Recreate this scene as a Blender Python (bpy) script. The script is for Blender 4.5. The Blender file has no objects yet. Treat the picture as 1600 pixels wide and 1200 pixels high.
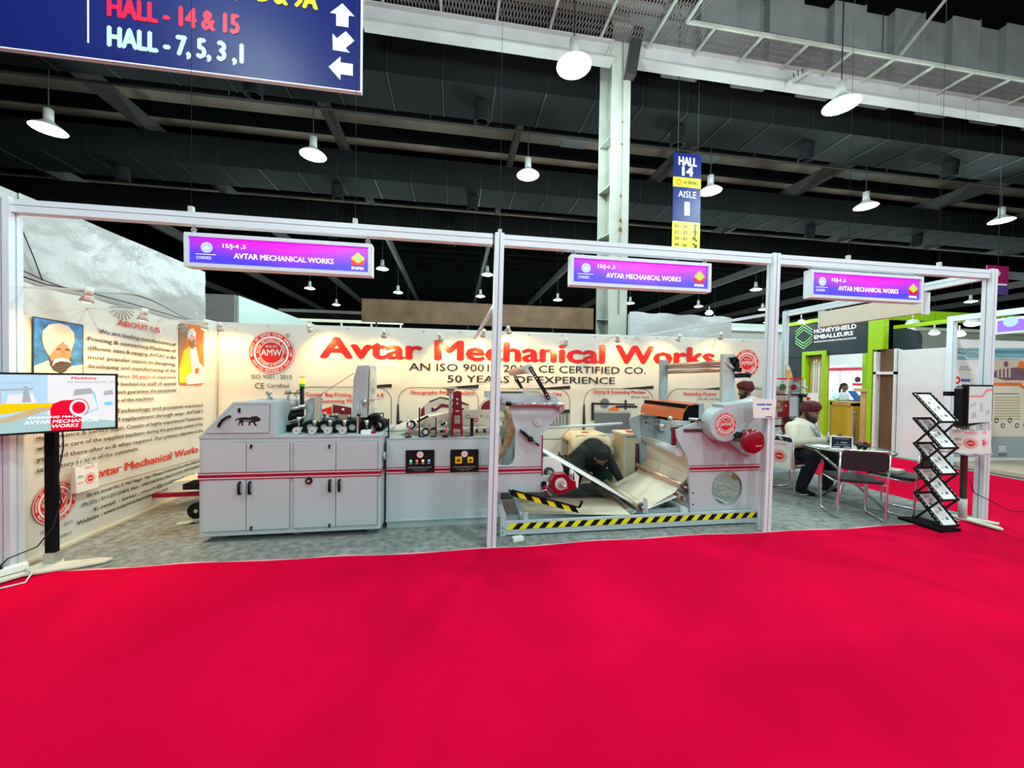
import bpy, bmesh, math, random
from mathutils import Vector, Matrix
random.seed(7)
sc = bpy.context.scene
COL = sc.collection

# ------------------------------------------------------------------ camera
CAM_H = 1.6
F_PX, PITCH, ROLL, YAW = 581.9, 0.0141, 0.0129, 0.1535
_c, _s = math.cos(YAW), math.sin(YAW)
_cp, _sp = math.cos(PITCH), math.sin(PITCH)
_cr, _sr = math.cos(ROLL), math.sin(ROLL)
FWD = Vector((_s * _cp, _c * _cp, -_sp))
_R0 = Vector((_c, -_s, 0)); _U0 = Vector((_s * _sp, _c * _sp, _cp))
RGT = _R0 * _cr + _U0 * _sr
UPV = _U0 * _cr - _R0 * _sr
EYE = Vector((0, 0, CAM_H))
cam_data = bpy.data.cameras.new('camera')
cam_data.sensor_fit = 'HORIZONTAL'; cam_data.sensor_width = 36
cam_data.lens = F_PX / 1600 * 36
cam_data.clip_start = 0.05; cam_data.clip_end = 300
cam = bpy.data.objects.new('camera', cam_data); COL.objects.link(cam)
cam.matrix_world = Matrix(((RGT.x, UPV.x, -FWD.x, EYE.x), (RGT.y, UPV.y, -FWD.y, EYE.y),
                           (RGT.z, UPV.z, -FWD.z, EYE.z), (0, 0, 0, 1)))
sc.camera = cam

# ------------------------------------------------------------------ world, exposure
world = bpy.data.worlds.new('hall_air'); sc.world = world
world.use_nodes = True
world.node_tree.nodes['Background'].inputs[0].default_value = (0.71, 0.94, 1.0, 1)
world.node_tree.nodes['Background'].inputs[1].default_value = 0.36
sc.view_settings.view_transform = 'Standard'
sc.view_settings.look = 'None'
sc.view_settings.gamma = 1.0
sc.view_settings.use_curve_mapping = False
sc.view_settings.exposure = 0.12
HIGH_BAY_WATTS = 450.0
CLIP_LAMP_WATTS = 31.0
try:
    sc.cycles.max_bounces = 6
    sc.cycles.diffuse_bounces = 3
    sc.cycles.glossy_bounces = 3
    sc.cycles.transparent_max_bounces = 8
    sc.cycles.sample_clamp_indirect = 4.0
    sc.cycles.caustics_reflective = False
    sc.cycles.caustics_refractive = False
except Exception:
    pass


# ------------------------------------------------------------------ survey helpers: a sight line met with a plane of the place
def _ray(x, y):
    return FWD + RGT * ((x - 800) / F_PX) - UPV * ((y - 600) / F_PX)
def at_y(x, y, Y):
    d = _ray(x, y); return EYE + d * (Y / d.y)
def at_z(x, y, z=0.0):
    d = _ray(x, y); return EYE + d * ((z - CAM_H) / d.z)
def at_x(x, y, X):
    d = _ray(x, y); return EYE + d * (X / d.x)

# ------------------------------------------------------------------ materials
MATS = {}
def mat(name, col, rough=0.5, metal=0.0, emit=None, estr=1.0, var=0.0, vscale=8.0, bump=0.0, bscale=40.0,
        trans=0.0, alpha=1.0, coat=0.0, ior=1.45, spec=0.5, stretch=None):
    if name in MATS: return MATS[name]
    m = bpy.data.materials.new(name); m.use_nodes = True
    nt = m.node_tree; b = nt.nodes['Principled BSDF']
    b.inputs['Base Color'].default_value = (*col, 1)
    b.inputs['Roughness'].default_value = rough
    b.inputs['Metallic'].default_value = metal
    b.inputs['IOR'].default_value = ior
    b.inputs['Specular IOR Level'].default_value = spec
    if trans: b.inputs['Transmission Weight'].default_value = trans
    if alpha < 1: b.inputs['Alpha'].default_value = alpha
    if coat: b.inputs['Coat Weight'].default_value = coat; b.inputs['Coat Roughness'].default_value = 0.08
    if emit:
        b.inputs['Emission Color'].default_value = (*emit, 1)
        b.inputs['Emission Strength'].default_value = estr
    if var or bump:
        tc = nt.nodes.new('ShaderNodeTexCoord'); vec = tc.outputs['Object']
        if stretch:
            mp = nt.nodes.new('ShaderNodeMapping'); mp.inputs['Scale'].default_value = stretch
            nt.links.new(vec, mp.inputs['Vector']); vec = mp.outputs['Vector']
    if var:
        n = nt.nodes.new('ShaderNodeTexNoise'); n.inputs['Scale'].default_value = vscale; n.inputs['Detail'].default_value = 5
        r = nt.nodes.new('ShaderNodeMapRange')
        r.inputs['From Min'].default_value = 0.3; r.inputs['From Max'].default_value = 0.7
        r.inputs['To Min'].default_value = 1 - var; r.inputs['To Max'].default_value = 1 + var
        mx = nt.nodes.new('ShaderNodeVectorMath'); mx.operation = 'SCALE'
        mx.inputs[0].default_value = col
        nt.links.new(vec, n.inputs['Vector'])
        nt.links.new(n.outputs['Fac'], r.inputs['Value'])
        nt.links.new(r.outputs['Result'], mx.inputs['Scale'])
        nt.links.new(mx.outputs['Vector'], b.inputs['Base Color'])
    if bump:
        n2 = nt.nodes.new('ShaderNodeTexNoise'); n2.inputs['Scale'].default_value = bscale; n2.inputs['Detail'].default_value = 4
        bp = nt.nodes.new('ShaderNodeBump'); bp.inputs['Strength'].default_value = bump; bp.inputs['Distance'].default_value = 0.02
        nt.links.new(vec, n2.inputs['Vector'])
        nt.links.new(n2.outputs['Fac'], bp.inputs['Height'])
        nt.links.new(bp.outputs['Normal'], b.inputs['Normal'])
    MATS[name] = m
    return m

mat('red_carpet', (0.62, 0.0008, 0.034), 1.0, var=0.10, vscale=1.3, bump=0.25, bscale=260, spec=0.03)
mat('grey_carpet', (0.235, 0.242, 0.235), 0.95, var=0.35, vscale=14, bump=0.3, bscale=200, spec=0.15)
mat('hall_concrete', (0.20, 0.20, 0.20), 0.7, var=0.1)
mat('aluminium', (0.68, 0.76, 0.81), 0.36, metal=0.0, spec=0.6, var=0.03, vscale=3)
mat('groove', (0.30, 0.33, 0.38), 0.5)
mat('white_panel', (0.72, 0.72, 0.71), 0.55, var=0.03, vscale=4)
mat('mint_panel', (0.50, 0.59, 0.54), 0.5)
mat('fabric_white', (0.46, 0.455, 0.45), 0.5, var=0.06, vscale=3, bump=0.35, bscale=3.0)
mat('film', (0.42, 0.425, 0.43), 0.22, bump=0.45, bscale=7.0, spec=0.7)
mat('banner_vinyl', (0.70, 0.665, 0.60), 0.30, bump=0.16, bscale=5.0, coat=0.25, var=0.02)
mat('print_red', (0.72, 0.012, 0.010), 0.3, coat=0.2)
mat('print_darkred', (0.48, 0.006, 0.020), 0.3)
mat('print_black', (0.018, 0.016, 0.016), 0.35)
mat('print_grey', (0.06, 0.05, 0.05), 0.5)
mat('print_white', (0.85, 0.84, 0.82), 0.4)
mat('print_silver', (0.42, 0.43, 0.44), 0.4)
mat('print_steel', (0.14, 0.15, 0.17), 0.4)
mat('print_blue', (0.05, 0.14, 0.45), 0.4)
mat('print_skyblue', (0.03, 0.16, 0.42), 0.4, var=0.7, vscale=9)
mat('print_maroon', (0.12, 0.004, 0.016), 0.4)
mat('print_skin', (0.42, 0.22, 0.15), 0.4)
mat('print_cream', (0.80, 0.66, 0.55), 0.4)
mat('print_yellow', (0.85, 0.60, 0.02), 0.4)
mat('print_orange', (0.75, 0.16, 0.02), 0.4)
mat('print_brown', (0.30, 0.17, 0.08), 0.4)
mat('print_green', (0.05, 0.35, 0.12), 0.4)
mat('print_darkgreen', (0.04, 0.10, 0.05), 0.4)
mat('print_pink', (0.85, 0.35, 0.38), 0.4)
mat('print_teal', (0.08, 0.24, 0.30), 0.4)
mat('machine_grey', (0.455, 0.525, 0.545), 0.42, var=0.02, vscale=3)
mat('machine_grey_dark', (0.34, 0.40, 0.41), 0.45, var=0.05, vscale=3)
mat('seam', (0.18, 0.20, 0.21), 0.5)
mat('stripe_red', (0.30, 0.003, 0.025), 0.5, spec=0.2)
mat('stripe_pink', (0.60, 0.50, 0.53), 0.4)
mat('black_plastic', (0.006, 0.006, 0.007), 0.45, spec=0.25)
mat('black_matte', (0.004, 0.004, 0.005), 0.8, spec=0.1)
mat('rubber', (0.006, 0.006, 0.007), 0.7, spec=0.15)
mat('steel', (0.60, 0.58, 0.54), 0.35, metal=0.75)
mat('chrome', (0.74, 0.74, 0.74), 0.22, metal=0.9)
mat('dark_steel', (0.12, 0.12, 0.12), 0.35, metal=0.8)
mat('copper', (0.66, 0.17, 0.055), 0.30, metal=0.65, bump=0.12, bscale=7)
mat('copper_roller', (0.66, 0.42, 0.29), 0.35, metal=0.5)
mat('roller_tan', (0.60, 0.50, 0.36), 0.35, metal=0.3)
mat('paper_cream', (0.72, 0.63, 0.49), 0.6, var=0.03, vscale=4)
mat('paper_white', (0.80, 0.79, 0.76), 0.6)
mat('glossy_red', (0.24, 0.003, 0.010), 0.25, coat=0.3)
mat('red_metal', (0.18, 0.003, 0.014), 0.4)
mat('hazard_yellow', (0.80, 0.78, 0.01), 0.4)
mat('hazard_black', (0.004, 0.004, 0.004), 0.6, spec=0.2)
mat('beige_paint', (0.62, 0.54, 0.36), 0.5, var=0.05, vscale=4)
mat('beige_light', (0.70, 0.63, 0.50), 0.5)
mat('cloth_beige', (0.62, 0.52, 0.35), 0.7, var=0.12, vscale=7, bump=0.4, bscale=9)
mat('brown_board', (0.20, 0.11, 0.06), 0.6, var=0.25, vscale=3)
mat('corrugated_brown', (0.14, 0.075, 0.035), 0.8, var=0.2, vscale=5)
mat('lime', (0.32, 0.56, 0.004), 0.4)
mat('charcoal_board', (0.016, 0.026, 0.034), 0.5)
mat('wood_yellow', (0.62, 0.42, 0.03), 0.5, var=0.08, vscale=5)
mat('wood_tan', (0.62, 0.36, 0.14), 0.5, var=0.08, vscale=5)
mat('glass_top', (0.70, 0.78, 0.72), 0.04, trans=0.55, alpha=0.55)
mat('leather_black', (0.008, 0.008, 0.009), 0.6, bump=0.15, bscale=90)
mat('skin', (0.20, 0.095, 0.055), 0.55)
mat('turban_maroon', (0.085, 0.004, 0.012), 0.8, bump=0.7, bscale=18, stretch=(1, 1, 5))
mat('hair_black', (0.006, 0.005, 0.005), 0.7, bump=0.5, bscale=60)
mat('jacket_cream', (0.66, 0.60, 0.48), 0.8, bump=0.35, bscale=14)
mat('jacket_seam', (0.36, 0.32, 0.25), 0.8)
mat('cloth_black', (0.006, 0.008, 0.010), 0.8, bump=0.3, bscale=14)
mat('denim_navy', (0.008, 0.012, 0.026), 0.8)
mat('cloth_white', (0.70, 0.70, 0.70), 0.8)
mat('cloth_grey', (0.16, 0.16, 0.15), 0.8)
mat('lanyard', (0.25, 0.34, 0.48), 0.6)
mat('bag_paper', (0.76, 0.73, 0.70), 0.6)
mat('hall_sign_blue', (0.006, 0.012, 0.13), 0.42, spec=0.3)
mat('sign_red', (0.80, 0.005, 0.06), 0.4)
mat('sign_yellow', (0.85, 0.72, 0.02), 0.4)
mat('sign_paleblue', (0.55, 0.74, 0.82), 0.4)
mat('sign_white', (0.85, 0.85, 0.88), 0.4)
mat('roof_sheet', (0.30, 0.25, 0.20), 0.7, var=0.6, vscale=0.4)
mat('roof_sheet_pale', (0.30, 0.33, 0.34), 0.5)
mat('purlin', (0.003, 0.0033, 0.0036), 0.9, spec=0.05)
mat('duct', (0.0055, 0.0062, 0.0068), 0.8, spec=0.12, var=0.15, vscale=0.7)
mat('duct_seam', (0.003, 0.0034, 0.0036), 0.6)
mat('rafter', (0.055, 0.05, 0.047), 0.6, var=0.1)
mat('girder_white', (0.43, 0.41, 0.41), 0.6, var=0.08, vscale=2)
mat('girder_dirty', (0.40, 0.41, 0.36), 0.6, var=0.15, vscale=1.6)
mat('mesh_grey', (0.17, 0.15, 0.15), 0.6)
mat('corrugated_sheet', (0.26, 0.27, 0.27), 0.6, metal=0.0, var=0.15, vscale=1.2)
mat('rust', (0.22, 0.08, 0.02), 0.8)
mat('lamp_body', (0.50, 0.50, 0.48), 0.4)
mat('lamp_glow', (1, 1, 1), 0.4, emit=(1.0, 0.96, 0.86), estr=14)
mat('spot_glow', (1, 1, 1), 0.4, emit=(1.0, 0.72, 0.33), estr=22)
mat('spot_glow_white', (1, 1, 1), 0.4, emit=(1.0, 1.0, 0.95), estr=16)
mat('spot_body', (0.70, 0.66, 0.58), 0.4)
mat('wire', (0.008, 0.008, 0.008), 0.5)
mat('wire_white', (0.7, 0.7, 0.68), 0.5)
mat('base_cream', (0.66, 0.62, 0.50), 0.4)
mat('led_green', (0.05, 0.8, 0.2), 0.3, emit=(0.05, 0.9, 0.25), estr=1.2)
mat('led_red', (0.8, 0.1, 0.1), 0.3, emit=(0.9, 0.10, 0.12), estr=0.9)
mat('led_orange', (0.9, 0.4, 0.1), 0.3, emit=(1.0, 0.42, 0.12), estr=1.2)
mat('led_blue', (0.1, 0.3, 0.9), 0.3, emit=(0.08, 0.3, 1.0), estr=1.2)
mat('beacon_orange', (0.9, 0.4, 0.02), 0.3, emit=(1.0, 0.38, 0.02), estr=3)
mat('beacon_red', (0.7, 0.1, 0.02), 0.3, emit=(0.9, 0.10, 0.02), estr=1)
mat('beacon_green', (0.1, 0.45, 0.04), 0.3)
mat('pen_plastic', (0.55, 0.56, 0.55), 0.3)
mat('bucket_green', (0.01, 0.12, 0.05), 0.4)
mat('flower_red', (0.45, 0.01, 0.05), 0.6)
mat('leaf_green', (0.10, 0.22, 0.03), 0.6)
mat('leaf_dark', (0.012, 0.016, 0.010), 0.6)
mat('corr_tan', (0.32, 0.20, 0.10), 0.8)
mat('sign_magenta', (0.30, 0.006, 0.10), 0.4); mat('sign_violet', (0.10, 0.05, 0.24), 0.4)
mat('led_red_off', (0.35, 0.02, 0.01), 0.4)
mat('film_brown', (0.50, 0.30, 0.16), 0.35, var=0.5, vscale=22); mat('maroon_dark', (0.10, 0.035, 0.05), 0.6, var=0.2)
mat('screen_pale', (0.3, 0.3, 0.3), 0.2, emit=(0.62, 0.68, 0.66), estr=0.55); mat('screen_pink', (0.3, 0.1, 0.1), 0.2, emit=(0.75, 0.30, 0.28), estr=0.55)
mat('led_green2', (0.3, 0.9, 0.3), 0.3, emit=(0.35, 0.9, 0.30), estr=0.7); mat('print_red2', (0.75, 0.03, 0.06), 0.4); mat('poster_teal', (0.20, 0.38, 0.44), 0.4); mat('poster_beige', (0.62, 0.48, 0.40), 0.4); mat('poster_purple', (0.16, 0.09, 0.12), 0.4); mat('poster_paper', (0.66, 0.58, 0.48), 0.4); mat('poster_tan', (0.45, 0.33, 0.18), 0.4); mat('poster_grey', (0.32, 0.33, 0.36), 0.4); mat('poster_text', (0.42, 0.42, 0.46), 0.4); mat('poster_sand', (0.48, 0.38, 0.29), 0.6)
mat('violet_glow', (0.2, 0.1, 0.5), 0.3, emit=(0.22, 0.09, 0.62), estr=0.8); mat('corr_grey', (0.30, 0.29, 0.28), 0.6); mat('fabric_grey', (0.30, 0.28, 0.26), 0.7, var=0.08)
mat('navy_card', (0.008, 0.014, 0.04), 0.3)
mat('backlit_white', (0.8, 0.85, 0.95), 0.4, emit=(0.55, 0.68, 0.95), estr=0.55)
mat('screen_white', (0.3, 0.3, 0.3), 0.2, emit=(0.92, 0.95, 0.98), estr=0.62)
mat('screen_blue', (0.2, 0.3, 0.4), 0.2, emit=(0.50, 0.74, 0.92), estr=0.60)
mat('screen_teal', (0.2, 0.3, 0.3), 0.2, emit=(0.42, 0.66, 0.68), estr=0.55)
mat('screen_grey', (0.2, 0.2, 0.2), 0.2, emit=(0.40, 0.46, 0.52), estr=0.6)
mat('screen_yellow', (0.3, 0.2, 0.0), 0.2, emit=(0.95, 0.62, 0.0), estr=0.7)
mat('screen_red', (0.3, 0.0, 0.0), 0.2, emit=(0.85, 0.0, 0.04), estr=0.7)
mat('screen_dark', (0.01, 0.01, 0.02), 0.2, emit=(0.03, 0.07, 0.14), estr=0.6)
mat('screen_text', (0.5, 0.5, 0.5), 0.2, emit=(1, 1, 1), estr=0.95)
mat('screen_wood', (0.3, 0.2, 0.1), 0.2, emit=(0.62, 0.48, 0.28), estr=0.6)

def gradient_sign(name):
    """backlit fascia film: magenta at the upper middle running to violet and blue at the lower corners"""
    m = bpy.data.materials.new(name); m.use_nodes = True; nt = m.node_tree; b = nt.nodes['Principled BSDF']
    tc = nt.nodes.new('ShaderNodeTexCoord'); sep = nt.nodes.new('ShaderNodeSeparateXYZ')
    nt.links.new(tc.outputs['Generated'], sep.inputs[0])
    ma = nt.nodes.new('ShaderNodeMath'); ma.operation = 'MULTIPLY_ADD'
    ax = nt.nodes.new('ShaderNodeMath'); ax.operation = 'SUBTRACT'; ax.inputs[1].default_value = 0.55
    ab = nt.nodes.new('ShaderNodeMath'); ab.operation = 'ABSOLUTE'
    nt.links.new(sep.outputs['X'], ax.inputs[0]); nt.links.new(ax.outputs[0], ab.inputs[0])
    nt.links.new(ab.outputs[0], ma.inputs[0]); ma.inputs[1].default_value = -0.75
    nt.links.new(sep.outputs['Z'], ma.inputs[2])
    cr = nt.nodes.new('ShaderNodeValToRGB'); e = cr.color_ramp.elements
    e[0].position = -0.0; e[0].color = (0.05, 0.03, 0.55, 1)
    e[1].position = 0.85; e[1].color = (0.62, 0.0, 0.72, 1)
    k = e.new(0.35); k.color = (0.22, 0.02, 0.62, 1)
    nt.links.new(ma.outputs[0], cr.inputs[0])
    nt.links.new(cr.outputs[0], b.inputs['Base Color']); nt.links.new(cr.outputs[0], b.inputs['Emission Color'])
    b.inputs['Emission Strength'].default_value = 1.0; b.inputs['Roughness'].default_value = 0.3
    MATS[name] = m
gradient_sign('fascia_film')

# ------------------------------------------------------------------ mesh builder
# small fittings nobody would pick apart singly
STUFF = {'flange_seams', 'hanger_rods', 'rust_patches', 'bracket_bolts', 'eyelets', 'film_pleats', 'frame_bolts', 'rail_perforations', 'film_prints', 'film_clips', 'foot_pads', 'arm_holes', 'rod_knobs', 'round_icons', 'text_lines', 'suspension_cables', 'hanging_hooks', 'hazard_tape', 'wire_arms', 'dark_foliage', 'green_buds', 'hazard_bar', 'black_arms', 'list_print'}
class MB:
    def __init__(s): s.v = []; s.f = []; s.mi = []; s.mats = []; s.cur = 0; s.sm = []; s.smooth = False
    def use(s, m, smooth=None):
        if m not in s.mats: s.mats.append(m)
        s.cur = s.mats.index(m)
        if smooth is not None: s.smooth = smooth
        return s
    def add(s, vs, fs):
        o = len(s.v); s.v.extend(Vector(v) for v in vs)
        for f in fs: s.f.append(tuple(i + o for i in f)); s.mi.append(s.cur); s.sm.append(s.smooth)
        return s
    def box(s, a, b):
        x0, y0, z0 = a; x1, y1, z1 = b
        x0, x1 = sorted((x0, x1)); y0, y1 = sorted((y0, y1)); z0, z1 = sorted((z0, z1))
        return s.add([(x0,y0,z0),(x1,y0,z0),(x1,y1,z0),(x0,y1,z0),(x0,y0,z1),(x1,y0,z1),(x1,y1,z1),(x0,y1,z1)],
                     [(0,3,2,1),(4,5,6,7),(0,1,5,4),(1,2,6,5),(2,3,7,6),(3,0,4,7)])
    def frame(s, p, ax, ay, az, hx, hy, hz):
        p = Vector(p); vs = []
        for k in (-1, 1):
            for i, j in ((-1,-1),(1,-1),(1,1),(-1,1)):
                vs.append(p + ax * (i * hx) + ay * (j * hy) + az * (k * hz))
        return s.add(vs, [(0,3,2,1),(4,5,6,7),(0,1,5,4),(1,2,6,5),(2,3,7,6),(3,0,4,7)])
    def bar(s, a, b, w, h, up=(0, 0, 1)):
        a = Vector(a); b = Vector(b); d = (b - a); L = d.length; d.normalize()
        up = Vector(up)
        if abs(d.dot(up)) > 0.98: up = Vector((0, 1, 0))
        sx = d.cross(up).normalized(); sz = sx.cross(d).normalized()
        return s.frame((a + b) / 2, d, sx, sz, L / 2, w / 2, h / 2)
    def cyl(s, a, b, r, n=16, r2=None, caps=True):
        a = Vector(a); b = Vector(b); d = (b - a).normalized()
        t = Vector((0, 0, 1)) if abs(d.z) < 0.9 else Vector((1, 0, 0))
        u = d.cross(t).normalized(); w = d.cross(u)
        r2 = r if r2 is None else r2
        vs = []
        for p, q in ((a, r), (b, r2)):
            for i in range(n):
                an = 2 * math.pi * i / n; vs.append(p + (u * math.cos(an) + w * math.sin(an)) * q)
        o = s.smooth
        s.smooth = True; s.add(vs, [(i, (i + 1) % n, n + (i + 1) % n, n + i) for i in range(n)])
        s.smooth = False
        if caps:
            s.add(vs[:n], [tuple(range(n))[::-1]]); s.add(vs[n:], [tuple(range(n))])
        s.smooth = o
        return s
    def pipe(s, a, b, r, rin, n=24):
        """hollow cylinder"""
        a = Vector(a); b = Vector(b); d = (b - a).normalized()
        t = Vector((0, 0, 1)) if abs(d.z) < 0.9 else Vector((1, 0, 0))
        u = d.cross(t).normalized(); w = d.cross(u); vs = []
        for p, q in ((a, r), (b, r), (b, rin), (a, rin)):
            for i in range(n):
                an = 2 * math.pi * i / n; vs.append(p + (u * math.cos(an) + w * math.sin(an)) * q)
        fs = []
        for k in range(4):
            for i in range(n):
                j = (i + 1) % n; k2 = (k + 1) % 4
                fs.append((k*n+i, k*n+j, k2*n+j, k2*n+i))
        return s.add(vs, fs)
    def tube(s, pts, r, n=8, closed=False, r_end=None):
        pts = [Vector(p) for p in pts]; m = len(pts); vs = []; fs = []
        up = Vector((0, 0, 1)); prev = None
        for k, p in enumerate(pts):
            if closed: d = pts[(k + 1) % m] - pts[k - 1]
            else: d = pts[min(k + 1, m - 1)] - pts[max(k - 1, 0)]
            d.normalize()
            if prev is None:
                t = up if abs(d.z) < 0.9 else Vector((1, 0, 0)); u = d.cross(t).normalized()
            else:
                u = (prev - d * prev.dot(d)).normalized()
            prev = u; w = d.cross(u)
            rr = r if r_end is None else r + (r_end - r) * k / (m - 1)
            for i in range(n):
                an = 2 * math.pi * i / n; vs.append(p + (u * math.cos(an) + w * math.sin(an)) * rr)
        for k in range(m if closed else m - 1):
            k2 = (k + 1) % m
            for i in range(n):
                j = (i + 1) % n; fs.append((k*n+i, k*n+j, k2*n+j, k2*n+i))
        if not closed:
            fs.append(tuple(range(n))[::-1]); fs.append(tuple((m-1)*n + i for i in range(n)))
        o = s.smooth; s.smooth = True; s.add(vs, fs); s.smooth = o
        return s
    def prism(s, poly, ext, caps=True):
        """poly: list of 3-D points in a plane, extruded along vector ext"""
        ext = Vector(ext); n = len(poly); vs = [Vector(p) for p in poly]
        nrm = Vector((0, 0, 0))
        for i in range(n): nrm += vs[i].cross(vs[(i + 1) % n])
        if nrm.dot(ext) > 0: vs = vs[::-1]
        vs = vs + [v + ext for v in vs]
        fs = [(i, n + i, n + (i + 1) % n, (i + 1) % n) for i in range(n)]
        if caps: fs += [tuple(range(n)), tuple(range(2*n - 1, n - 1, -1))]
        return s.add(vs, fs)
    def xz(s, pts, y0, y1):
        """pts [(x,z)] extruded from y0 to y1"""
        return s.prism([(p[0], y0, p[1]) for p in pts], (0, y1 - y0, 0))
    def xy(s, pts, z0, z1):
        return s.prism([(p[0], p[1], z0) for p in pts], (0, 0, z1 - z0))
    def face(s, pts):
        return s.add(pts, [tuple(range(len(pts)))])
    def lathe(s, prof, c, axis=(0, 0, 1), n=24):
        """prof [(r,h)] about axis through c"""
        c = Vector(c); d = Vector(axis).normalized()
        t = Vector((1, 0, 0)) if abs(d.x) < 0.9 else Vector((0, 1, 0))
        u = d.cross(t).normalized(); w = d.cross(u); vs = []; fs = []
        for r, h in prof:
            for i in range(n):
                an = 2 * math.pi * i / n; vs.append(c + d * h + (u * math.cos(an) + w * math.sin(an)) * r)
        for k in range(len(prof) - 1):
            for i in range(n):
                j = (i + 1) % n; fs.append((k*n+i, k*n+j, (k+1)*n+j, (k+1)*n+i))
        o = s.smooth; s.smooth = True; s.add(vs, fs); s.smooth = o
        return s
    def ball(s, c, r, n=14, m=9, scale=(1, 1, 1)):
        c = Vector(c); vs = []; fs = []
        for k in range(m + 1):
            th = math.pi * k / m
            for i in range(n):
                an = 2 * math.pi * i / n
                vs.append(c + Vector((r*scale[0]*math.sin(th)*math.cos(an), r*scale[1]*math.sin(th)*math.sin(an), r*scale[2]*math.cos(th))))
        for k in range(m):
            for i in range(n):
                j = (i + 1) % n; fs.append((k*n+i, (k+1)*n+i, (k+1)*n+j, k*n+j))
        o = s.smooth; s.smooth = True; s.add(vs, fs); s.smooth = o
        return s
    def rbox(s, a, b, r=0.01):
        """box with rounded vertical-view edges: octagonal-ish cross-section in xz, extruded in y"""
        x0, y0, z0 = a; x1, y1, z1 = b
        pts = rrect(x0, z0, x1, z1, r)
        return s.xz(pts, y0, y1)
    def build(s, name, parent=None, m=None, local=False, bevel=0.0):
        me = bpy.data.meshes.new(name)
        off = Vector((0, 0, 0))
        if parent is not None and not local: off = parent_world(parent)
        me.from_pydata([tuple(v - off) for v in s.v], [], s.f)
        if m is not None: me.materials.append(MATS[m])
        else:
            for k in s.mats: me.materials.append(MATS[k])
            me.polygons.foreach_set('material_index', s.mi)
        me.polygons.foreach_set('use_smooth', s.sm)
        bm = bmesh.new(); bm.from_mesh(me)
        bmesh.ops.remove_doubles(bm, verts=bm.verts, dist=1e-6)
        bm.to_mesh(me); bm.free()
        me.update()
        o = bpy.data.objects.new(name, me); COL.objects.link(o)
        if parent is not None: o.parent = parent
        if name in STUFF: o['kind'] = 'stuff'
        if bevel:
            md = o.modifiers.new('bevel', 'BEVEL'); md.width = bevel; md.segments = 2; md.limit_method = 'ANGLE'
        return o

def parent_world(o):
    v = Vector((0, 0, 0))
    while o is not None:
        v = v + o.location; o = o.parent
    return v

def rrect(x0, z0, x1, z1, r, n=5):
    pts = []
    for cx, cz, a0 in ((x1 - r, z1 - r, 0), (x0 + r, z1 - r, 90), (x0 + r, z0 + r, 180), (x1 - r, z0 + r, 270)):
        for k in range(n + 1):
            a = math.radians(a0 + 90 * k / n); pts.append((cx + r * math.cos(a), cz + r * math.sin(a)))
    return pts

def tag(o, label=None, cat=None, group=None, kind=None):
    if label: o['label'] = label
    if cat: o['category'] = cat
    if group: o['group'] = group
    if kind: o['kind'] = kind
    return o

def thing(name, label, cat, loc=(0, 0, 0), rotz=0.0, group=None):
    o = bpy.data.objects.new(name, None); COL.objects.link(o)
    o.empty_display_size = 0.1
    o.location = loc; o.rotation_euler = (0, 0, rotz)
    return tag(o, label, cat, group)

def dup(root, loc, rotz=None, label=None, group=None):
    r = root.copy(); COL.objects.link(r); r.location = loc
    if rotz is not None: r.rotation_euler = (0, 0, rotz)
    if label: r['label'] = label
    if group: r['group'] = group
    for ch in list(root.children):
        c = ch.copy(); COL.objects.link(c); c.parent = r
        if c.type == 'LIGHT': c.data = ch.data
        for g in list(ch.children):
            d = g.copy(); COL.objects.link(d); d.parent = c
    return r

def struct(o):
    o['kind'] = 'structure'; return o

# ------------------------------------------------------------------ lettering
_TXT = {}
def glyphs(s, bold=0.0, space=1.0):
    """outline of a string as (verts2d, faces), cap height 1, starting at x = 0"""
    key = (s, bold, space)
    if key in _TXT: return _TXT[key]
    cu = bpy.data.curves.new('t', 'FONT'); cu.body = s; cu.size = 1.0; cu.resolution_u = 2
    cu.fill_mode = 'FRONT'; cu.space_character = space
    o = bpy.data.objects.new('t', cu)
    me = bpy.data.meshes.new_from_object(o)
    vs = [(v.co.x, v.co.y, 0.0) for v in me.vertices]; fs = [tuple(p.vertices) for p in me.polygons]
    bpy.data.objects.remove(o); bpy.data.curves.remove(cu); bpy.data.meshes.remove(me)
    if bold:
        base_v, base_f, n0 = vs, fs, len(vs); vs = []; fs = []
        for k, (dx, dy) in enumerate(((0, 0), (bold, 0), (-bold, 0), (0, bold * 0.6), (0, -bold * 0.6))[:5 if bold > 0.015 else 3]):
            vs += [(v[0] + dx, v[1] + dy, 0.0005 * k) for v in base_v]; fs += [tuple(i + k * n0 for i in f) for f in base_f]
    _TXT[key] = (vs, fs)
    return vs, fs
_hv, _ = glyphs('H')
CAP = max(v[1] for v in _hv)

def put_text(mb, s, p0, ux, uy, w=None, h=0.1, bold=0.0, shear=0.0, fit=True, center=False):
    """lettering with baseline from p0 along ux; cap height h; stretched to width w when given"""
    vs, fs = glyphs(s, bold)
    if not vs: return 0
    x0 = min(v[0] for v in vs); x1 = max(v[0] for v in vs)
    ky = h / CAP; kx = ky if w is None else w / (x1 - x0)
    p0 = Vector(p0); nz = ux.cross(uy)
    if center: p0 = p0 - ux * ((x1 - x0) * kx / 2)
    mb.add([p0 + ux * ((v[0] - x0 + shear * v[1]) * kx) + uy * (v[1] * ky) + nz * v[2] for v in vs], fs)
    return (x1 - x0) * kx

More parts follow.
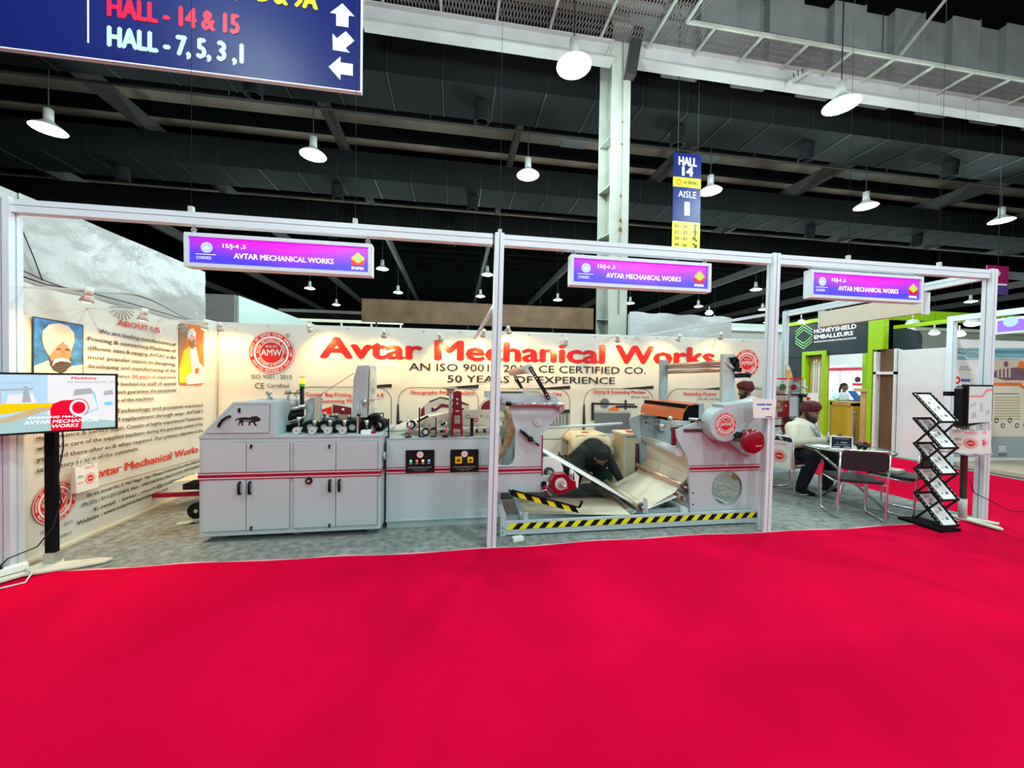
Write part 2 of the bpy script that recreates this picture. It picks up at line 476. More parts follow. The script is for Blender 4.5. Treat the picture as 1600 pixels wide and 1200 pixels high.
def arc_text(mb, s, c, ux, uy, R, h, a_mid, span, inward=False, bold=0.01):
    """letters set round a circle; a_mid in degrees (90 = top); inward = feet towards the rim (bottom arc)"""
    n = len(s)
    for i, ch in enumerate(s):
        if ch == ' ': continue
        t = (i + 0.5) / n - 0.5
        a = math.radians(a_mid - t * span) if not inward else math.radians(a_mid + t * span)
        rad = ux * math.cos(a) + uy * math.sin(a)
        tan = ux * math.sin(a) - uy * math.cos(a)
        if inward: tan = -tan; up = -rad; base = c + rad * (R + h)
        else: up = rad; base = c + rad * R
        vs, fs = glyphs(ch, bold)
        if not vs: continue
        x0 = min(v[0] for v in vs); x1 = max(v[0] for v in vs); k = h / CAP
        mb.add([base + tan * ((v[0] - (x0 + x1) / 2) * k * 0.9) + up * (v[1] * k) + tan.cross(up) * v[2] for v in vs], fs)

def disc(mb, c, ux, uy, r, n=40, rin=0.0, ry=None):
    ry = r if ry is None else ry
    pts = [c + ux * (r * math.cos(2*math.pi*i/n)) + uy * (ry * math.sin(2*math.pi*i/n)) for i in range(n)]
    if rin <= 0: mb.face(pts)
    else:
        k = rin / r
        q = [c + (p - c) * k for p in pts]
        mb.add(pts + q, [(i, (i+1) % n, n + (i+1) % n, n + i) for i in range(n)])

def emblem(mb, c, ux, uy, nrm, r, fine=True, red='print_red'):
    """round red-and-white company emblem with the letters AMW"""
    c = Vector(c); e = nrm * 0.0012
    mb.use(red); disc(mb, c, ux, uy, r)
    mb.use('print_white'); disc(mb, c + e, ux, uy, r * 0.985, rin=r * 0.955); disc(mb, c + e, ux, uy, r * 0.76, rin=r * 0.68); disc(mb, c + e, ux, uy, r * 0.52, rin=r * 0.49)
    put_text(mb, 'AMW', c + e * 2 - uy * (r * 0.14), ux, uy, w=r * 0.90, h=r * 0.30, bold=0.018, center=True)
    put_text(mb, 'SINCE 1972', c + e * 2 + uy * (r * 0.24), ux, uy, w=r * 0.50, h=r * 0.09, bold=0.02, center=True)
    if fine:
        arc_text(mb, 'WINNERS OF UDYOG PATRA AWARD 1987', c + e * 2, ux, uy, r * 0.80, r * 0.11, 90, 205)
        arc_text(mb, 'FROM VICE PRESIDENT OF INDIA', c + e * 2, ux, uy, r * 0.80, r * 0.11, 270, 130, inward=True)
        arc_text(mb, 'AVTAR MECHANICAL WORKS', c + e * 2, ux, uy, r * 0.54, r * 0.10, 90, 190)
        arc_text(mb, 'ENGINEERS & DESIGNERS', c + e * 2, ux, uy, r * 0.54, r * 0.10, 270, 130, inward=True)
        for a in (188, -8):
            an = math.radians(a)
            disc(mb, c + e * 2 + (ux * math.cos(an) + uy * math.sin(an)) * (r * 0.86), ux, uy, r * 0.035, n=8)
EX, EY, EZ = Vector((1, 0, 0)), Vector((0, 1, 0)), Vector((0, 0, 1))

# ================================================================== LIGHT: high-bay lamps (grid of the hall)
def high_bay(loc, label, group):
    t = thing('high_bay_lamp', label, 'lamp', loc, 0, group)
    x, y, z = loc
    b = MB(); b.use('lamp_body'); b.cyl((0, 0, 0.16), (0, 0, 0.46), 0.085, 14); b.build('driver_housing', t, local=True)
    b = MB(); b.use('lamp_body'); b.lathe([(0.09, 0.20), (0.13, 0.15), (0.24, 0.07), (0.31, 0.0), (0.302, 0.0), (0.20, 0.065), (0.08, 0.17)], (0, 0, 0), n=20); b.build('reflector', t, local=True)
    b = MB(); b.use('lamp_glow'); b.lathe([(0.0, -0.055), (0.10, -0.045), (0.21, -0.025), (0.285, 0.012), (0.0, 0.03)], (0, 0, 0), n=20); b.build('glowing_lens', t, local=True)
    b = MB(); b.use('wire'); b.cyl((0, 0, 0), (0, 0, 1), 0.012, 6); rod = b.build('suspension_rod', t, local=True); rod.location.z = 0.46; rod.scale.z = 3.32
    ld = bpy.data.lights.new('lamp_light', 'POINT'); ld.energy = HIGH_BAY_WATTS
    ld.shadow_soft_size = 0.22; ld.color = (0.75, 1.0, 0.985)
    lo = bpy.data.objects.new('lamp_light', ld); COL.objects.link(lo); lo.location = (0, 0, -0.22); lo.parent = t
    return t
LAMP_Z = 7.2
_near = [
    ((-9.3, 10.2), 'glowing high-bay lamp hanging at the far left, over the left end of the white beam'),
    ((-3.6, 10.2), 'glowing high-bay lamp hanging above the first purple lightbox sign'),
    ((2.05, 6.5), 'brightest high-bay lamp right beside the pale steel column, under the white girder'),
    ((7.65, 6.5), 'large glowing high-bay lamp just below the right half of the white girder'),
    ((1.94, 10.15), 'glowing high-bay lamp hanging left of the column, beneath the sloping rafter'),
    ((7.4, 10.05), 'glowing high-bay lamp touching the right edge of the hanging aisle sign'),
    ((12.84, 10.05), 'glowing high-bay lamp right of the aisle sign, second of its row'),
    ((18.4, 10.1), 'glowing high-bay lamp at the right edge of the view'),
]
first = None
for (x, y), lb in _near:
    if first is None: first = high_bay((x, y, LAMP_Z), lb, 'high-bay lamps over the near aisles')
    else: dup(first, (x, y, LAMP_Z), None, lb, 'high-bay lamps over the near aisles')
ROWS = ('nearest', 'middle', 'farthest'); NTH = ('first', 'second', 'third', 'fourth', 'fifth', 'sixth', 'seventh', 'eighth', 'ninth', 'tenth')
for ri, y in enumerate((20.2, 25.6, 31.0)):
    for k in range(-2, 8):
        x = 1.7 + 5.45 * k
        dup(first, (x, y, LAMP_Z), None, 'small distant high-bay lamp, %s from the left in the %s far row' % (NTH[k + 2], ROWS[ri]), 'distant high-bay lamps')
# the same grid goes on behind and beside the photographer
for y in (1.4, -3.7, -8.8):
    for k in range(-1, 3):
        dup(first, (2.0 + 5.5 * k, y, LAMP_Z), None, 'high-bay lamp over the red aisle behind the viewer', 'high-bay lamps behind the viewer')

for o in list(COL.objects):
    if o.name.startswith('suspension_rod') and o.parent.location.y < 8.9: o.scale.z = 5.78
    elif o.name.startswith('suspension_rod') and o.parent.location.y > 19: o.scale.z = 2.93
    elif o.name.startswith('suspension_rod') and abs(o.parent.location.x - 1.94) < 0.1: o.scale.z = 1.99
# ================================================================== STRUCTURE
Y0 = 3.513           # line of the booth front
YB = 6.27            # booth back wall
XL = -3.5            # booth left wall
XR = 6.233           # booth right end
PX = (-3.474, 0.382, 3.3245, XR)
HB = 2.95            # height of the front frame

b = MB(); b.use('hall_concrete'); b.box((-60, -40, -0.3), (100, 72, -0.012)); struct(b.build('floor'))
b = MB(); b.use('red_carpet')
b.box((-30, -25, -0.012), (60, 3.46, 0.0)); b.box((XR + 0.02, 3.46, -0.012), (9.45, 40, 0.0))
tag(struct(b.build('floor_carpet')), 'bright red carpet of the exhibition aisles')
b = MB(); b.use('grey_carpet'); b.box((-3.6, 3.47, -0.012), (XR, 6.3, 0.003)); tag(struct(b.build('floor_booth_carpet')), 'grey felt carpet inside the booth')
# curled carpet edge with its pale adhesive tape
b = MB(); b.use('red_carpet')
pts = []
for i in range(60):
    x = -3.6 + i * (XR + 3.6) / 59
    pts.append((x, 3.463 + 0.012 * math.sin(i * 0.9) + 0.02 * math.sin(i * 0.23), 0.0))
vs = []; fs = []
for i, (x, y, z) in enumerate(pts):
    vs += [(x, y - 0.05, 0.0005), (x, y - 0.012, 0.010), (x, y + 0.012, 0.0045)]
for i in range(59):
    for k in range(2): fs.append((i*3+k, (i+1)*3+k, (i+1)*3+k+1, i*3+k+1))
b.smooth = True; b.add(vs, fs); struct(b.build('trim_1'))
b = MB(); b.use('print_pink')
vs = []; fs = []
for i, (x, y, z) in enumerate(pts):
    wob = 0.014 + 0.010 * math.sin(i * 1.7)
    vs += [(x, y + 0.006, 0.0062), (x, y + 0.012 + wob, 0.0052)]
for i in range(59): fs.append((i*2, i*2+2, i*2+3, i*2+1))
b.add(vs, fs); struct(b.build('trim_2'))

# hall shell
ceil = MB(); ceil.use('roof_sheet'); ceil.box((-60, 8.95, 11.0), (100, 72, 11.2)); ceil = struct(ceil.build('ceiling'))
b = MB(); b.use('purlin'); b.box((-60, -40, 13.5), (100, 9.1, 13.7)); b.box((-60, 8.95, 11.2), (100, 9.1, 13.5)); struct(b.build('ceiling_high_bay'))
pm = MB(); pm.use('purlin'); pm.box((-60, -0.11, -0.30), (100, 0.11, 0.12)); p0 = pm.build('purlin', ceil)
p0.location = (0, 9.4, 10.9)
for i in range(1, 36):
    c = p0.copy(); COL.objects.link(c); c.location = (0, 9.4 + 1.35 * i, 10.9)
rm = MB(); rm.use('rafter'); rm.box((-0.04, 9.2, -0.5), (0.04, 69.8, 0.0)); rm.box((-0.10, 9.2, -0.54), (0.10, 69.8, -0.5)); r0 = rm.build('rafter', ceil)
r0.location = (-22.5, 0, 10.2)
for x in (-16.4, -10.2, -4.0, 2.0, 8.1, 14.5, 21.9, 28.0, 34, 40, 46, 52):
    c = r0.copy(); COL.objects.link(c); c.location = (x, 0, 10.2)
# scattered paler roof sheets between the purlins
sm = MB(); sm.use('roof_sheet_pale'); sm.box((-0.5, -0.42, -0.02), (0.5, 0.42, 0.0)); s0 = sm.build('pale_roof_sheet', ceil)
s0.location = (-1.5, 11.9, 10.99)
for i, (x, y) in enumerate([(0.6, 13.3), (2.6, 11.9), (3.4, 13.3), (4.6, 14.6), (7.5, 13.3), (9.0, 11.9), (10.4, 14.6), (13.0, 13.3), (15.0, 11.9), (-5.0, 13.3), (-6.4, 11.9), (18.0, 14.6), (20.5, 13.3), (12.0, 17.3), (22.0, 17.3), (6.0, 17.3)]):
    c = s0.copy(); COL.objects.link(c); c.location = (x, y, 10.99)
b = MB(); b.use('purlin'); b.box((-60, 70, 0), (100, 70.3, 11.0)); struct(b.build('wall_back_hall'))
b = MB(); b.use('purlin'); b.box((99, -40, 0), (99.3, 70, 11.0)); struct(b.build('wall_right_hall'))
b = MB(); b.use('purlin'); b.box((-60, -40, 0), (-59.7, 70, 11.0)); struct(b.build('wall_left_hall'))

# ducts with hanging nozzles
def duct(y0, y1, z0, z1, label, nozzles, xs=(-40, 70)):
    t = thing('air_duct', label, 'duct', (0, (y0 + y1) / 2, z0), 0, 'black air ducts under the roof')
    b = MB(); b.use('duct'); b.box((xs[0], y0, z0), (xs[1], y1, z1)); b.build('duct_body', t)
    x = xs[0] + 0.6; b = MB(); b.use('duct_seam')
    while x < xs[1]:
        b.box((x, y0 - 0.012, z0 - 0.012), (x + 0.03, y1 + 0.012, z1)); x += 1.22
    b.build('flange_seams', t)
    for nx in nozzles:
        b = MB(); b.use('duct'); b.pipe((nx, (y0 + y1) / 2, z0), (nx, (y0 + y1) / 2 + 0.05, z0 - 0.42), 0.19, 0.16, 18)
        b.use('duct_seam'); b.cyl((nx, (y0 + y1) / 2, z0 - 0.02), (nx, (y0 + y1) / 2, z0 - 0.05), 0.165, 18)
        b.build('air_nozzle', t)
    return t
duct(8.75, 9.95, 8.4, 9.2, 'nearest wide black air duct running across under the roof', (-4.6, 0.6, 5.9, 9.9, 15.0))
duct(13.5, 14.9, 8.4, 9.3, 'second black air duct, lower in view, with small hanging nozzles', (-10.9, -4.2, 0.6, 9.6, 15.3, 21.0))
duct(17.6, 18.9, 8.4, 9.3, 'third and farthest black air duct seen low between the beams', (-11, -5.6, -0.2, 5.2, 10.6, 16.0, 21.4))
# thin service pipes under the roof
for i, (y, z, lb) in enumerate([(11.6, 9.35, 'thin grey sprinkler pipe running in front of the second duct'),
                   (16.9, 9.35, 'thin grey sprinkler pipe running behind the second duct'), (7.7, 9.6, 'thin dark sprinkler pipe just under the white girder')]):
    t = thing('sprinkler_pipe', lb, 'pipe', (0, y, z), 0, 'sprinkler pipes')
    b = MB(); b.use('rafter'); b.cyl((-40, y, z), (70, y, z), 0.035, 8); b.build('pipe_run', t)
    b = MB(); b.use('rafter')
    for k in range(-6, 14): b.cyl((k * 5.5 - 0.8, y, z), (k * 5.5 - 0.8, y, 10.6), 0.012, 6)
    b.build('hanger_rods', t)

# column
t = thing('steel_column', 'tall pale steel I-section column standing behind the booth banner', 'column', (3.75, 8.35, 0))
b = MB(); b.use('girder_dirty')
b.box((3.42, 8.0, 0.0), (3.86, 8.03, 9.75)); b.build('front_flange', t)
b = MB(); b.use('girder_dirty'); b.box((3.42, 8.72, 0.0), (3.86, 8.75, 9.75)); b.build('rear_flange', t)
b = MB(); b.use('girder_dirty'); b.box((3.62, 8.03, 0.0), (3.65, 8.72, 9.75)); b.build('web', t)
for z in (2.95, 4.9, 6.0, 7.1):
    b = MB(); b.use('girder_dirty'); b.prism([(3.42, 8.03, z), (3.42, 8.72, z + 0.12), (3.62, 8.72, z + 0.12), (3.62, 8.03, z)], (0, 0, 0.02)); b.build('stiffener', t)
b = MB(); b.use('girder_dirty'); b.cyl((3.655, 7.985, 3.1), (3.655, 7.985, 9.2), 0.012, 8); b.build('conduit', t)
b = MB(); b.use('rust')
for z, s_ in ((5.0, .05), (5.2, .04), (5.75, .03), (6.9, .025), (7.4, .02)): b.ball((3.655, 7.97, z), s_, 8, 5, (0.8, .5, 1.2))
b.build('rust_patches', t)
b = MB(); b.use('dark_steel'); b.bar((3.98, 7.93, 9.45), (3.80, 7.90, 8.35), 0.20, 0.16); b.use('rafter'); b.bar((3.88, 7.95, 9.45), (3.71, 7.93, 8.35), 0.05, 0.14); b.build('column_speaker', t)

# white girder with the mesh catwalk and the corrugated wall above it
def girder():
    t = thing('roof_girder', 'long white steel girder crossing the hall at the column head', 'girder', (4, 8.4, 8.8))
    for nm, x0, x1, z0, z1, yy in (('girder_beam', -1.9, 3.42, 8.73, 9.10, 8.0), ('girder_beam', 3.86, 30, 8.78, 9.16, 8.0)):
        b = MB(); b.use('girder_white'); b.box((x0, yy, z0), (x1, yy + 0.05, z1)); b.box((x0, yy - 0.10, z0 - 0.03), (x1, yy + 0.16, z0)); b.box((x0, yy - 0.10, z1), (x1, yy + 0.16, z1 + 0.02)); b.build(nm, t)
    b = MB(); b.use('girder_white'); b.bar((7.75, 7.86, 8.70), (8.30, 7.86, 9.0), 0.16, 0.06); b.bar((3.24, 7.96, 8.74), (3.40, 7.96, 9.08), 0.05, 0.03); b.build('bracket_plate', t)
    b = MB(); b.use('rafter')
    for k in range(3): b.cyl((7.86 + 0.12 * k, 7.80, 8.76 + 0.07 * k), (7.80 + 0.12 * k, 7.76, 8.88 + 0.07 * k), 0.012, 6)
    b.build('bracket_bolts', t)
    return t
girder()
def catwalk():
    t = thing('mesh_catwalk', 'catwalk floor of pinkish wire mesh beside the top of the white girder', 'catwalk', (4, 7.6, 9.16))
    b = MB(); b.use('mesh_grey'); z = 9.17
    for x0, x1, ya, yb in ((-2.0, 4.75, 6.7, 7.98), (4.75, 24.0, 7.32, 7.98)):
        n = int((x1 - x0) / 0.07)
        for i in range(n):
            x = x0 + (x1 - x0) * i / n
            b.bar((x, ya, z), (x + 0.25 * (yb - ya), yb, z), 0.020, 0.006)
            b.bar((x + 0.25 * (yb - ya), ya, z + 0.006), (x, yb, z + 0.006), 0.020, 0.006)
    o = b.build('wire_mesh', t); o['kind'] = 'stuff'
    for i in range(20):
        x = -1.5 + i * 1.15; ya = 6.7 if x < 4.75 else 7.32
        b = MB(); b.use('girder_dirty'); b.bar((x, ya - 0.03, z - 0.04), (x, 8.0, z - 0.04), 0.05, 0.05); b.build('cross_strut', t)
    b = MB(); b.use('girder_dirty'); b.bar((4.75, 7.30, z - 0.01), (24.0, 7.30, z - 0.01), 0.05, 0.07); b.bar((-2.0, 6.68, z - 0.01), (4.75, 6.68, z - 0.01), 0.05, 0.07); b.bar((4.75, 6.68, z - 0.01), (4.75, 7.30, z - 0.01), 0.05, 0.07); b.build('edge_rail', t)
    return t
catwalk()
t = thing('corrugated_wall', 'grey corrugated metal sheeting above the catwalk at the top right', 'wall', (8, 8.5, 9.1))
for i in range(22):
    x = 4.0 + i * 0.95; d = 0.18 if i % 2 else 0.0
    b = MB(); b.use('corrugated_sheet')
    zt = 11.25 + (x - 4.0) * 0.055 if x > 6.5 else 10.6 + (x - 4.0) * 0.32
    b.box((x, 8.45 + d, 9.10), (x + 0.95, 8.48 + d, zt)); 
    if i % 2: b.box((x, 8.45, 9.10), (x + 0.02, 8.66, zt)); b.box((x + 0.93, 8.45, 9.10), (x + 0.95, 8.66, zt))
    b.build('metal_sheet', t)
b = MB(); b.use('girder_white'); b.bar((11.2, 8.2, 9.9), (12.3, 7.6, 11.6), 0.10, 0.07); b.build('diagonal_brace', t)

# ================================================================== HANGING SIGNS OF THE HALL
YS = 4.6
def hall_sign():
    a = at_y(563, 143, YS); x1 = a.x; z0 = a.z
    t = thing('hanging_hall_sign', 'big dark blue hanging direction board listing hall numbers with white arrows', 'sign', (x1 - 2.6, YS, z0))
    b = MB(); b.use('hall_sign_blue'); b.box((x1 - 5.2, YS, z0), (x1, YS + 0.04, z0 + 1.55)); b.build('sign_board', t)
    b = MB(); b.use('sign_white'); b.box((x1 - 5.2, YS - 0.006, z0 - 0.012), (x1 + 0.012, YS + 0.046, z0)); b.box((x1, YS - 0.006, z0), (x1 + 0.012, YS + 0.046, z0 + 1.55)); b.build('board_edging', t)
    yy = YS - 0.004
    def line(s, m, pa, pb, h_px, nm='lettering', bold=0.062):
        A = at_y(*pa, yy); B = at_y(*pb, yy); k = (at_y(pa[0], pa[1] - h_px, yy) - A).z
        q = MB(); q.use(m); put_text(q, s, A, EX, EZ, w=(B.x - A.x), h=k, bold=bold); q.build(nm, t)
    line('HALL - 7, 5, 3 ,1', 'sign_paleblue', (167, 71), (381, 99), 30)
    line('HALL - 14 & 15', 'sign_red', (167, 24), (375, 52), 30)
    line('HALL - 10, 9B & 9A', 'sign_yellow', (218, -28), (497, 30), 29)
    b = MB(); b.use('sign_white'); A = at_y(138, 67, yy); b.box((A.x - 0.008, yy - 0.002, A.z), (A.x + 0.008, yy, z0 + 1.5)); b.build('divider_line', t)
    def arrow(px, py, ang):
        c = at_y(px, py, yy - 0.001); q = MB(); q.use('sign_white'); s = 0.135
        pts = [(0, 1), (-1, 0.05), (-0.5, 0.05), (-0.5, -0.95), (0.5, -0.95), (0.5, 0.05), (1, 0.05)]
        ca, sa = math.cos(math.radians(ang)), math.sin(math.radians(ang))
        q.xz([(c.x + s * (u * ca - v * sa), c.z + s * (u * sa + v * ca)) for u, v in pts], yy - 0.003, yy); q.build('arrow', t)
    arrow(535, 24, 0); arrow(534, 67, 135); arrow(533, 107, 90)
    q = MB(); q.use('wire')
    for x in (x1 - 0.3, x1 - 4.0): q.cyl((x, YS + 0.02, z0 + 1.55), (x, YS + 0.02, 13.45), 0.008, 6)
    q.build('suspension_cables', t)
hall_sign()

def aisle_sign():
    Y = 8.6
    a = at_y(1053.5, 240, Y); c = at_y(1096, 300, Y); x0, x1 = a.x, c.x - 0.02; W = x1 - x0
    z = lambda py: at_y(1075, py, Y).z
    t = thing('hanging_aisle_sign', 'narrow hanging blue and yellow aisle sign with hall number and arrows', 'sign', ((x0 + x1) / 2, Y, z(395)))
    yy = Y - 0.003
    for nm, m, p0, p1 in (('blue_panel', 'hall_sign_blue', 278, 240), ('yellow_band', 'sign_yellow', 293, 278), ('blue_panel', 'hall_sign_blue', 347, 293), ('yellow_panel', 'sign_yellow', 396, 347)):
        b = MB(); b.use(m); b.box((x0, Y, z(p0)), (x1, Y + 0.03, z(p1))); b.build(nm, t)
    def tx(s, m, py, w, h, cx=0.5, bold=0.03):
        q = MB(); q.use(m); put_text(q, s, Vector((x0 + W * cx, yy, z(py))), EX, EZ, w=W * w, h=h, bold=bold, center=True); q.build('lettering', t)
    tx('HALL', 'sign_white', 259, 0.68, 0.20, bold=0.05); tx('14', 'sign_white', 275, 0.42, 0.22, bold=0.05)
    tx('NO SMOKING', 'print_black', 288, 0.5, 0.08, 0.62)
    tx('AISLE', 'sign_white', 309, 0.66, 0.16, bold=0.0)
    q = MB(); q.use('sign_white'); q.box((x0 + W * 0.41, yy - 0.002, z(337)), (x0 + W * 0.60, yy, z(316))); q.build('lettering', t)
    q = MB(); q.use('print_red'); disc(q, Vector((x0 + W * 0.2, yy, z(286))), EX, EZ, 0.07, 16, rin=0.05); q.build('prohibition_ring', t)
    for i, (s, ang) in enumerate((('01 - 30', 0), ('31 - 33', 0), ('34 - 43', 45), ('44 - 66', 225))):
        py = 357 + i * 9.6
        tx(s, 'print_black', py, 0.46, 0.085, 0.30)
        c = Vector((x0 + W * 0.82, yy, z(py - 3))); q = MB(); q.use('print_black'); s_ = 0.085
        pts = [(0, 1), (-0.9, 0.1), (-0.25, 0.25), (-0.25, -0.9), (0.25, -0.9), (0.25, 0.25), (0.9, 0.1)]
        ca, sa = math.cos(math.radians(ang)), math.sin(math.radians(ang))
        q.xz([(c.x + s_ * (u * ca - v * sa), c.z + s_ * (u * sa + v * ca)) for u, v in pts], yy - 0.003, yy); q.build('arrow', t)
    q = MB(); q.use('wire'); q.cyl((x0 + 0.1, Y, z(240)), (x0 + 0.1, Y, 13.45), 0.01, 6); q.cyl((x1 - 0.1, Y, z(240)), (x1 - 0.1, Y, 13.45), 0.01, 6); q.build('suspension_cables', t)
aisle_sign()

def small_hall_sign():
    Y = 8.6
    a = at_y(1543, 414, Y); c = at_y(1575, 461, Y)
    t = thing('hanging_logo_sign', 'small hanging magenta and violet sign behind the right end post', 'sign', ((a.x + c.x) / 2, Y, c.z))
    zm = at_y(1560, 444, Y).z
    b = MB(); b.use('print_maroon'); b.use('sign_magenta'); b.box((a.x, Y, zm), (c.x, Y + 0.03, a.z)); b.build('magenta_half', t)
    b = MB(); b.use('sign_violet'); b.box((a.x, Y, c.z), (c.x, Y + 0.03, zm)); b.build('violet_half', t)
    m = at_y(1559, 427, Y - 0.004)
    b = MB(); b.use('print_cream'); s = 0.12
    b.xz([(m.x, m.z + s), (m.x + s, m.z), (m.x, m.z - s), (m.x - s, m.z)], Y - 0.004, Y); b.build('diamond_logo', t)
    b = MB(); b.use('sign_white'); b.box((a.x + 0.22, Y - 0.004, zm - 0.03), (c.x - 0.06, Y, zm + 0.02)); b.build('white_strip', t)
    b = MB(); b.use('wire'); b.cyl(((a.x + c.x) / 2, Y, a.z), ((a.x + c.x) / 2, Y, 13.45), 0.01, 6); b.build('suspension_cables', t)

small_hall_sign()

# ================================================================== BOOTH SHELL
def post(x, y, h, name, label, w=0.085, lean=0.0):
    t = thing(name, label, 'post', (x, y, 0), 0, 'aluminium booth frame')
    b = MB(); b.use('aluminium')
    g, d = w * 0.06, w * 0.10; H = w / 2
    # square profile with one slot down the middle of every face
    pts = [(-H,-H),(-g,-H),(-g,-H+d),(g,-H+d),(g,-H),(H,-H),(H,-g),(H-d,-g),(H-d,g),(H,g),(H,H),(g,H),(g,H-d),(-g,H-d),(-g,H),(-H,H),(-H,g),(-H+d,g),(-H+d,-g),(-H,-g)]
    b.xy([(x + p, y + q) for p, q in pts], 0.004, h); b.build('profile', t)
    b = MB(); b.use('groove')
    e = 0.0015
    b.box((x - H + d + e - 0.004, y - g, 0.005), (x - H + d - e + 0.002, y + g, h - 0.002)); b.box((x - g, y - H + d - 0.002, 0.005), (x + g, y - H + d + 0.002, h - 0.002))
    b.build('slot_strip', t)
    t.rotation_euler.y = lean; t.location.x -= lean * 1.4
    return t
def beam(x0, x1, y, label, h=0.10, w=0.07):
    t = thing('booth_beam', label, 'beam', ((x0 + x1) / 2, y, HB - h), 0, 'aluminium booth frame')
    b = MB(); b.use('aluminium'); z1 = HB; z0 = HB - h
    b.box((x0, y - w/2, z0), (x1, y + w/2, z0 + h * 0.52)); b.box((x0, y - w/2, z0 + h * 0.58), (x1, y + w/2, z1)); b.build('profile', t)
    b = MB(); b.use('groove'); b.box((x0, y - w/2 + 0.006, z0 + h * 0.52), (x1, y + w/2 - 0.006, z0 + h * 0.58)); b.build('slot_strip', t)
    return t
post(PX[0], Y0, HB + 0.01, 'booth_post', 'white aluminium corner post at the left end of the booth front', 0.10)
post(PX[1], Y0, HB + 0.012, 'booth_post', 'white aluminium post in the middle, standing before the long machine', lean=0.015)
post(PX[2], Y0, HB + 0.012, 'booth_post', 'white aluminium post with a white paper notice taped to it', lean=0.016)
post(PX[3], Y0, HB + 0.012, 'booth_post', 'white aluminium post at the right front corner beside the small screen', lean=0.014)
beam(PX[0] + 0.05, PX[1] - 0.0425, Y0, 'longest white beam of the booth front, over the left half')
beam(PX[1] + 0.0425, PX[2] - 0.0425, Y0, 'middle white beam of the booth front')
beam(PX[2] + 0.0425, PX[3] - 0.0425, Y0, 'right white beam of the booth front')
post(XR - 0.02, YB - 0.05, HB, 'booth_post', 'thin white post at the rear right corner, before the dark neighbour stand', 0.075)
t = thing('booth_beam', 'white beam running back from the right corner post to the rear corner', 'beam', (XR, 4.9, HB - 0.1), 0, 'aluminium booth frame')
b = MB(); b.use('aluminium'); b.box((XR - 0.035, Y0 + 0.0425, HB - 0.10), (XR + 0.035, YB - 0.09, HB - 0.048)); b.box((XR - 0.035, Y0 + 0.0425, HB - 0.042), (XR + 0.035, YB - 0.09, HB)); b.build('profile', t)
b = MB(); b.use('groove'); b.box((XR - 0.029, Y0 + 0.0425, HB - 0.048), (XR + 0.029, YB - 0.09, HB - 0.042)); b.build('slot_strip', t)
b = MB(); b.use('black_plastic'); b.box((XR - 0.05, YB - 0.11, HB + 0.001), (XR + 0.03, YB - 0.03, HB + 0.03)); b.build('corner_cap', t)
# two thin braces from the back wall towards the front posts
t = thing('booth_brace', 'thin white brace rising from the banner top to the post with the notice', 'brace', (3.3, 5.0, 2.45), 0, 'booth braces')
b = MB(); b.use('aluminium'); b.bar(at_y(1196, 492, 4.2), at_y(995, 526, 6.18), 0.035, 0.035); b.build('tube', t)
t = thing('booth_brace', 'short white brace meeting the middle post above the banner', 'brace', (0.4, 5.0, 2.45), 0, 'booth braces')
b = MB(); b.use('aluminium'); b.bar(at_y(775, 474, 3.62), at_y(742, 528, 6.18), 0.035, 0.035); b.build('tube', t)
# suspension fittings on top of the beams
for px, lb in ((299, 'over the first purple sign'), (555, 'between the first purple sign and the middle post'), (781, 'on the middle post'), (1325, 'above the third purple sign'), (1467, 'right of the third purple sign')):
    q = at_y(px, 330 + (px - 20) * 0.068 - 8, Y0)
    t = thing('hanger_fitting', 'metal hanger on the white front beam, ' + lb, 'fitting', (q.x, Y0, HB + 0.012), 0, 'hanger fittings')
    b = MB(); b.use('lamp_body'); b.box((q.x - 0.018, Y0 - 0.015, HB + 0.012), (q.x + 0.018, Y0 + 0.015, HB + 0.055)); b.build('clamp', t)
    b = MB(); b.use('wire'); b.cyl((q.x, Y0, HB + 0.055), (q.x, Y0, 13.45), 0.002, 5); b.build('wire_rope', t)

# walls
b = MB(); b.use('fabric_white'); b.box((-3.60, 3.45, 0.0), (-3.535, 5.925, 3.06)); struct(b.build('wall_left'))
b = MB(); b.use('white_panel'); b.box((-3.60, 5.925, 0.0), (-3.535, 6.33, 2.40)); struct(b.build('wall_left_return'))
b = MB(); b.use('white_panel'); b.box((-3.6, 6.24, 0.0), (6.10, 6.33, 2.40)); struct(b.build('wall_back'))
# crumpled clear-film wrap over the far top of the left wall
t = thing('plastic_wrap', 'crumpled shiny plastic sheet wrapped over the top of the left wall', 'plastic sheet', (-3.53, 5.2, 2.3))
b = MB(); b.use('film', True); n, m = 26, 14; vs = []; fs = []
for i in range(n + 1):
    for j in range(m + 1):
        f = j / m; g = i / n
        y = 3.64 + 2.30 * g; zb = 2.47 - 0.05 * g - (0.06 * math.sin(g * 9) + 0.02); z = zb + (3.065 - zb) * f
        vs.append((-3.524 + 0.005 * math.sin(15 * g + 5 * f) * math.sin(7 * f + 3 * g) + 0.0025 * g * random.uniform(-1, 1), y, z))
for i in range(n):
    for j in range(m): k = i * (m + 1) + j; fs.append((k, k + m + 1, k + m + 2, k + 1))
b.add(vs, fs); b.build('wrinkled_film', t)

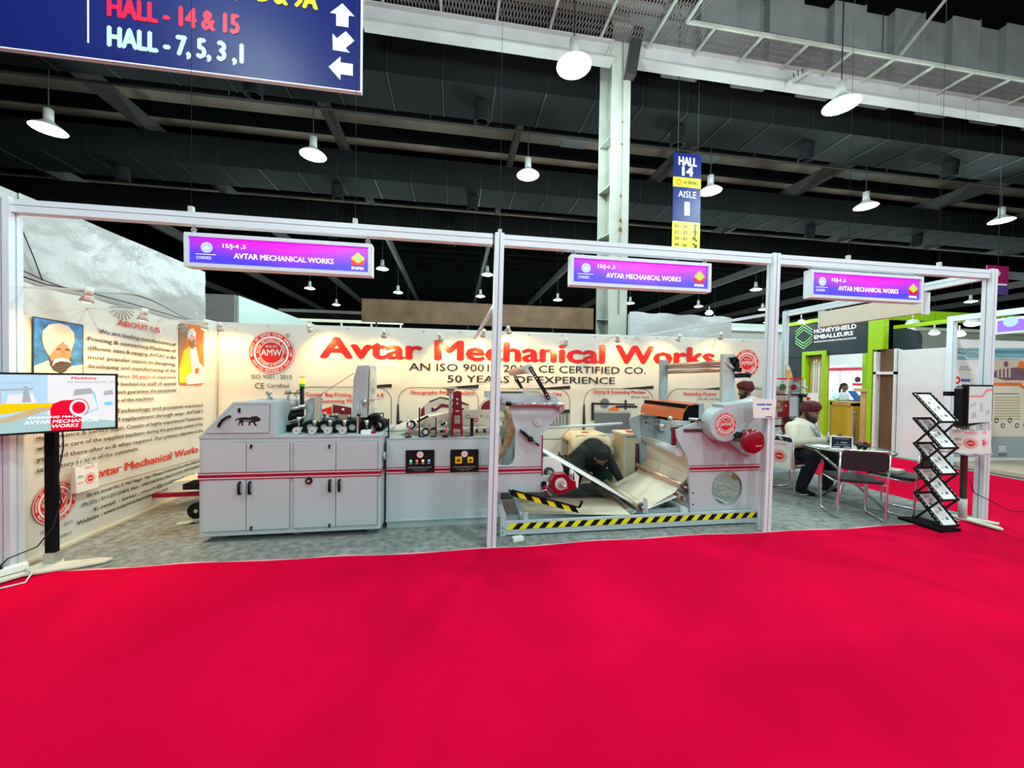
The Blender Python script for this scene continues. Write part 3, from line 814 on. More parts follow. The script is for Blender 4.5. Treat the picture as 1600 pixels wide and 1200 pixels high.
# ================================================================== BACK BANNER
YF = 6.20
UX, UZ = EX, EZ
def back_banner():
    t = thing('back_banner', 'wide glossy white vinyl banner with huge red lettering along the back wall', 'banner', (1.3, YF, 0.02))
    # softly waving vinyl sheet
    x0, x1, z0, z1 = -3.50, 6.02, 0.05, 2.39
    b = MB(); b.use('banner_vinyl', True); n, m = 90, 12; vs = []; fs = []
    for j in range(m + 1):
        for i in range(n + 1):
            g = i / n; f = j / m
            sag = 0.02 * abs(math.sin(g * 22)) * (f ** 6)
            vs.append((x0 + (x1 - x0) * g, YF + 0.004 * math.sin(g * 31 + f * 2) + 0.003 * math.sin(g * 57 - f * 6), z0 + (z1 - z0) * f - sag))
    for j in range(m):
        for i in range(n): k = j * (n + 1) + i; fs.append((k, k + 1, k + n + 2, k + n + 1))
    b.add(vs, fs)
    b.box((x0, YF + 0.012, z0), (x1, YF + 0.018, z1 - 0.03)); b.build('vinyl_sheet', t)
    y = YF - 0.012
    A = lambda px, py: at_y(px, py, y)
    def line(s, m, pa, pb, hpx, bold=0.0, flat=True):
        a = A(*pa); c = A(*pb); h = (A(pa[0], pa[1] - hpx) - a).z
        if flat: c = Vector((c.x, a.y, a.z))
        q = MB(); q.use(m); put_text(q, s, a, (c - a).normalized(), EZ, w=(c - a).length, h=h, bold=bold); return q.build('lettering', t)
    line('Avtar Mechanical Works', 'print_red', (499, 558), (1117, 569), 31, 0.038)
    line('AN ISO 9001 : 2015, CE CERTIFIED CO.', 'print_black', (639, 578.5), (1009, 583), 11.3, 0.006)
    line('50 YEARS OF EXPERIENCE', 'print_black', (699, 597), (961, 600), 11, 0.010)
    # registered mark
    c = A(1115, 541); q = MB(); q.use('print_grey'); disc(q, c, EX, EZ, 0.045, 20, rin=0.039); put_text(q, 'R', c - EZ * 0.022, EX, EZ, h=0.045, center=True); q.build('lettering', t)
    c = A(450, 524); q = MB(); q.use('print_grey'); disc(q, c, EX, EZ, 0.03, 16, rin=0.025); put_text(q, 'R', c - EZ * 0.014, EX, EZ, h=0.028, center=True); q.build('lettering', t)
    # emblems
    for px, py, rp in ((424, 551, 33.5), (1167, 567.5, 22)):
        c = A(px, py); r = (A(px, py - rp) - c).z
        q = MB(); emblem(q, c, EX, EZ, -EY, r); q.build('round_emblem', t)
    line('ISO 9001 : 2015', 'print_grey', (393, 591.5), (456, 591.5), 6.3)
    line('CE', 'print_grey', (398, 607), (413, 607), 8.8)
    line('Certified', 'print_grey', (417, 605.5), (451, 605.5), 6.2)
    line('CE', 'print_grey', (1152, 609), (1166, 609), 7); line('Certified', 'print_grey', (1169, 609), (1190, 609), 5)
    line('Avtar Mechanical Works', 'print_black', (800, 722), (966, 724), 14, 0.03)
    # product frames
    def frame(pl, pr, pt, pb, titles):
        q = MB(); q.use('print_black')
        L = A(pl, pt).x; R = A(pr, pt).x; T = A((pl + pr) / 2, pt).z; B = A((pl + pr) / 2, pb).z; r = 0.22
        ring = rrect(L, B, R, T, r, 8); inner = rrect(L + 0.008, B + 0.008, R - 0.008, T - 0.008, r - 0.008, 8); n = len(ring)
        # top right corner square
        q.add([(p[0], y, p[1]) for p in ring] + [(p[0], y, p[1]) for p in inner], [(i, (i+1) % n, n + (i+1) % n, n + i) for i in range(n)])
        q.face([(R - 0.62, y - 0.001, T), (R, y - 0.001, T), (R, y - 0.001, T + 0.055)])
        q.face([(L - 0.012, y - 0.001, T - 0.28), (L + 0.012, y - 0.001, T - 0.28), (L + 0.03, y - 0.001, T - 0.62), (L + 0.0, y - 0.001, T - 0.95), (L - 0.022, y - 0.001, T - 0.60)])
        q.build('print_frame', t)
        for s, m, pa, pb2, hp, bd in titles: line(s, m, pa, pb2, hp, bd)
    frame(462, 612, 604.5, 705, [('Courier Bag Printing, Side Sealing &', 'print_red', (477, 619), (600, 620), 5.6, 0.02), ('Gumming Machine', 'print_red', (500, 629), (574, 629), 5.6, 0.02)])
    frame(622, 748, 605.5, 705, [('Flexographic Printing Machine', 'print_red', (642, 615.5), (741, 617), 5.4, 0.02)])
    frame(768, 891, 607, 687, [('Machine', 'print_red', (852, 618), (878, 618), 5.2, 0.02)])
    frame(913, 1021, 607, 690, [('Slitting & Rewinding Machine', 'print_red', (927, 614.5), (1009, 616), 5.2, 0.02), ('(Drum Type)', 'print_black', (986, 622), (1014, 622), 3.6, 0.0)])
    frame(1043, 1145, 607.5, 690, [('Rewinding Machine', 'print_red', (1069, 617.5), (1120, 618.5), 5.2, 0.02), ('(Foil, PE, Non Foil)', 'print_black', (1090, 625), (1126, 625), 3.4, 0.0)])
    # printed pictures of machines (flat print)
    def pic(polys):
        q = MB(); k = 0
        for m, pts in polys:
            k += 1; q.use(m); q.face([A(*p) + Vector((0, -0.0004 * k, 0)) for p in pts])
        q.build('machine_print', t)
    rc = lambda x0, y0, x1, y1: [(x0, y1), (x1, y1), (x1, y0), (x0, y0)]
    pic([('print_red', [(502, 640), (518, 635), (518, 648), (502, 645)]), ('print_maroon', [(520, 632), (549, 637), (549, 648), (520, 646)]),
         ('print_white', rc(534, 638, 538, 641)), ('print_black', rc(514, 649, 528, 657)), ('print_brown', rc(528, 648, 549, 659))])
    pic([('print_silver', [(661, 636), (668, 628), (688, 621), (706, 625), (706, 634), (690, 630), (678, 634), (672, 650), (658, 652)]),
         ('print_black', [(670, 627), (688, 620), (715, 625), (733, 632), (732, 634), (712, 628), (688, 622), (672, 629)]),
         ('print_maroon', [(658, 640), (663, 634), (664, 652), (657, 652)]), ('print_maroon', [(676, 641), (690, 631), (710, 634), (725, 638), (725, 641), (705, 637), (690, 636), (680, 643)]),
         ('print_black', rc(674, 637, 678, 643)), ('print_silver', [(728, 633), (733, 634), (732, 640), (726, 638)])])
    c = A(768, 642); q = MB(); q.use('print_maroon'); disc(q, c, EX, EZ, 0.21, 30); q.use('print_white'); disc(q, c + Vector((0, -0.001, 0)), EX, EZ, 0.20, 30, rin=0.188); q.build('machine_print', t)
    pic([('print_steel', rc(858, 642, 888, 665)), ('print_black', rc(856, 640, 890, 645))] + [('print_silver', rc(861 + 5 * k, 648, 864 + 5 * k, 664)) for k in range(5)])
    pic([('print_steel', [(928, 642), (985, 644), (985, 676), (930, 676)]), ('print_black', rc(924, 629, 928, 657)), ('print_black', [(924, 629), (992, 631), (992, 633), (924, 632)]),
         ('print_orange', [(950, 640), (962, 634), (968, 636), (966, 644), (952, 644)]), ('print_silver', [(928, 641), (985, 643), (985, 646), (928, 645)]), ('print_black', rc(976, 625, 979, 640)), ('print_black', rc(962, 634, 996, 637))])
    c = A(945, 630); q = MB(); q.use('print_steel'); disc(q, c, EX, EZ, 0.085, 24); q.build('machine_print', t)
    pic([('print_silver', [(1054, 640), (1092, 637), (1120, 645), (1120, 668), (1054, 672)]), ('print_red', rc(1064, 648, 1078, 660)), ('print_steel', rc(1092, 645, 1118, 668))])
    # plastic eyelets along the top
    q = MB(); q.use('print_grey')
    for i in range(17): disc(q, Vector((-3.4 + i * 0.58, y, 2.355 - 0.004 * (i % 3))), EX, EZ, 0.012, 10, rin=0.007)
    q.build('eyelets', t)
    return t
back_banner()

# ================================================================== LEFT WALL BANNER
XF = -3.505
def left_banner():
    t = thing('side_banner', 'glossy white vinyl banner with printed paragraphs and two portraits on the left wall', 'banner', (XF, 4.9, 0.03))
    b = MB(); b.use('banner_vinyl', True); n, m = 40, 10; vs = []; fs = []
    ya, yb, z0, z1 = 3.60, 6.19, 0.03, 2.36
    for j in range(m + 1):
        for i in range(n + 1):
            g = i / n; f = j / m
            zt = z1 - 0.08 * g - 0.022 * abs(math.sin(g * 13))
            vs.append((XF - 0.012 + 0.004 * math.sin(g * 17 + f * 3), ya + (yb - ya) * g, z0 + (zt - z0) * f))
    for j in range(m):
        for i in range(n): k = j * (n + 1) + i; fs.append((k, k + 1, k + n + 2, k + n + 1))
    b.add(vs, fs); b.build('vinyl_sheet', t)
    X = XF + 0.002
    A = lambda px, py: at_x(px, py, X)
    def line(s, m, pa, pb, h, bold=0.0):
        a = A(*pa); c = A(*pb); d = c - a; d.x = 0
        q = MB(); q.use(m); put_text(q, s, a, d.normalized(), EZ, w=d.length, h=h, bold=bold); q.build('lettering', t)
    line('ABOUT US', 'print_red', (184, 508), (250, 520), 0.060, 0.02)
    para = [('We are leading manufacturers of', (155, 520), (275, 541)), ('Printing & converting Machines of', (137, 532), (275, 551)),
            ('different sizes & ranging. AVTAR is the', (137, 546), (275, 561)), ('most popular name in designing,', (137, 560.5), (275, 571.5)),
            ('developing and manufacturing of the', (137, 574.5), (275, 581.5)), ('and is well backed by staff of special', (137, 603), (275, 601.5)),
            ('engineers which guarantees the exceptional', (137, 617.5), (275, 611.5)), ('performance of the machines.', (137, 631.5), (241, 624.5))]
    for s, a, c in para: line(s, 'print_grey', a, c, 0.040, 0.018)
    line('special machines.', 'print_grey', (137, 589), (204, 590.5), 0.040, 0.008)
    line('50 years', 'print_red', (207, 590.7), (234, 591), 0.040, 0.02); line('of experience', 'print_grey', (237, 591), (275, 591.5), 0.040, 0.008)
    p2 = [('With latest gearing Technology and precision machined', (57, 655), (317, 635)), ('parts gives minimum of replacement through wear. AVTAR\'S', (57, 671.5), (317, 645)),
          ('maintenance & Service deptt. Consist of highly experienced Technicians', (57, 688.5), (317, 655)), ('who take care of the supplied machines during the guarantee period of the', (57, 705), (317, 664.5)),
          ('year and there-after as & when required. Our primary objective is the', (57, 722), (317, 674.5)), ('satisfactory service of the customers.', (57, 739), (217, 703))]
    for s, a, c in p2: line(s, 'print_grey', a, c, 0.042, 0.018)
    line('Avtar Mechanical Works', 'print_red', (139, 750), (310, 706), 0.085, 0.03)
    a = A(130, 767); c = A(316, 715); q = MB(); q.use('print_brown'); q.bar(a, Vector((a.x, c.y, c.z)), 0.002, 0.006); q.build('rule_line', t)
    line('BE-65, street No. 2, Hari Nagar, Opp. Mayapuri Industrial Area, New Delhi-64', 'print_black', (136, 777), (312, 722), 0.034, 0.02)
    line('Ph.(O) : 011-25125454, Mob. : 09810465556, 09667412292, 09971205000', 'print_black', (129, 792), (312, 730), 0.034, 0.02)
    line('E-mail : avtar_mech@rediffmail.com', 'print_black', (147, 798.5), (303, 742), 0.034, 0.02)
    line('Website : www.avtarmechanicalworks.com', 'print_black', (120, 821), (262, 765), 0.036, 0.02)
    c = A(87, 785); r = (A(87, 752) - c).z
    q = MB(); emblem(q, c, EY, EZ, EX, r); q.build('round_emblem', t)
    line('ISO 9001 : 2015', 'print_grey', (64, 836), (114, 817), 0.032); line('CE Certified', 'print_grey', (67, 853), (111, 834), 0.032)
    # portrait print: man in a cream turban, blue background
    def pp(q, m, pts, k): q.use(m); q.face([A(*p) + Vector((0.0006 * k, 0, 0)) for p in pts])
    q = MB()
    pp(q, 'print_black', [(51, 494), (130.5, 507.5), (130.5, 606), (51, 612)], 0.5)
    pp(q, 'print_skyblue', [(53, 496), (129, 509), (129, 605), (53, 610)], 1)
    pp(q, 'print_cream', [(53, 572), (75, 563), (88, 576), (100, 580), (112, 572), (129, 570), (129, 605), (53, 610)], 2)
    pp(q, 'print_skin', [(77, 545), (90, 534), (104, 537), (111, 548), (111, 566), (104, 578), (95, 583), (84, 577), (77, 563)], 3)
    pp(q, 'print_grey', [(76, 556), (80, 564), (92, 561), (106, 565), (111, 556), (111, 568), (103, 580), (95, 584), (83, 579), (77, 570)], 4)
    pp(q, 'print_white', [(84, 562), (94, 559), (107, 562), (111, 567), (104, 565), (94, 564), (86, 567), (81, 572)], 5)
    pp(q, 'print_cream', [(65, 530), (66, 517), (76, 507), (92, 505), (106, 509), (115, 520), (116, 532), (111, 548), (98, 534), (88, 541), (76, 556), (69, 545)], 6)
    pp(q, 'print_black', [(88, 545), (94, 544), (94, 546), (88, 547)], 7); pp(q, 'print_black', [(101, 545), (108, 546), (108, 548), (101, 547)], 7)
    pp(q, 'print_brown', [(96, 547), (100, 548), (101, 558), (95, 558)], 7); pp(q, 'print_maroon', [(92, 566), (100, 566), (99, 568), (93, 568)], 7)
    q.build('portrait_print', t)
    q = MB(); c0 = [(280, 507), (283, 504.5), (316, 509), (318.5, 512), (318.5, 598), (316, 601), (283, 601.5), (280, 598)]
    pp(q, 'print_orange', c0, 1)
    pp(q, 'print_brown', [(280, 507), (283, 504.5), (292, 506), (288, 545), (280, 555)], 2)
    pp(q, 'print_yellow', [(287, 548), (296, 540), (301, 550), (302, 598), (280, 598), (280, 575)], 3)
    pp(q, 'print_white', [(296, 545), (306, 542), (311, 566), (318, 574), (318.5, 598), (292, 601), (290, 590), (300, 580)], 4)
    pp(q, 'print_pink', [(296, 515), (302, 513), (306, 520), (306, 538), (300, 545), (296, 535)], 5)
    pp(q, 'print_brown', [(295, 530), (299, 533), (304, 530), (304, 540), (300, 546), (296, 541)], 6)
    pp(q, 'print_white', [(292, 524), (295, 515), (301, 513), (305, 518), (305, 527), (299, 522), (294, 531)], 7)
    pp(q, 'print_orange', [(304, 576), (310, 574), (310, 583), (304, 584)], 8)
    q.build('portrait_print', t)
    # clear film gathered at two nails
    q = MB(); q.use('film', True)
    for py, pz in ((4.56, 2.33), (5.52, 2.25)):
        for k in range(9):
            an = math.radians(-160 + k * 17.5); d = Vector((0, math.cos(an), math.sin(an)))
            p = Vector((X + 0.004, py, pz)); q.cyl(p, p + d * 0.16, 0.001, 5, 0.006)
    q.build('film_pleats', t)
    # skirting strip
    return t
left_banner()
b = MB(); b.use('beige_light'); b.box((-3.535, 3.6, 0.003), (-3.50, 6.19, 0.03)); struct(b.build('baseboard_left'))

# loose cord on the left wall
t = thing('wall_cord', 'thin black cord strung down the top of the left wall', 'cord', (-3.5, 3.8, 2.3))
b = MB(); b.use('wire'); b.tube([at_x(29, 346, -3.48), at_x(52, 400, -3.49), at_x(66, 438, -3.49)], 0.004, 6); b.tube([at_x(30, 430, -3.49), at_x(70, 444, -3.49), at_x(132, 455, -3.49), at_x(200, 473, -3.49), at_x(300, 502, -3.49)], 0.006, 6); b.build('cable', t)

# ================================================================== PURPLE LIGHTBOX SIGNS ON THE FRONT BEAMS
def lightbox(corners, label, stand='15/J-4 ,5', Y=Y0 - 0.05, hooks=True):
    (xa, ya_), (xb, yb_), (xc, yc_) = corners          # left top, right top, left bottom (outer frame)
    a = at_y(xa, ya_, Y); r = at_y(xb, yb_, Y); l = at_y(xc, yc_, Y)
    x0, x1 = a.x, r.x; z1 = (a.z + r.z) / 2; z0 = z1 - (a.z - l.z)
    W, H = x1 - x0, z1 - z0
    t = thing('lightbox_sign', label, 'sign', ((x0 + x1) / 2, Y, z0), 0, 'purple lightbox signs')
    f = 0.032
    b = MB(); b.use('aluminium')
    b.box((x0, Y, z0), (x1, Y + 0.09, z0 + f)); b.box((x0, Y, z1 - f), (x1, Y + 0.09, z1)); b.box((x0, Y, z0 + f), (x0 + f, Y + 0.09, z1 - f)); b.box((x1 - f, Y, z0 + f), (x1, Y + 0.09, z1 - f))
    b.box((x0 + 0.01, Y + 0.085, z0 + 0.01), (x1 - 0.01, Y + 0.09, z1 - 0.01)); b.build('sign_frame', t, bevel=0.004)
    b = MB(); b.use('fascia_film'); b.box((x0 + f, Y + 0.02, z0 + f), (x1 - f, Y + 0.03, z1 - f)); b.build('backlit_panel', t)
    y = Y + 0.018; w, h = W - 2 * f, H - 2 * f
    P = lambda u, v: Vector((x0 + f + w * u, y, z0 + f + h * v))
    for tx, u, v, wf, hf_, bd in ((stand, 0.175, 0.66, 0.125, 0.15, 0.02), ('AVTAR MECHANICAL WORKS', 0.235, 0.27, 0.56, 0.20, 0.02), ('IPAMA', 0.90, 0.10, 0.075, 0.11, 0.03), ('CONVEX', 0.035, 0.18, 0.08, 0.11, 0)):
        q = MB(); q.use('screen_text'); put_text(q, tx, P(u, v), EX, EZ, w=w * wf, h=h * hf_, bold=bd); q.build('lettering', t)
    q = MB(); q.use('screen_text'); q.box(P(0.03, 0.36), P(0.14, 0.38)); q.build('small_print', t)
    q = MB(); c = P(0.09, 0.63); q.use('screen_blue'); disc(q, c, EX, EZ, h * 0.20, 24); q.use('screen_white'); disc(q, c - EY * 0.001, EX, EZ, h * 0.20, 24, rin=h * 0.175)
    q.use('screen_text'); disc(q, c - EY * 0.0015 - EZ * h * 0.02, EX, EZ, h * 0.10, 20, ry=h * 0.05); q.build('globe_logo', t)
    q = MB(); c = P(0.938, 0.50); s = h * 0.25; yy = y - 0.001
    q.use('screen_yellow'); q.face([(c.x - s, yy, c.z - s * 0.9), (c.x + s, yy, c.z - s * 0.9), (c.x + s, yy, c.z + s * 0.3), (c.x, yy, c.z + s * 1.2), (c.x - s, yy, c.z + s * 0.3)])
    q.use('screen_red'); q.face([(c.x - s, yy - .0005, c.z - s * 0.9), (c.x + s, yy - .0005, c.z - s * 0.9), (c.x + s, yy - .0005, c.z + s * 0.05), (c.x, yy - .0005, c.z - s * 0.6), (c.x - s, yy - .0005, c.z + s * 0.05)])
    q.use('led_green'); k = s * 0.5; q.face([(c.x, yy - .001, c.z - k + s * .2), (c.x + k, yy - .001, c.z + s * .2), (c.x, yy - .001, c.z + k + s * .2), (c.x - k, yy - .001, c.z + s * .2)])
    q.use('screen_yellow'); k = s * 0.25; q.face([(c.x, yy - .0015, c.z - k + s * .2), (c.x + k, yy - .0015, c.z + s * .2), (c.x, yy - .0015, c.z + k + s * .2), (c.x - k, yy - .0015, c.z + s * .2)])
    q.build('diamond_logo', t)
    if hooks:
        q = MB(); q.use('lamp_body')
        for u in (0.03, 0.97):
            xx = x0 + W * u; zt = HB - 0.10
            q.tube([(xx, Y + 0.05, z1 - 0.005), (xx, Y + 0.05, zt + 0.005)], 0.005, 6)
            q.tube([(xx + 0.018 * math.cos(an), Y + 0.05, (z1 + zt) / 2 + 0.018 * math.sin(an)) for an in [i * math.pi / 5 for i in range(10)]], 0.004, 6, closed=True)
        q.build('hanging_hooks', t)
    return t
lightbox(((287, 363), (581, 380), (289, 417)), 'first purple lightbox sign from the left, hung under the longest beam')
lightbox(((892, 398), (1112, 410.5), (890, 446)), 'second purple lightbox sign, hung over the slitting machine in front of the column')
lightbox(((1268, 421), (1444, 431.5), (1266, 465)), 'third purple lightbox sign, hung above the seated man and the table', '15/J-4 ,5')
# neighbour's fascia end at the far left
t = thing('lightbox_sign', 'end of a magenta and violet sign cut off at the left edge of the view', 'sign', (-4.0, 3.43, 2.6), 0, 'purple lightbox signs')
b = MB(); b.use('sign_magenta'); b.box((-4.5, 3.40, 2.76), (-3.49, 3.43, 2.97)); b.build('magenta_half', t)
b = MB(); b.use('sign_violet'); b.box((-4.5, 3.40, 2.58), (-3.51, 3.43, 2.735)); b.build('violet_half', t)
b = MB(); b.use('sign_white'); b.box((-4.5, 3.402, 2.735), (-3.50, 3.428, 2.76)); b.build('white_strip', t)
# back side of a sign hung from the right return beam
t = thing('sign_back', 'plain cream back of a sign hung from the right return beam', 'sign', (XR, 4.8, 2.4))
c0 = at_x(1285, 488, XR); c1 = at_x(1446, 460, XR); zt = at_x(1285, 488, XR).z; zb = at_x(1287, 511, XR).z
b = MB(); b.use('beige_light'); b.box((XR - 0.05, c1.y, zb), (XR + 0.04, c0.y, zt)); b.build('back_panel', t)
b = MB(); b.use('aluminium'); b.box((XR - 0.06, c1.y - 0.02, zb - 0.02), (XR + 0.05, c1.y, zt + 0.02)); b.box((XR - 0.06, c0.y, zb - 0.02), (XR + 0.05, c0.y + 0.02, zt + 0.02)); b.build('end_frames', t)
b = MB(); b.use('lamp_body'); b.cyl((XR, c1.y + 0.15, zt), (XR, c1.y + 0.15, HB - 0.1), 0.006, 6); b.cyl((XR, c0.y - 0.15, zt), (XR, c0.y - 0.15, HB - 0.1), 0.006, 6); b.build('hanging_hooks', t)

# ================================================================== WARM CLIP LAMPS
def clip_lamp(p, aim, label, on=True, watts=None, arm=(0, 0.40, 0.0)):
    p = Vector(p); d = (Vector(aim) - p).normalized()
    t = thing('clip_spot_lamp', label, 'lamp', p, 0, 'warm clip-on spot lamps')
    b = MB(); b.use('spot_body'); b.cyl(p - d * 0.08, p - d * 0.015, 0.024, 12, 0.030); b.lathe([(0.03, -0.015), (0.046, 0.04), (0.042, 0.04), (0.024, 0.0)], p, d, 14); b.build('lamp_can', t)
    b = MB(); b.use('spot_glow' if on else 'spot_body'); b.lathe([(0.0, 0.050), (0.024, 0.046), (0.040, 0.034)], p, d, 14); b.build('bulb_face', t)
    b = MB(); b.use('spot_body'); b.bar(p - d * 0.06, p - d * 0.06 + Vector(arm), 0.014, 0.014); b.build('arm', t)
    if on:
        ld = bpy.data.lights.new('lamp_light', 'SPOT'); ld.energy = watts or CLIP_LAMP_WATTS; ld.color = (1.0, 0.58, 0.17); ld.spot_size = math.radians(140); ld.spot_blend = 0.8; ld.shadow_soft_size = 0.05
        lo = bpy.data.objects.new('lamp_light', ld); COL.objects.link(lo); lo.parent = t; lo.location = d * 0.07
        lo.rotation_euler = d.to_track_quat('-Z', 'Y').to_euler()
    return t
ords = ['first', 'second', 'third', 'fourth', 'fifth', 'sixth', 'seventh', 'eighth', 'ninth', 'tenth', 'eleventh']
for i, (px, py) in enumerate([(344, 516), (484, 518), (600, 527), (688, 532), (755, 526), (795, 521), (884, 540), (965, 534), (1060, 533), (1126, 530)]):
    q = at_y(px, py - 4, 5.82)
    clip_lamp(q, (q.x + (0.25 if i % 2 else -0.15), 6.3, q.z - 0.75), 'warm spot lamp, %s from the left along the top of the back banner' % ords[i], True, CLIP_LAMP_WATTS * (1.0 if i < 6 else 0.6))
for (px, py, X_, lb) in ((137, 468, -3.0, 'brightest warm spot lamp above the portrait on the left wall'), (224, 498, -3.04, 'warm spot lamp above the red heading on the left wall'), (320, 513, -3.02, 'warm spot lamp at the inner end of the left wall by the small portrait')):
    q = at_x(px, py - 4, X_); clip_lamp(q, (-3.45, q.y + 0.15, q.z - 1.7), lb, True, CLIP_LAMP_WATTS * 1.25, (-0.50, 0.0, 0.0))

# ================================================================== PRINTING MACHINE: CABINET WITH SLOPED HOOD
def cabinet_machine():
    YC = 3.90; x0, x1, z0, z1 = -2.365, -0.722, 0.065, 1.0; YBK = 4.72
    t = thing('printing_machine', 'long grey machine cabinet with sloped hood, four doors and rollers on top', 'machine', ((x0 + x1) / 2, 4.3, 0.0))
    A = lambda px, py, Y=YC: at_y(px, py, Y)
    Zf = lambda zy: 540 + zy / 3.636            # rows of the front in the survey
    b = MB(); b.use('machine_grey'); b.box((x0, YC, z0), (x1, YBK, z1)); b.build('cabinet_body', t, bevel=0.006)
    b = MB(); b.use('machine_grey'); b.box((x0 - 0.004, YC - 0.006, z1), (x1 + 0.004, YBK, z1 + 0.018)); b.build('top_plate', t)
    # feet
    for fx in (x0 + 0.12, x1 - 0.12, (x0 + x1) / 2):
        for fy in (YC + 0.15, YBK - 0.12):
            b = MB(); b.use('machine_grey_dark'); b.cyl((fx, fy, 0.003), (fx, fy, 0.02), 0.045, 12); b.cyl((fx, fy, 0.02), (fx, fy, z0 + 0.01), 0.018, 10); b.build('levelling_foot', t)
    # doors
    px2 = lambda zx: 290 + zx / 3.636
    cols = [(97, 345), (349, 592), (615, 853), (857, 1090)]
    zt, zb = 0.955, 0.115
    for i, (ca, cb) in enumerate(cols):
        xa = A(px2(ca), 740).x; xb = A(px2(cb), 740).x
        d = MB(); d.use('machine_grey'); d.box((xa, YC - 0.012, zb), (xb, YC - 0.001, zt)); door = d.build('door', t, bevel=0.003)
        s = MB(); s.use('seam')
        for (p, q) in (((xa - 0.004, zb), (xa, zt)), ((xb, zb), (xb + 0.004, zt)), ((xa, zb - 0.004), (xb, zb)), ((xa, zt), (xb, zt + 0.004))):
            s.box((p[0], YC - 0.004, p[1]), (q[0], YC - 0.0005, q[1]))
        s.build('door_gap', door)
        hx = A(px2((313, 371, 823, 877)[i]), 760).x; zc = A(450, Zf(800)).z
        h = MB(); h.use('black_plastic', True); h.tube([(hx, YC - 0.012, zc + 0.055), (hx, YC - 0.035, zc + 0.045), (hx + 0.003, YC - 0.042, zc), (hx, YC - 0.035, zc - 0.045), (hx, YC - 0.012, zc - 0.055)], 0.013, 8); h.build('handle', door)
        for zy in ((568, 1030) if i == 1 else (568, 1015) if i == 2 else ()):
            q = A(px2(379 if i == 1 else 821), Zf(zy)); l = MB(); l.use('black_plastic'); l.cyl((q.x, YC - 0.012, q.z), (q.x, YC - 0.022, q.z), 0.010, 10); l.box((q.x - 0.006, YC - 0.03, q.z - 0.026), (q.x + 0.004, YC - 0.02, q.z + 0.014)); l.build('lock', door)
        if i == 2:
            q = A(px2(705), Zf(765)); l = MB(); l.use('black_plastic'); l.cyl((q.x, YC - 0.012, q.z), (q.x, YC - 0.03, q.z), 0.032, 20); l.use('steel'); l.cyl((q.x, YC - 0.03, q.z), (q.x, YC - 0.034, q.z), 0.014, 12); l.build('round_knob', door)
    # stripe
    zs = A(450, 741).z
    b = MB(); b.use('stripe_pink'); b.box((x0 - 0.002, YC - 0.0145, zs - 0.034), (x1 + 0.002, YC - 0.0125, zs + 0.034)); b.box((x1 + 0.0005, YC - 0.0145, zs - 0.034), (x1 + 0.002, YC + 0.16, zs + 0.034))
    b.use('stripe_red')
    for dz, hh in ((0.0, 0.013), (0.031, 0.004), (-0.031, 0.004)):
        b.box((x0 - 0.003, YC - 0.0165, zs + dz - hh), (x1 + 0.003, YC - 0.0145, zs + dz + hh)); b.box((x1 + 0.002, YC - 0.016, zs + dz - hh), (x1 + 0.0035, YC + 0.16, zs + dz + hh))
    b.build('stripe', t)
    # sloped hood
    def H(zx, zy, Y=YC): q = A(px2(zx), Zf(zy), Y); return (q.x, q.z)
    prof = [H(78, 516), H(270, 320), H(505, 318), H(503, 512)]
    prof[0] = (x0, z1 + 0.018); prof[3] = (prof[3][0], z1 + 0.018)
    b = MB(); b.use('machine_grey'); b.xz(prof, YC - 0.004, 4.55); hood = b.build('hood', t, bevel=0.004)
    ins = [H(120, 497), H(283, 337), H(480, 337), H(475, 495)]
    b = MB(); b.use('seam'); cx = sum(p[0] for p in ins) / 4; cz = sum(p[1] for p in ins) / 4
    b.xz([(cx + (p[0] - cx) * 1.03, cz + (p[1] - cz) * 1.05) for p in ins], YC - 0.0055, YC - 0.004); b.build('hatch_gap', hood)
    b = MB(); b.use('machine_grey'); b.xz(ins, YC - 0.010, YC - 0.005); b.build('hatch', hood)
    a = Vector((*H(192, 458), 0)); c = Vector((*H(258, 400), 0)); yy = YC - 0.010
    b = MB(); b.use('black_plastic', True); b.tube([(a.x, yy, a.y), (a.x + 0.02, yy - 0.03, a.y + 0.02), ((a.x + c.x) / 2, yy - 0.035, (a.y + c.y) / 2 + 0.012), (c.x - 0.02, yy - 0.03, c.y - 0.01), (c.x, yy, c.y)], 0.013, 8); b.build('handle', hood)
    q = H(310, 367); b = MB(); b.use('black_plastic'); b.box((q[0] - 0.009, yy - 0.012, q[1] - 0.02), (q[0] + 0.009, yy, q[1] + 0.02)); b.build('lock', hood)
    # striding lion printed in black on the hatch
    L = [(285, 425), (290, 416), (300, 412), (318, 408), (340, 406), (362, 408), (376, 405), (384, 400), (392, 402), (402, 400), (412, 401), (414, 406), (424, 409), (430, 418), (426, 426), (416, 430), (404, 432), (398, 438), (402, 446), (411, 452), (408, 456), (396, 455), (388, 442), (384, 434), (376, 438), (368, 446), (374, 453), (366, 455), (358, 446), (364, 434), (350, 431), (334, 432), (328, 442), (334, 452), (324, 456), (318, 442), (318, 436), (312, 440), (308, 452), (300, 453), (304, 440), (308, 428), (304, 418), (294, 422), (290, 430)]
    b = MB(); b.use('print_black'); b.face([Vector((H(*p)[0], YC - 0.0108, H(*p)[1])) for p in L]); b.use('machine_grey')
    for k in range(4): q = H(336 + 12 * k, 425); disc(b, Vector((q[0], YC - 0.0113, q[1])), EX, EZ, 0.006, 8)
    b.build('lion_print', hood)
    # --- roller units on the top plate
    zt = z1 + 0.018
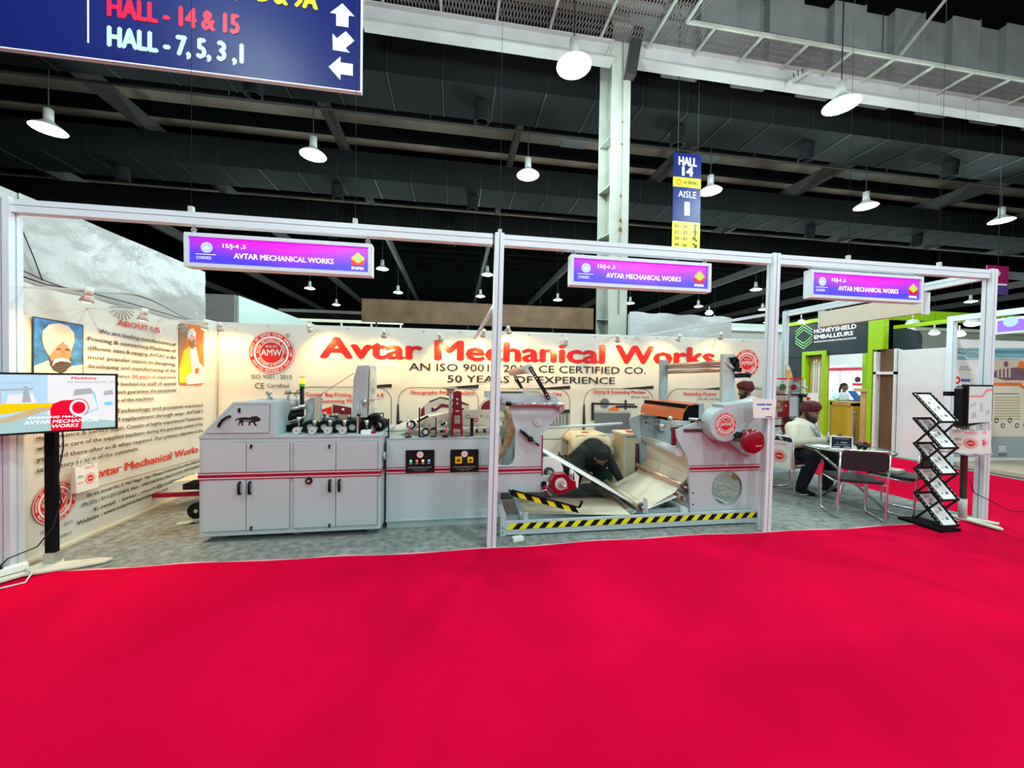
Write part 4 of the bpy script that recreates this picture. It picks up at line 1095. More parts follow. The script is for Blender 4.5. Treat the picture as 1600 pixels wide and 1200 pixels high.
    def unit(px):
        bx = A(px, 676, 3.97).x
        h = MB(); h.use('pen_plastic'); h.cyl((bx, 3.935, zt + 0.042), (bx, 3.965, zt + 0.042), 0.036, 20); h.use('black_plastic'); h.cyl((bx, 3.932, zt + 0.042), (bx, 3.936, zt + 0.042), 0.006, 8); hub = h.build('roller_hub', t)
        h = MB(); h.use('steel'); h.cyl((bx, 3.965, zt + 0.05), (bx, 4.45, zt + 0.05), 0.016, 10); h.build('roller_shaft', hub)
    for px in (465, 489.5, 513.5, 536.5): unit(px)
    def wheel(px, py, Y, r):
        q = A(px, py, Y); w = MB(); w.use('rubber'); w.pipe((q.x, Y, q.z), (q.x, Y + 0.10, q.z), r, r * 0.5, 22); w.use('pen_plastic'); w.cyl((q.x, Y + 0.015, q.z), (q.x, Y + 0.08, q.z), r * 0.52, 16); w.build('feed_wheel', t)
    for px in (484, 506, 529, 550): wheel(px, 667.5, 4.06, 0.068)
    for px, py in ((584, 668), (592, 664)): wheel(px, py, 4.12, 0.06)
    wheel(598, 662, 4.25, 0.05)
    def knob(px, py, Y, zb_, r=0.026):
        q = A(px, py, Y); k = MB(); k.use('dark_steel'); k.cyl((q.x, Y, zb_), (q.x, Y, q.z), 0.012, 8); k.use('steel'); k.cyl((q.x, Y, q.z - 0.01), (q.x, Y, q.z + 0.035), r * 0.6, 12, r * 0.8); k.build('adjuster_knob', t)
    for px, py in ((467, 657), (491.5, 662), (516, 662), (538.5, 662), (573, 662)): knob(px, py, 4.02, zt)
    for px, py in ((507, 649), (526, 651), (546, 653), (595, 652)): knob(px, py, 4.40, zt + 0.05, 0.03)
    for px, py in ((450, 612), (451, 622)): pass
    b = MB(); b.use('black_matte'); b.box((A(445, 670, 4.15).x, 4.17, zt), (A(596, 670, 4.15).x, 4.55, zt + 0.07)); b.build('roller_bed', t)
    b = MB(); b.use('machine_grey_dark'); b.bar((A(449, 670, 4.2).x, 4.46, zt + 0.10), (A(600, 668, 4.46).x, 4.46, zt + 0.10), 0.03, 0.04); b.build('cross_rail', t)
    # gauge post between the wheels
    q = A(560, 676, 4.0); b = MB(); b.use('black_plastic'); b.cyl((q.x, 4.0, zt), (q.x, 4.0, zt + 0.20), 0.018, 10); b.use('steel'); b.box((q.x - 0.012, 3.978, zt), (q.x + 0.006, 3.985, zt + 0.18)); b.use('pen_plastic'); b.cyl((q.x - 0.006, 4.0, zt + 0.20), (q.x - 0.006, 4.0, zt + 0.30), 0.004, 6); b.cyl((q.x + 0.022, 4.0, zt + 0.18), (q.x + 0.022, 4.0, zt + 0.31), 0.004, 6); b.build('gauge_post', t)
    b = MB(); b.use('print_white'); q = A(572, 674, 4.0); b.box((q.x - 0.045, 3.98, zt), (q.x + 0.05, 4.06, zt + 0.035)); b.use('stripe_red'); b.box((q.x + 0.05, 3.99, zt), (q.x + 0.09, 4.05, zt + 0.02)); b.build('block_mount', t)
    # printing head behind the hood
    YH = 4.25
    xa, xb = A(444, 650, YH).x, A(486, 650, YH).x
    b = MB(); b.use('machine_grey_dark'); b.xz([(A(482, 660, YH).x, zt), (A(476, 630, YH).x, A(476, 628, YH).z), (A(486, 622, YH).x, A(486, 621, YH).z), (A(500, 622, YH).x, A(500, 621, YH).z), (A(500, 660, YH).x, zt)], YH, YH + 0.06)
    b.build('head_side_plate', t)
    b = MB(); b.use('beige_paint'); b.box((A(491, 650, YH - 0.01).x, YH - 0.012, zt), (A(500, 650, YH).x, YH + 0.001, A(500, 622, YH).z)); b.build('beige_trim', t)
    for (pa, pb_, r, m) in (((444, 640), (481, 635), 0.028, 'steel'), ((444, 661), (474, 652), 0.022, 'steel'), ((444, 632), (462, 630), 0.045, 'pen_plastic'), ((446, 652), (470, 646), 0.05, 'black_plastic')):
        a = A(*pa, YH - 0.02); c = A(*pb_, YH + 0.10); k = MB(); k.use(m); k.cyl(a, c, r, 14); k.build('ink_roller', t)
    k = MB(); k.use('machine_grey_dark'); k.tube([A(484, 632, YH), A(486, 640, YH), A(482, 652, YH), A(477, 664, YH)], 0.035, 10); k.build('ink_pipe', t)
    # tower light
    q = A(472, 621, 4.35); zb_ = q.z
    b = MB(); b.use('black_plastic'); b.cyl((q.x, 4.35, zt), (q.x, 4.35, A(472, 605, 4.35).z), 0.022, 14); tl = b.build('tower_light', t)
    for m, pa, pb_ in (('beacon_green', 605, 599), ('beacon_orange', 599, 590.5), ('beacon_red', 590.5, 588.5)):
        b = MB(); b.use(m); b.cyl((q.x, 4.35, A(472, pa, 4.35).z), (q.x, 4.35, A(472, pb_, 4.35).z), 0.026, 16); b.build('beacon_lens', tl)
    b = MB(); b.use('dark_steel'); b.bar(A(444, 615, 4.35), A(474, 614, 4.35), 0.012, 0.012); b.tube([A(470, 608, 4.35), A(464, 611, 4.3), A(460, 619, 4.3)], 0.005, 6); b.build('light_bracket', t)
    for px in (450, 451): pass
    q = A(450.5, 614, 4.3); k = MB(); k.use('steel'); k.cyl((q.x, 4.3, q.z - 0.09), (q.x, 4.3, q.z), 0.014, 8); k.cyl((q.x, 4.3, q.z), (q.x, 4.3, q.z + 0.03), 0.03, 12); k.build('adjuster_knob', t)
    q = A(420, 616, 4.3); k = MB(); k.use('steel'); k.cyl((q.x, 4.3, 1.3), (q.x, 4.3, q.z), 0.014, 8); k.cyl((q.x, 4.3, q.z), (q.x, 4.3, q.z + 0.03), 0.03, 12); k.build('adjuster_knob', t)
    k = MB(); q = A(425, 620, 4.3); k.use('chrome'); k.cyl((q.x, 4.3, 1.3), (q.x, 4.3, q.z), 0.02, 10); k.build('adjuster_knob', t)
    # tall guard
    YG, YG2 = 4.18, 4.62
    gp = [A(550, 652, YG), A(552, 592, YG), A(558, 571, YG), A(575, 570, YG), A(573, 651, YG)]
    b = MB(); b.use('machine_grey'); b.xz([(p.x, p.z) for p in gp], YG, YG2); g = b.build('tall_guard', t, bevel=0.008)
    b = MB(); b.use('beige_light'); xr = gp[3].x + 0.002
    b.prism([(xr + 0.002, YG + 0.02, gp[4].z + 0.02), (xr + 0.002, YG2 - 0.02, gp[4].z + 0.08), (xr + 0.002, YG2 - 0.02, gp[3].z - 0.07), (xr + 0.002, YG + 0.06, gp[3].z - 0.015)], (0.006, 0, 0)); b.build('guard_side_sheet', g)
    b = MB(); b.use('print_grey'); c = Vector((xr + 0.009, 4.40, (gp[3].z + gp[4].z) / 2 - 0.01)); disc(b, c, EY, EZ, 0.10, 24, rin=0.094, ry=0.13); put_text(b, 'SPA', c - EZ * 0.03, EY, EZ, w=0.12, h=0.06, center=True); b.build('oval_print', g)
    b = MB(); b.use('steel'); a = A(569, 628, YG - 0.03); c = A(592, 622, YG - 0.03); b.cyl(a, c, 0.009, 8); b.ball(a, 0.028, 12, 8); b.build('clamp_rod', t)
    b = MB(); b.use('black_matte'); b.box((A(572, 655, YG).x, YG + 0.05, zt), (A(588, 655, YG).x, YG2, gp[4].z)); b.build('guard_foot', t)
    b = MB(); b.use('wire'); b.cyl(A(482, 629, 4.3), A(553, 583, 4.25), 0.003, 6); b.build('tension_cord', t)
    # black angle standing on the right end
    b = MB(); b.use('black_plastic'); q = A(607, 688, 4.02); b.bar((q.x, 4.02, z1 - 0.02), (q.x, 4.02, A(607, 654, 4.02).z), 0.014, 0.014); b.build('stop_bar', t)
    # switch box on the right flank and the conduit behind it
    b = MB(); b.use('machine_grey_dark'); b.cyl((x1 + 0.002, 3.99, A(600, 712, 3.99).z), (x1 + 0.025, 3.99, A(600, 712, 3.99).z), 0.04, 16); b.use('wire'); b.tube([(x1 + 0.012, 4.02, z1 - 0.1), (x1 + 0.015, 4.02, z1 - 0.2), (x1 + 0.008, 4.0, zs)], 0.007, 6); b.build('flank_switch', t)
    return t
cabinet_machine()

# out-feed behind the cabinet, on the left
def outfeed():
    t = thing('outfeed_table', 'low out-feed frame with red rail and paper sheet poking out left of the cabinet', 'machine part', (-2.9, 5.0, 0.0))
    Y = 5.0; A = lambda px, py, Y=Y: at_y(px, py, Y)
    b = MB(); b.use('stripe_red'); a = A(222, 775); c = A(312, 772); b.bar((a.x, Y, a.z), (c.x + 0.15, Y, a.z + 0.01), 0.05, 0.045); b.build('red_rail', t)
    b = MB(); b.use('black_plastic'); a = A(290, 755); c = A(316, 763); b.box((a.x, Y - 0.05, c.z), (c.x + 0.1, Y + 0.2, a.z)); b.build('black_beam', t)
    b = MB(); b.use('paper_cream'); a = A(274, 752); c = A(316, 741); b.prism([(a.x, Y - 0.05, a.z), (c.x + 0.1, Y - 0.15, c.z - 0.02), (c.x + 0.1, Y + 0.35, c.z + 0.015), (a.x, Y + 0.25, a.z + 0.005)], (0, 0, 0.004)); b.build('paper_sheet', t)
    b = MB(); b.use('rubber'); c = at_y(309, 797, 4.45); b.cyl((c.x, 4.42, c.z), (c.x, 4.48, c.z), 0.085, 22); b.use('steel'); b.cyl((c.x, 4.415, c.z), (c.x, 4.42, c.z), 0.02, 10); b.build('drive_wheel', t)
    b = MB(); b.use('machine_grey_dark'); b.box((-2.85, Y - 0.03, 0.003), (-2.80, Y + 0.03, A(310, 772).z)); b.box((-2.45, Y - 0.03, 0.003), (-2.40, Y + 0.03, A(310, 772).z)); b.build('support_leg', t)
    q = at_z(290, 820, 0.003); b = MB(); b.use('base_cream'); b.bar(q + Vector((-0.07, -0.02, 0.015)), q + Vector((0.08, 0.05, 0.02)), 0.05, 0.02); b.use('black_plastic'); b.cyl(q + Vector((0.0, 0.0, 0.012)), q + Vector((0.08, 0.03, 0.012)), 0.012, 8)
    o = b.build('floor_tool'); tag(o, 'small pale and black tool lying on the carpet left of the cabinet', 'tool')
outfeed()

# ================================================================== MIDDLE TABLE WITH CONTROL PANELS
def middle_table():
    YC = 4.06; x0, x1, z0, z1 = -0.70, 0.52, 0.035, 0.945
    t = thing('machine_table', 'grey middle machine table with two black control panels', 'machine', ((x0 + x1) / 2, 4.4, 0.0))
    A = lambda px, py, Y=YC: at_y(px, py, Y)
    b = MB(); b.use('machine_grey'); b.box((x0, YC, z0 + 0.05), (x1, 4.75, z1)); b.build('table_body', t, bevel=0.005)
    b = MB(); b.use('machine_grey_dark'); b.box((x0 + 0.01, YC + 0.004, 0.004), (x1 - 0.01, 4.7, z0 + 0.05)); b.use('machine_grey'); b.box((x0 - 0.002, YC - 0.008, z0 + 0.04), (x1, YC, z0 + 0.055)); b.build('plinth', t)
    b = MB(); b.use('machine_grey_dark'); b.box((x0, YC - 0.004, z1), (x1, 4.75, z1 + 0.012)); b.build('table_top', t)
    zs = A(690, 733.5).z
    b = MB(); b.use('stripe_pink'); b.box((x0, YC - 0.003, zs - 0.034), (x1, YC - 0.001, zs + 0.034)); b.use('stripe_red')
    for dz, hh in ((0.0, 0.013), (0.031, 0.004), (-0.031, 0.004)): b.box((x0, YC - 0.005, zs + dz - hh), (x1, YC - 0.003, zs + dz + hh))
    b.build('stripe', t)
    for k, (pl, pr, pt, pb) in enumerate(((634, 679, 702.5, 738), (703.5, 747.5, 701.5, 737))):
        a = A(pl, pb); c = A(pr, pt); d = MB(); d.use('black_plastic'); d.box((a.x, YC - 0.020, a.z), (c.x, YC - 0.004, c.z)); pan = d.build('control_panel', t, bevel=0.003)
        y = YC - 0.0215; W = c.x - a.x; H = c.z - a.z; P = lambda u, v: Vector((a.x + W * u, y, a.z + H * v))
        q = MB(); q.use('print_white'); disc(q, P(0.5, 0.80), EX, EZ, 0.034, 24); q.use('print_pink'); disc(q, P(0.5, 0.80) - EY * 0.0005, EX, EZ, 0.029, 24, rin=0.023); disc(q, P(0.5, 0.80) - EY * 0.0005, EX, EZ, 0.016, 16)
        q.use('print_silver'); put_text(q, 'AVTAR MECHANICAL WORKS', P(0.10, 0.20), EX, EZ, w=W * 0.80, h=0.012, bold=0.02); put_text(q, 'BE-65, STREET NO. 2, HARI NAGAR', P(0.22, 0.12), EX, EZ, w=W * 0.55, h=0.007); put_text(q, 'NEW DELHI-110064', P(0.32, 0.06), EX, EZ, w=W * 0.36, h=0.007); q.build('panel_lettering', pan)
        if k == 0:
            for u, m in ((0.18, 'led_green'), (0.39, 'led_red'), (0.60, 'led_orange'), (0.81, 'led_blue')):
                q = MB(); q.use(m); c2 = P(u, 0.52); q.lathe([(0.0, -0.014), (0.009, -0.011), (0.014, 0.0)], c2, (0, 1, 0), 14); q.build('indicator_light', pan)
                q = MB(); q.use('print_silver'); q.box((c2.x - 0.015, y - 0.001, c2.z - 0.032), (c2.x + 0.015, y, c2.z - 0.022)); q.build('indicator_caption', pan)
        else:
            for u, s in ((0.29, 0.036), (0.71, 0.030)):
                c2 = P(u, 0.54); q = MB(); q.use('print_yellow'); q.box((c2.x - s, y - 0.012, c2.z - s), (c2.x + s, y, c2.z + s)); sw = q.build('isolator_switch', pan)
                q.__init__(); q.use('led_red_off'); q.cyl((c2.x, y - 0.012, c2.z), (c2.x, y - 0.022, c2.z), s * 0.5, 16); q.box((c2.x - s * 0.55, y - 0.032, c2.z - s * 0.15), (c2.x + s * 0.55, y - 0.02, c2.z + s * 0.15))
                k2 = q.build('isolator_knob', pan)
    zt = z1 + 0.012
    # cream web of printed film climbing towards the rear
    YW0, YW1 = 4.28, 4.72
    web = [(600, 683), (640, 664), (668, 648), (700, 644), (745, 640), (790, 638)]
    top = [(p[0], p[1]) for p in web]
    b = MB(); b.use('paper_cream', True); vs = []; fs = []
    prof = [A(px, py, YW0) for px, py in ((596, 678), (618, 674), (645, 664), (665, 657), (700, 654), (740, 652), (800, 650))]
    for p in prof: vs += [(p.x, YW0, p.z - 0.055), (p.x, YW1, p.z + 0.03)]
    for i in range(len(prof) - 1): fs.append((2*i, 2*i+2, 2*i+3, 2*i+1))
    b.add(vs, fs); web_o = b.build('film_web', t)
    md = web_o.modifiers.new('thickness', 'SOLIDIFY'); md.thickness = 0.004
    b = MB(); b.use('paper_cream'); b.prism([A(p[0], p[1], YW0 - 0.004) for p in ((640, 668), (668, 652), (700, 645), (740, 640), (770, 640), (770, 666), (720, 668), (672, 670))], (0, 0.004, 0)); b.use('print_green')
    fr = b.build('printed_film_fold', t)
    b = MB(); y = YW0 - 0.006
    for px, py, m, r in ((660, 665, 'print_green', 0.016), (671, 665, 'print_red', 0.014), (678, 652, 'print_pink', 0.015), (688, 659, 'print_green', 0.018), (706, 654, 'print_pink', 0.014), (731, 651, 'print_green', 0.026), (744, 656, 'print_red', 0.024), (752, 650, 'print_green', 0.016), (762, 651, 'print_silver', 0.02)):
        b.use(m); disc(b, at_y(px, py, y), EX, EZ, r, 14, rin=r * 0.55)
    b.build('film_prints', fr)
    # rollers and levers
    def wheel(px, py, Y, r, m='rubber'):
        q = A(px, py, Y); w = MB(); w.use(m); w.cyl((q.x, Y, q.z), (q.x, Y + 0.05, q.z), r, 20); w.use('pen_plastic'); w.cyl((q.x, Y - 0.004, q.z), (q.x, Y, q.z), r * 0.62, 16); w.build('guide_wheel', t)
    wheel(642, 664, 4.15, 0.048); wheel(665, 675, 4.15, 0.042)
    def arm(pa, pb, Y, w=0.05): b = MB(); b.use('black_plastic'); b.bar(at_y(*pa, Y), at_y(*pb, Y), 0.02, w, up=(0, 1, 0)); b.build('lever_arm', t)
    arm((652, 659), (669, 650), 4.14); arm((672, 671), (682, 668), 4.14); arm((689, 664), (697, 660), 4.3, 0.06); arm((622, 662), (628, 658), 4.3, 0.04)
    def stand(px, pt, pb, Y, wd=0.016, foot=0.03):
        a = A(px, pb, Y); c = A(px, pt, Y); b = MB(); b.use('black_plastic'); b.box((a.x - wd / 2, Y - 0.01, zt), (a.x + wd / 2, Y + 0.01, c.z)); b.box((a.x - wd / 2, Y - 0.02, zt), (a.x + foot, Y + 0.03, zt + 0.01)); b.build('upright_bar', t)
    stand(655, 637, 687, 4.12, 0.014, 0.06); stand(681, 653, 687, 4.12, 0.012, -0.06); stand(737, 653, 687, 4.14, 0.036, -0.08)
    def chrome_stand(px, pt, Y):
        q = A(px, 690, Y); b = MB(); b.use('chrome'); b.cyl((q.x, Y, zt), (q.x, Y, A(px, pt, Y).z), 0.006, 8); b.ball((q.x, Y, zt + 0.13), 0.018, 10, 7); b.use('black_plastic'); b.cyl((q.x - 0.01, Y, zt), (q.x - 0.01, Y, zt + 0.016), 0.034, 14); b.use('chrome'); b.box((q.x - 0.012, Y - 0.006, zt + 0.05), (q.x + 0.012, Y + 0.006, zt + 0.10)); b.build('sensor_stand', t)
    chrome_stand(639, 653, 4.10); chrome_stand(697, 652, 4.10)
    # long rail rod
    b = MB(); b.use('steel'); b.cyl(A(600, 674, 4.16), A(765, 669, 4.16), 0.007, 8); b.build('guide_rod', t)
    b = MB(); b.use('black_plastic')
    for px in (690, 695, 745, 757): b.box((A(px, 676, 4.2).x - 0.014, 4.19, A(px, 676, 4.2).z), (A(px, 676, 4.2).x + 0.014, 4.22, A(px, 671, 4.2).z))
    b.build('film_clips', t)
    # red pierced column
    Yr = 4.13
    o = [(704, 690), (706, 650), (708, 617), (712, 613), (718, 612.5), (720, 618), (722, 650), (724, 690)]
    pts = [A(px, py, Yr) for px, py in o]
    b = MB(); b.use('red_metal')
    # built as two stiles and cross pieces so that the openings are real
    def seg(pl, pr, ya, yb): b.prism([A(pl(ya), ya, Yr), A(pr(ya), ya, Yr), A(pr(yb), yb, Yr), A(pl(yb), yb, Yr)], (0, 0.05, 0))
    left = lambda y: 704 + (690 - y) * (4.2 / 77); right = lambda y: 724 - (690 - y) * (3.2 / 77)
    inn = lambda f: (lambda y: left(y) + (right(y) - left(y)) * f)
    ys = [613, 622.5, 632, 641.5, 643.5, 649, 662.5, 669.5, 681, 690]
    holes = {1: (0.42, 0.60), 3: (0.35, 0.72), 5: (0.25, 0.78), 7: (0.20, 0.80)}
    for i in range(len(ys) - 1):
        if i in holes:
            f0, f1 = holes[i]; seg(left, inn(f0), ys[i + 1], ys[i]); seg(inn(f1), right, ys[i + 1], ys[i])
        else: seg(left, right, ys[i + 1], ys[i])
    b.prism([A(left(613), 613, Yr), A(right(613), 613, Yr), A(716, 611, Yr), A(713, 611, Yr)], (0, 0.05, 0))
    b.build('red_pierced_column', t)
    # silver turn-post behind it
    q = A(703, 690, 4.25); b = MB(); b.use('pen_plastic'); b.cyl((q.x, 4.25, zt), (q.x, 4.25, A(703, 613, 4.25).z), 0.018, 12); b.cyl((q.x, 4.25, A(703, 613, 4.25).z), (q.x, 4.25, A(703, 608, 4.25).z), 0.035, 16, 0.05); b.cyl((q.x, 4.25, A(703, 608, 4.25).z), (q.x, 4.25, A(703, 605, 4.25).z), 0.075, 20); b.use('black_plastic'); b.cyl((q.x - 0.04, 4.25, A(703, 617, 4.25).z), (q.x, 4.25, A(703, 617, 4.25).z), 0.008, 8); b.build('height_post', t)
    # angle stop at the left end
    b = MB(); b.use('black_plastic'); q = A(607, 688, 4.1); b.box((q.x - 0.03, 4.09, zt), (q.x + 0.008, 4.12, zt + 0.012)); b.build('stop_foot', t)
    return t
middle_table()

# ================================================================== SLITTING / REWINDING MACHINE (right half)
def slitter():
    YA, YE = 3.76, 4.86            # front and rear side frames
    t = thing('slitting_machine', 'open-framed grey slitting machine with rollers, copper tray and hazard-striped base rail', 'machine', (1.9, 4.3, 0.0))
    A = lambda px, py, Y=YA: at_y(px, py, Y)
    XZ = lambda pts, Y=YA: [(at_y(p[0], p[1], Y).x, at_y(p[0], p[1], Y).z) for p in pts]
    # base rails
    xa, xb = A(788, 830, 3.72).x, A(1180, 820, 3.72).x
    b = MB(); b.use('machine_grey'); b.box((xa, 3.70, 0.02), (xb, 3.74, 0.155)); b.box((xa, 3.70, 0.02), (xb, 3.80, 0.03)); b.build('base_rail', t, bevel=0.003)
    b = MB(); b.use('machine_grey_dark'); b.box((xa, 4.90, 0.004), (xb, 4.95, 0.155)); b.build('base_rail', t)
    b = MB(); b.use('machine_grey_dark')
    for x in (xa + 0.02, xb - 0.06): b.box((x, 3.74, 0.02), (x + 0.05, 4.90, 0.10))
    b.build('cross_tie', t)
    for x in (xa + 0.25, 1.8, xb - 0.25):
        b = MB(); b.use('dark_steel'); b.cyl((x, 3.72, 0.003), (x, 3.72, 0.022), 0.02, 10); b.build('levelling_foot', t)
    # end plate of the rail
    b = MB(); b.use('machine_grey'); p = A(782, 838, 3.70); b.prism([(xa - 0.045, 3.695, 0.01), (xa + 0.01, 3.695, 0.01), (xa + 0.01, 3.695, 0.24), (xa - 0.03, 3.695, 0.33), (xa - 0.075, 3.695, 0.33), (xa - 0.05, 3.695, 0.24)], (0, 0.01, 0)); b.use('dark_steel')
    for z in (0.05, 0.10): b.cyl((xa - 0.02, 3.695, z), (xa - 0.02, 3.688, z), 0.006, 8)
    b.build('rail_end_plate', t)
    # hazard tape: alternating slanted pieces
    zb, zt = 0.075, 0.135; n = 42; L = (xb - xa - 0.01) / n
    tape = MB(); sl = 0.055
    for i in range(n):
        tape.use('hazard_yellow' if i % 2 == 0 else 'hazard_black')
        u0 = xa + 0.01 + i * L; u1 = u0 + L
        tape.prism([(u0, 3.698, zb), (u1, 3.698, zb), (min(u1 + sl, xb), 3.698, zt), (min(u0 + sl, xb), 3.698, zt)], (0, 0.0018, 0))
    tape.build('hazard_tape', t)
    # ---- unwinding side frame (left)
    # window opening is real: outline walks round it from the left edge
    o = [(770, 617), (868, 617), (882, 636), (878, 644), (856, 667), (847, 680), (847, 743), (866, 744), (853, 769), (766, 770), (768, 727), (795, 728), (801, 724), (804, 716), (806, 674), (795, 634), (770, 630)]
    b = MB(); b.use('machine_grey'); b.xz(XZ(o), YA, YA + 0.03); b.build('unwind_side_frame', t, bevel=0.003)
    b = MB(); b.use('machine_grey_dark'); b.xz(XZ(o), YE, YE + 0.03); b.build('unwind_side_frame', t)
    zs = A(810, 734.5).z; x_l = A(770, 734).x; x_r = A(846, 734).x
    b = MB(); b.use('stripe_pink'); b.box((x_l, YA - 0.003, zs - 0.034), (x_r, YA - 0.001, zs + 0.034)); b.use('stripe_red')
    for dz, hh in ((0.0, 0.013), (0.031, 0.004), (-0.031, 0.004)): b.box((x_l, YA - 0.005, zs + dz - hh), (x_r, YA - 0.003, zs + dz + hh))
    b.build('stripe', t)
    # upper lever plate with pivot
    b = MB(); b.use('machine_grey'); pl = XZ([(783, 619), (786, 616), (868, 616), (876, 629), (876, 632), (790, 632), (784, 628), (782, 623)], YA - 0.03); b.xz(pl, YA - 0.03, YA - 0.012); b.build('lever_plate', t, bevel=0.002)
    q = A(787, 621, YA - 0.03); b = MB(); b.use('pen_plastic'); b.cyl((q.x, YA - 0.03, q.z), (q.x, YA - 0.038, q.z), 0.02, 12); b.build('pivot_bolt', t)
    b = MB(); b.use('chrome'); b.cyl(A(798, 631, YA - 0.06), A(872, 631.5, YA - 0.06), 0.014, 12); b.build('tension_rod', t)
    b = MB(); b.use('black_plastic'); a = A(795, 631, YA - 0.06); b.cyl((a.x - 0.03, YA - 0.06, a.z), (a.x + 0.02, YA - 0.06, a.z), 0.022, 12); b.build('rod_collar', t)
    b = MB(); b.use('steel'); a = A(872, 632, YA - 0.06); b.ball(a, 0.028, 12, 8); b.cyl(a, a + Vector((0.06, 0, 0.0)), 0.018, 10); c = A(878, 638.5, YA - 0.05); b.pipe((c.x, YA - 0.06, c.z), (c.x, YA - 0.01, c.z), 0.03, 0.014, 16); b.cyl((c.x, YA - 0.055, c.z), (c.x, YA - 0.03, c.z), 0.012, 10); b.build('rod_knuckle', t)
    q = A(841, 658, YA); b = MB(); b.use('machine_grey'); b.cyl((q.x, YA, q.z), (q.x, YA - 0.012, q.z), 0.052, 24); b.use('pen_plastic'); b.cyl((q.x, YA - 0.012, q.z), (q.x, YA - 0.02, q.z), 0.018, 14)
    for an in (40, 160, 280): b.cyl((q.x + 0.036 * math.cos(math.radians(an)), YA - 0.012, q.z + 0.036 * math.sin(math.radians(an))), (q.x + 0.036 * math.cos(math.radians(an)), YA - 0.016, q.z + 0.036 * math.sin(math.radians(an))), 0.006, 8)
    b.build('bearing_flange', t)
    # perforated black dancer arms with roller
    def darm(pa, pb, Y):
        b = MB(); b.use('black_plastic'); a = at_y(*pa, Y); c = at_y(*pb, Y); b.bar(a, c, 0.010, 0.036, up=(0, 0, 1)) if False else b.prism([a + Vector((-0.018, 0, 0.008)), a + Vector((0.018, 0, 0.018)), c + Vector((0.02, 0, 0.01)), c + Vector((-0.012, 0, -0.012))], (0, 0.010, 0))
        o = b.build('dancer_arm', t); d = c - a
        h = MB(); h.use('print_white')
        for f in (0.04, 0.12, 0.19, 0.27, 0.34, 0.86, 0.96):
            p = a + d * f; disc(h, Vector((p.x + 0.002, Y - 0.001, p.z + 0.004)), EX, EZ, 0.0065, 10)
        h.build('arm_holes', o)
    darm((828, 575.5), (858, 624), YA - 0.06); darm((801, 583), (818, 612), 4.60)
    a = A(827, 576.5, YA - 0.05); c = at_y(799, 582, 4.60)
    b = MB(); b.use('copper_roller'); b.cyl(a, c, 0.042, 18); b.use('pen_plastic'); b.cyl(a + Vector((0, -0.005, 0)), a.lerp(c, 0.12), 0.047, 18); b.build('dancer_roller', t)
    # cream paper bundle on top, yoke at left
    b = MB(); b.use('paper_cream'); b.prism([at_y(*p, 4.2) for p in ((817, 616), (823, 609), (842, 611), (852, 616), (838, 617))], (0, 0.5, 0.0)); b.build('paper_bundle', t)
    b = MB(); b.use('dark_steel'); b.bar(at_y(783, 613, 4.3), at_y(818, 613, 4.3), 0.02, 0.02); b.build('cross_bar', t)
    # brown printed film loop seen through the window
    b = MB(); b.use('film_brown', True); pr = [at_y(*p, 4.1) for p in ((802, 640), (806, 655), (804, 668), (796, 690), (786, 705), (776, 722))]
    vs = []; fs = []
    for p in pr: vs += [(p.x, 4.0, p.z), (p.x + 0.03, 4.75, p.z)]
    for i in range(len(pr) - 1): fs.append((2*i, 2*i+2, 2*i+3, 2*i+1))
    b.add(vs, fs); o = b.build('printed_film_loop', t); md = o.modifiers.new('thickness', 'SOLIDIFY'); md.thickness = 0.05
    b = MB(); b.use('machine_grey_dark'); b.prism([at_y(*p, 4.3) for p in ((779, 728), (781, 664), (800, 680), (802, 728))], (0, 0.01, 0)); b.build('inner_plate', t)
    # black lever on the frame
    b = MB(); b.use('black_plastic'); a = A(813, 672, YA - 0.03); c = A(829, 686, YA - 0.03); e = A(842, 696, YA - 0.03)
    b.bar(a, c, 0.03, 0.042, up=(0, 1, 0)); b.bar(c, e, 0.02, 0.022, up=(0, 1, 0)); b.cyl(c + Vector((-.01, 0, .01)), c + Vector((.01, 0, -.012)), 0.03, 12); b.use('pen_plastic'); b.ball(a + Vector((0.012, -0.022, 0)), 0.008, 8, 6); b.use('chrome'); b.cyl(c + (e - c) * 0.35, c + (e - c) * 0.6, 0.013, 8); b.build('brake_lever', t)
    b = MB(); b.use('red_metal'); b.box((A(846.5, 700).x, YA - 0.008, A(846, 743).z), (A(848, 700).x, YA, A(846, 680).z)); b.build('edge_strip', t)
    # nozzle / handwheel cluster
    q = A(852, 764, YA - 0.05); b = MB(); b.use('red_metal'); b.cyl((q.x, YA - 0.07, q.z), (q.x, YA, q.z), 0.03, 14); b.use('chrome')
    for an in (75, 195, 315): 
        d = Vector((math.cos(math.radians(an)), 0, math.sin(math.radians(an)))); b.cyl(q + Vector((0, -0.03, 0)), q + Vector((0, -0.03, 0)) + d * 0.085, 0.007, 8)
    b.build('star_handwheel', t)
    b = MB(); b.use('black_plastic'); a = A(850, 757, YA - 0.02); b.cyl(a, a + Vector((0, 0.02, 0)), 0.03, 14); b.build('clamp_disc', t)
    # paper roll behind and chuck
    q = at_y(862, 738, 3.86); b = MB(); b.use('paper_white'); b.cyl((q.x - 0.02, 3.88, q.z), (q.x - 0.02, 4.80, q.z), 0.155, 32); b.build('paper_roll', t)
    b = MB(); b.use('dark_steel'); b.cyl((q.x - 0.03, 3.84, q.z), (q.x - 0.03, 3.88, q.z), 0.055, 20); b.use('steel'); b.cyl((q.x - 0.03, 3.80, q.z), (q.x - 0.03, 3.84, q.z), 0.03, 14); b.cyl((q.x - 0.03, 3.79, q.z), (q.x + 0.06, 3.74, q.z - 0.03), 0.017, 10); b.build('roll_chuck', t)
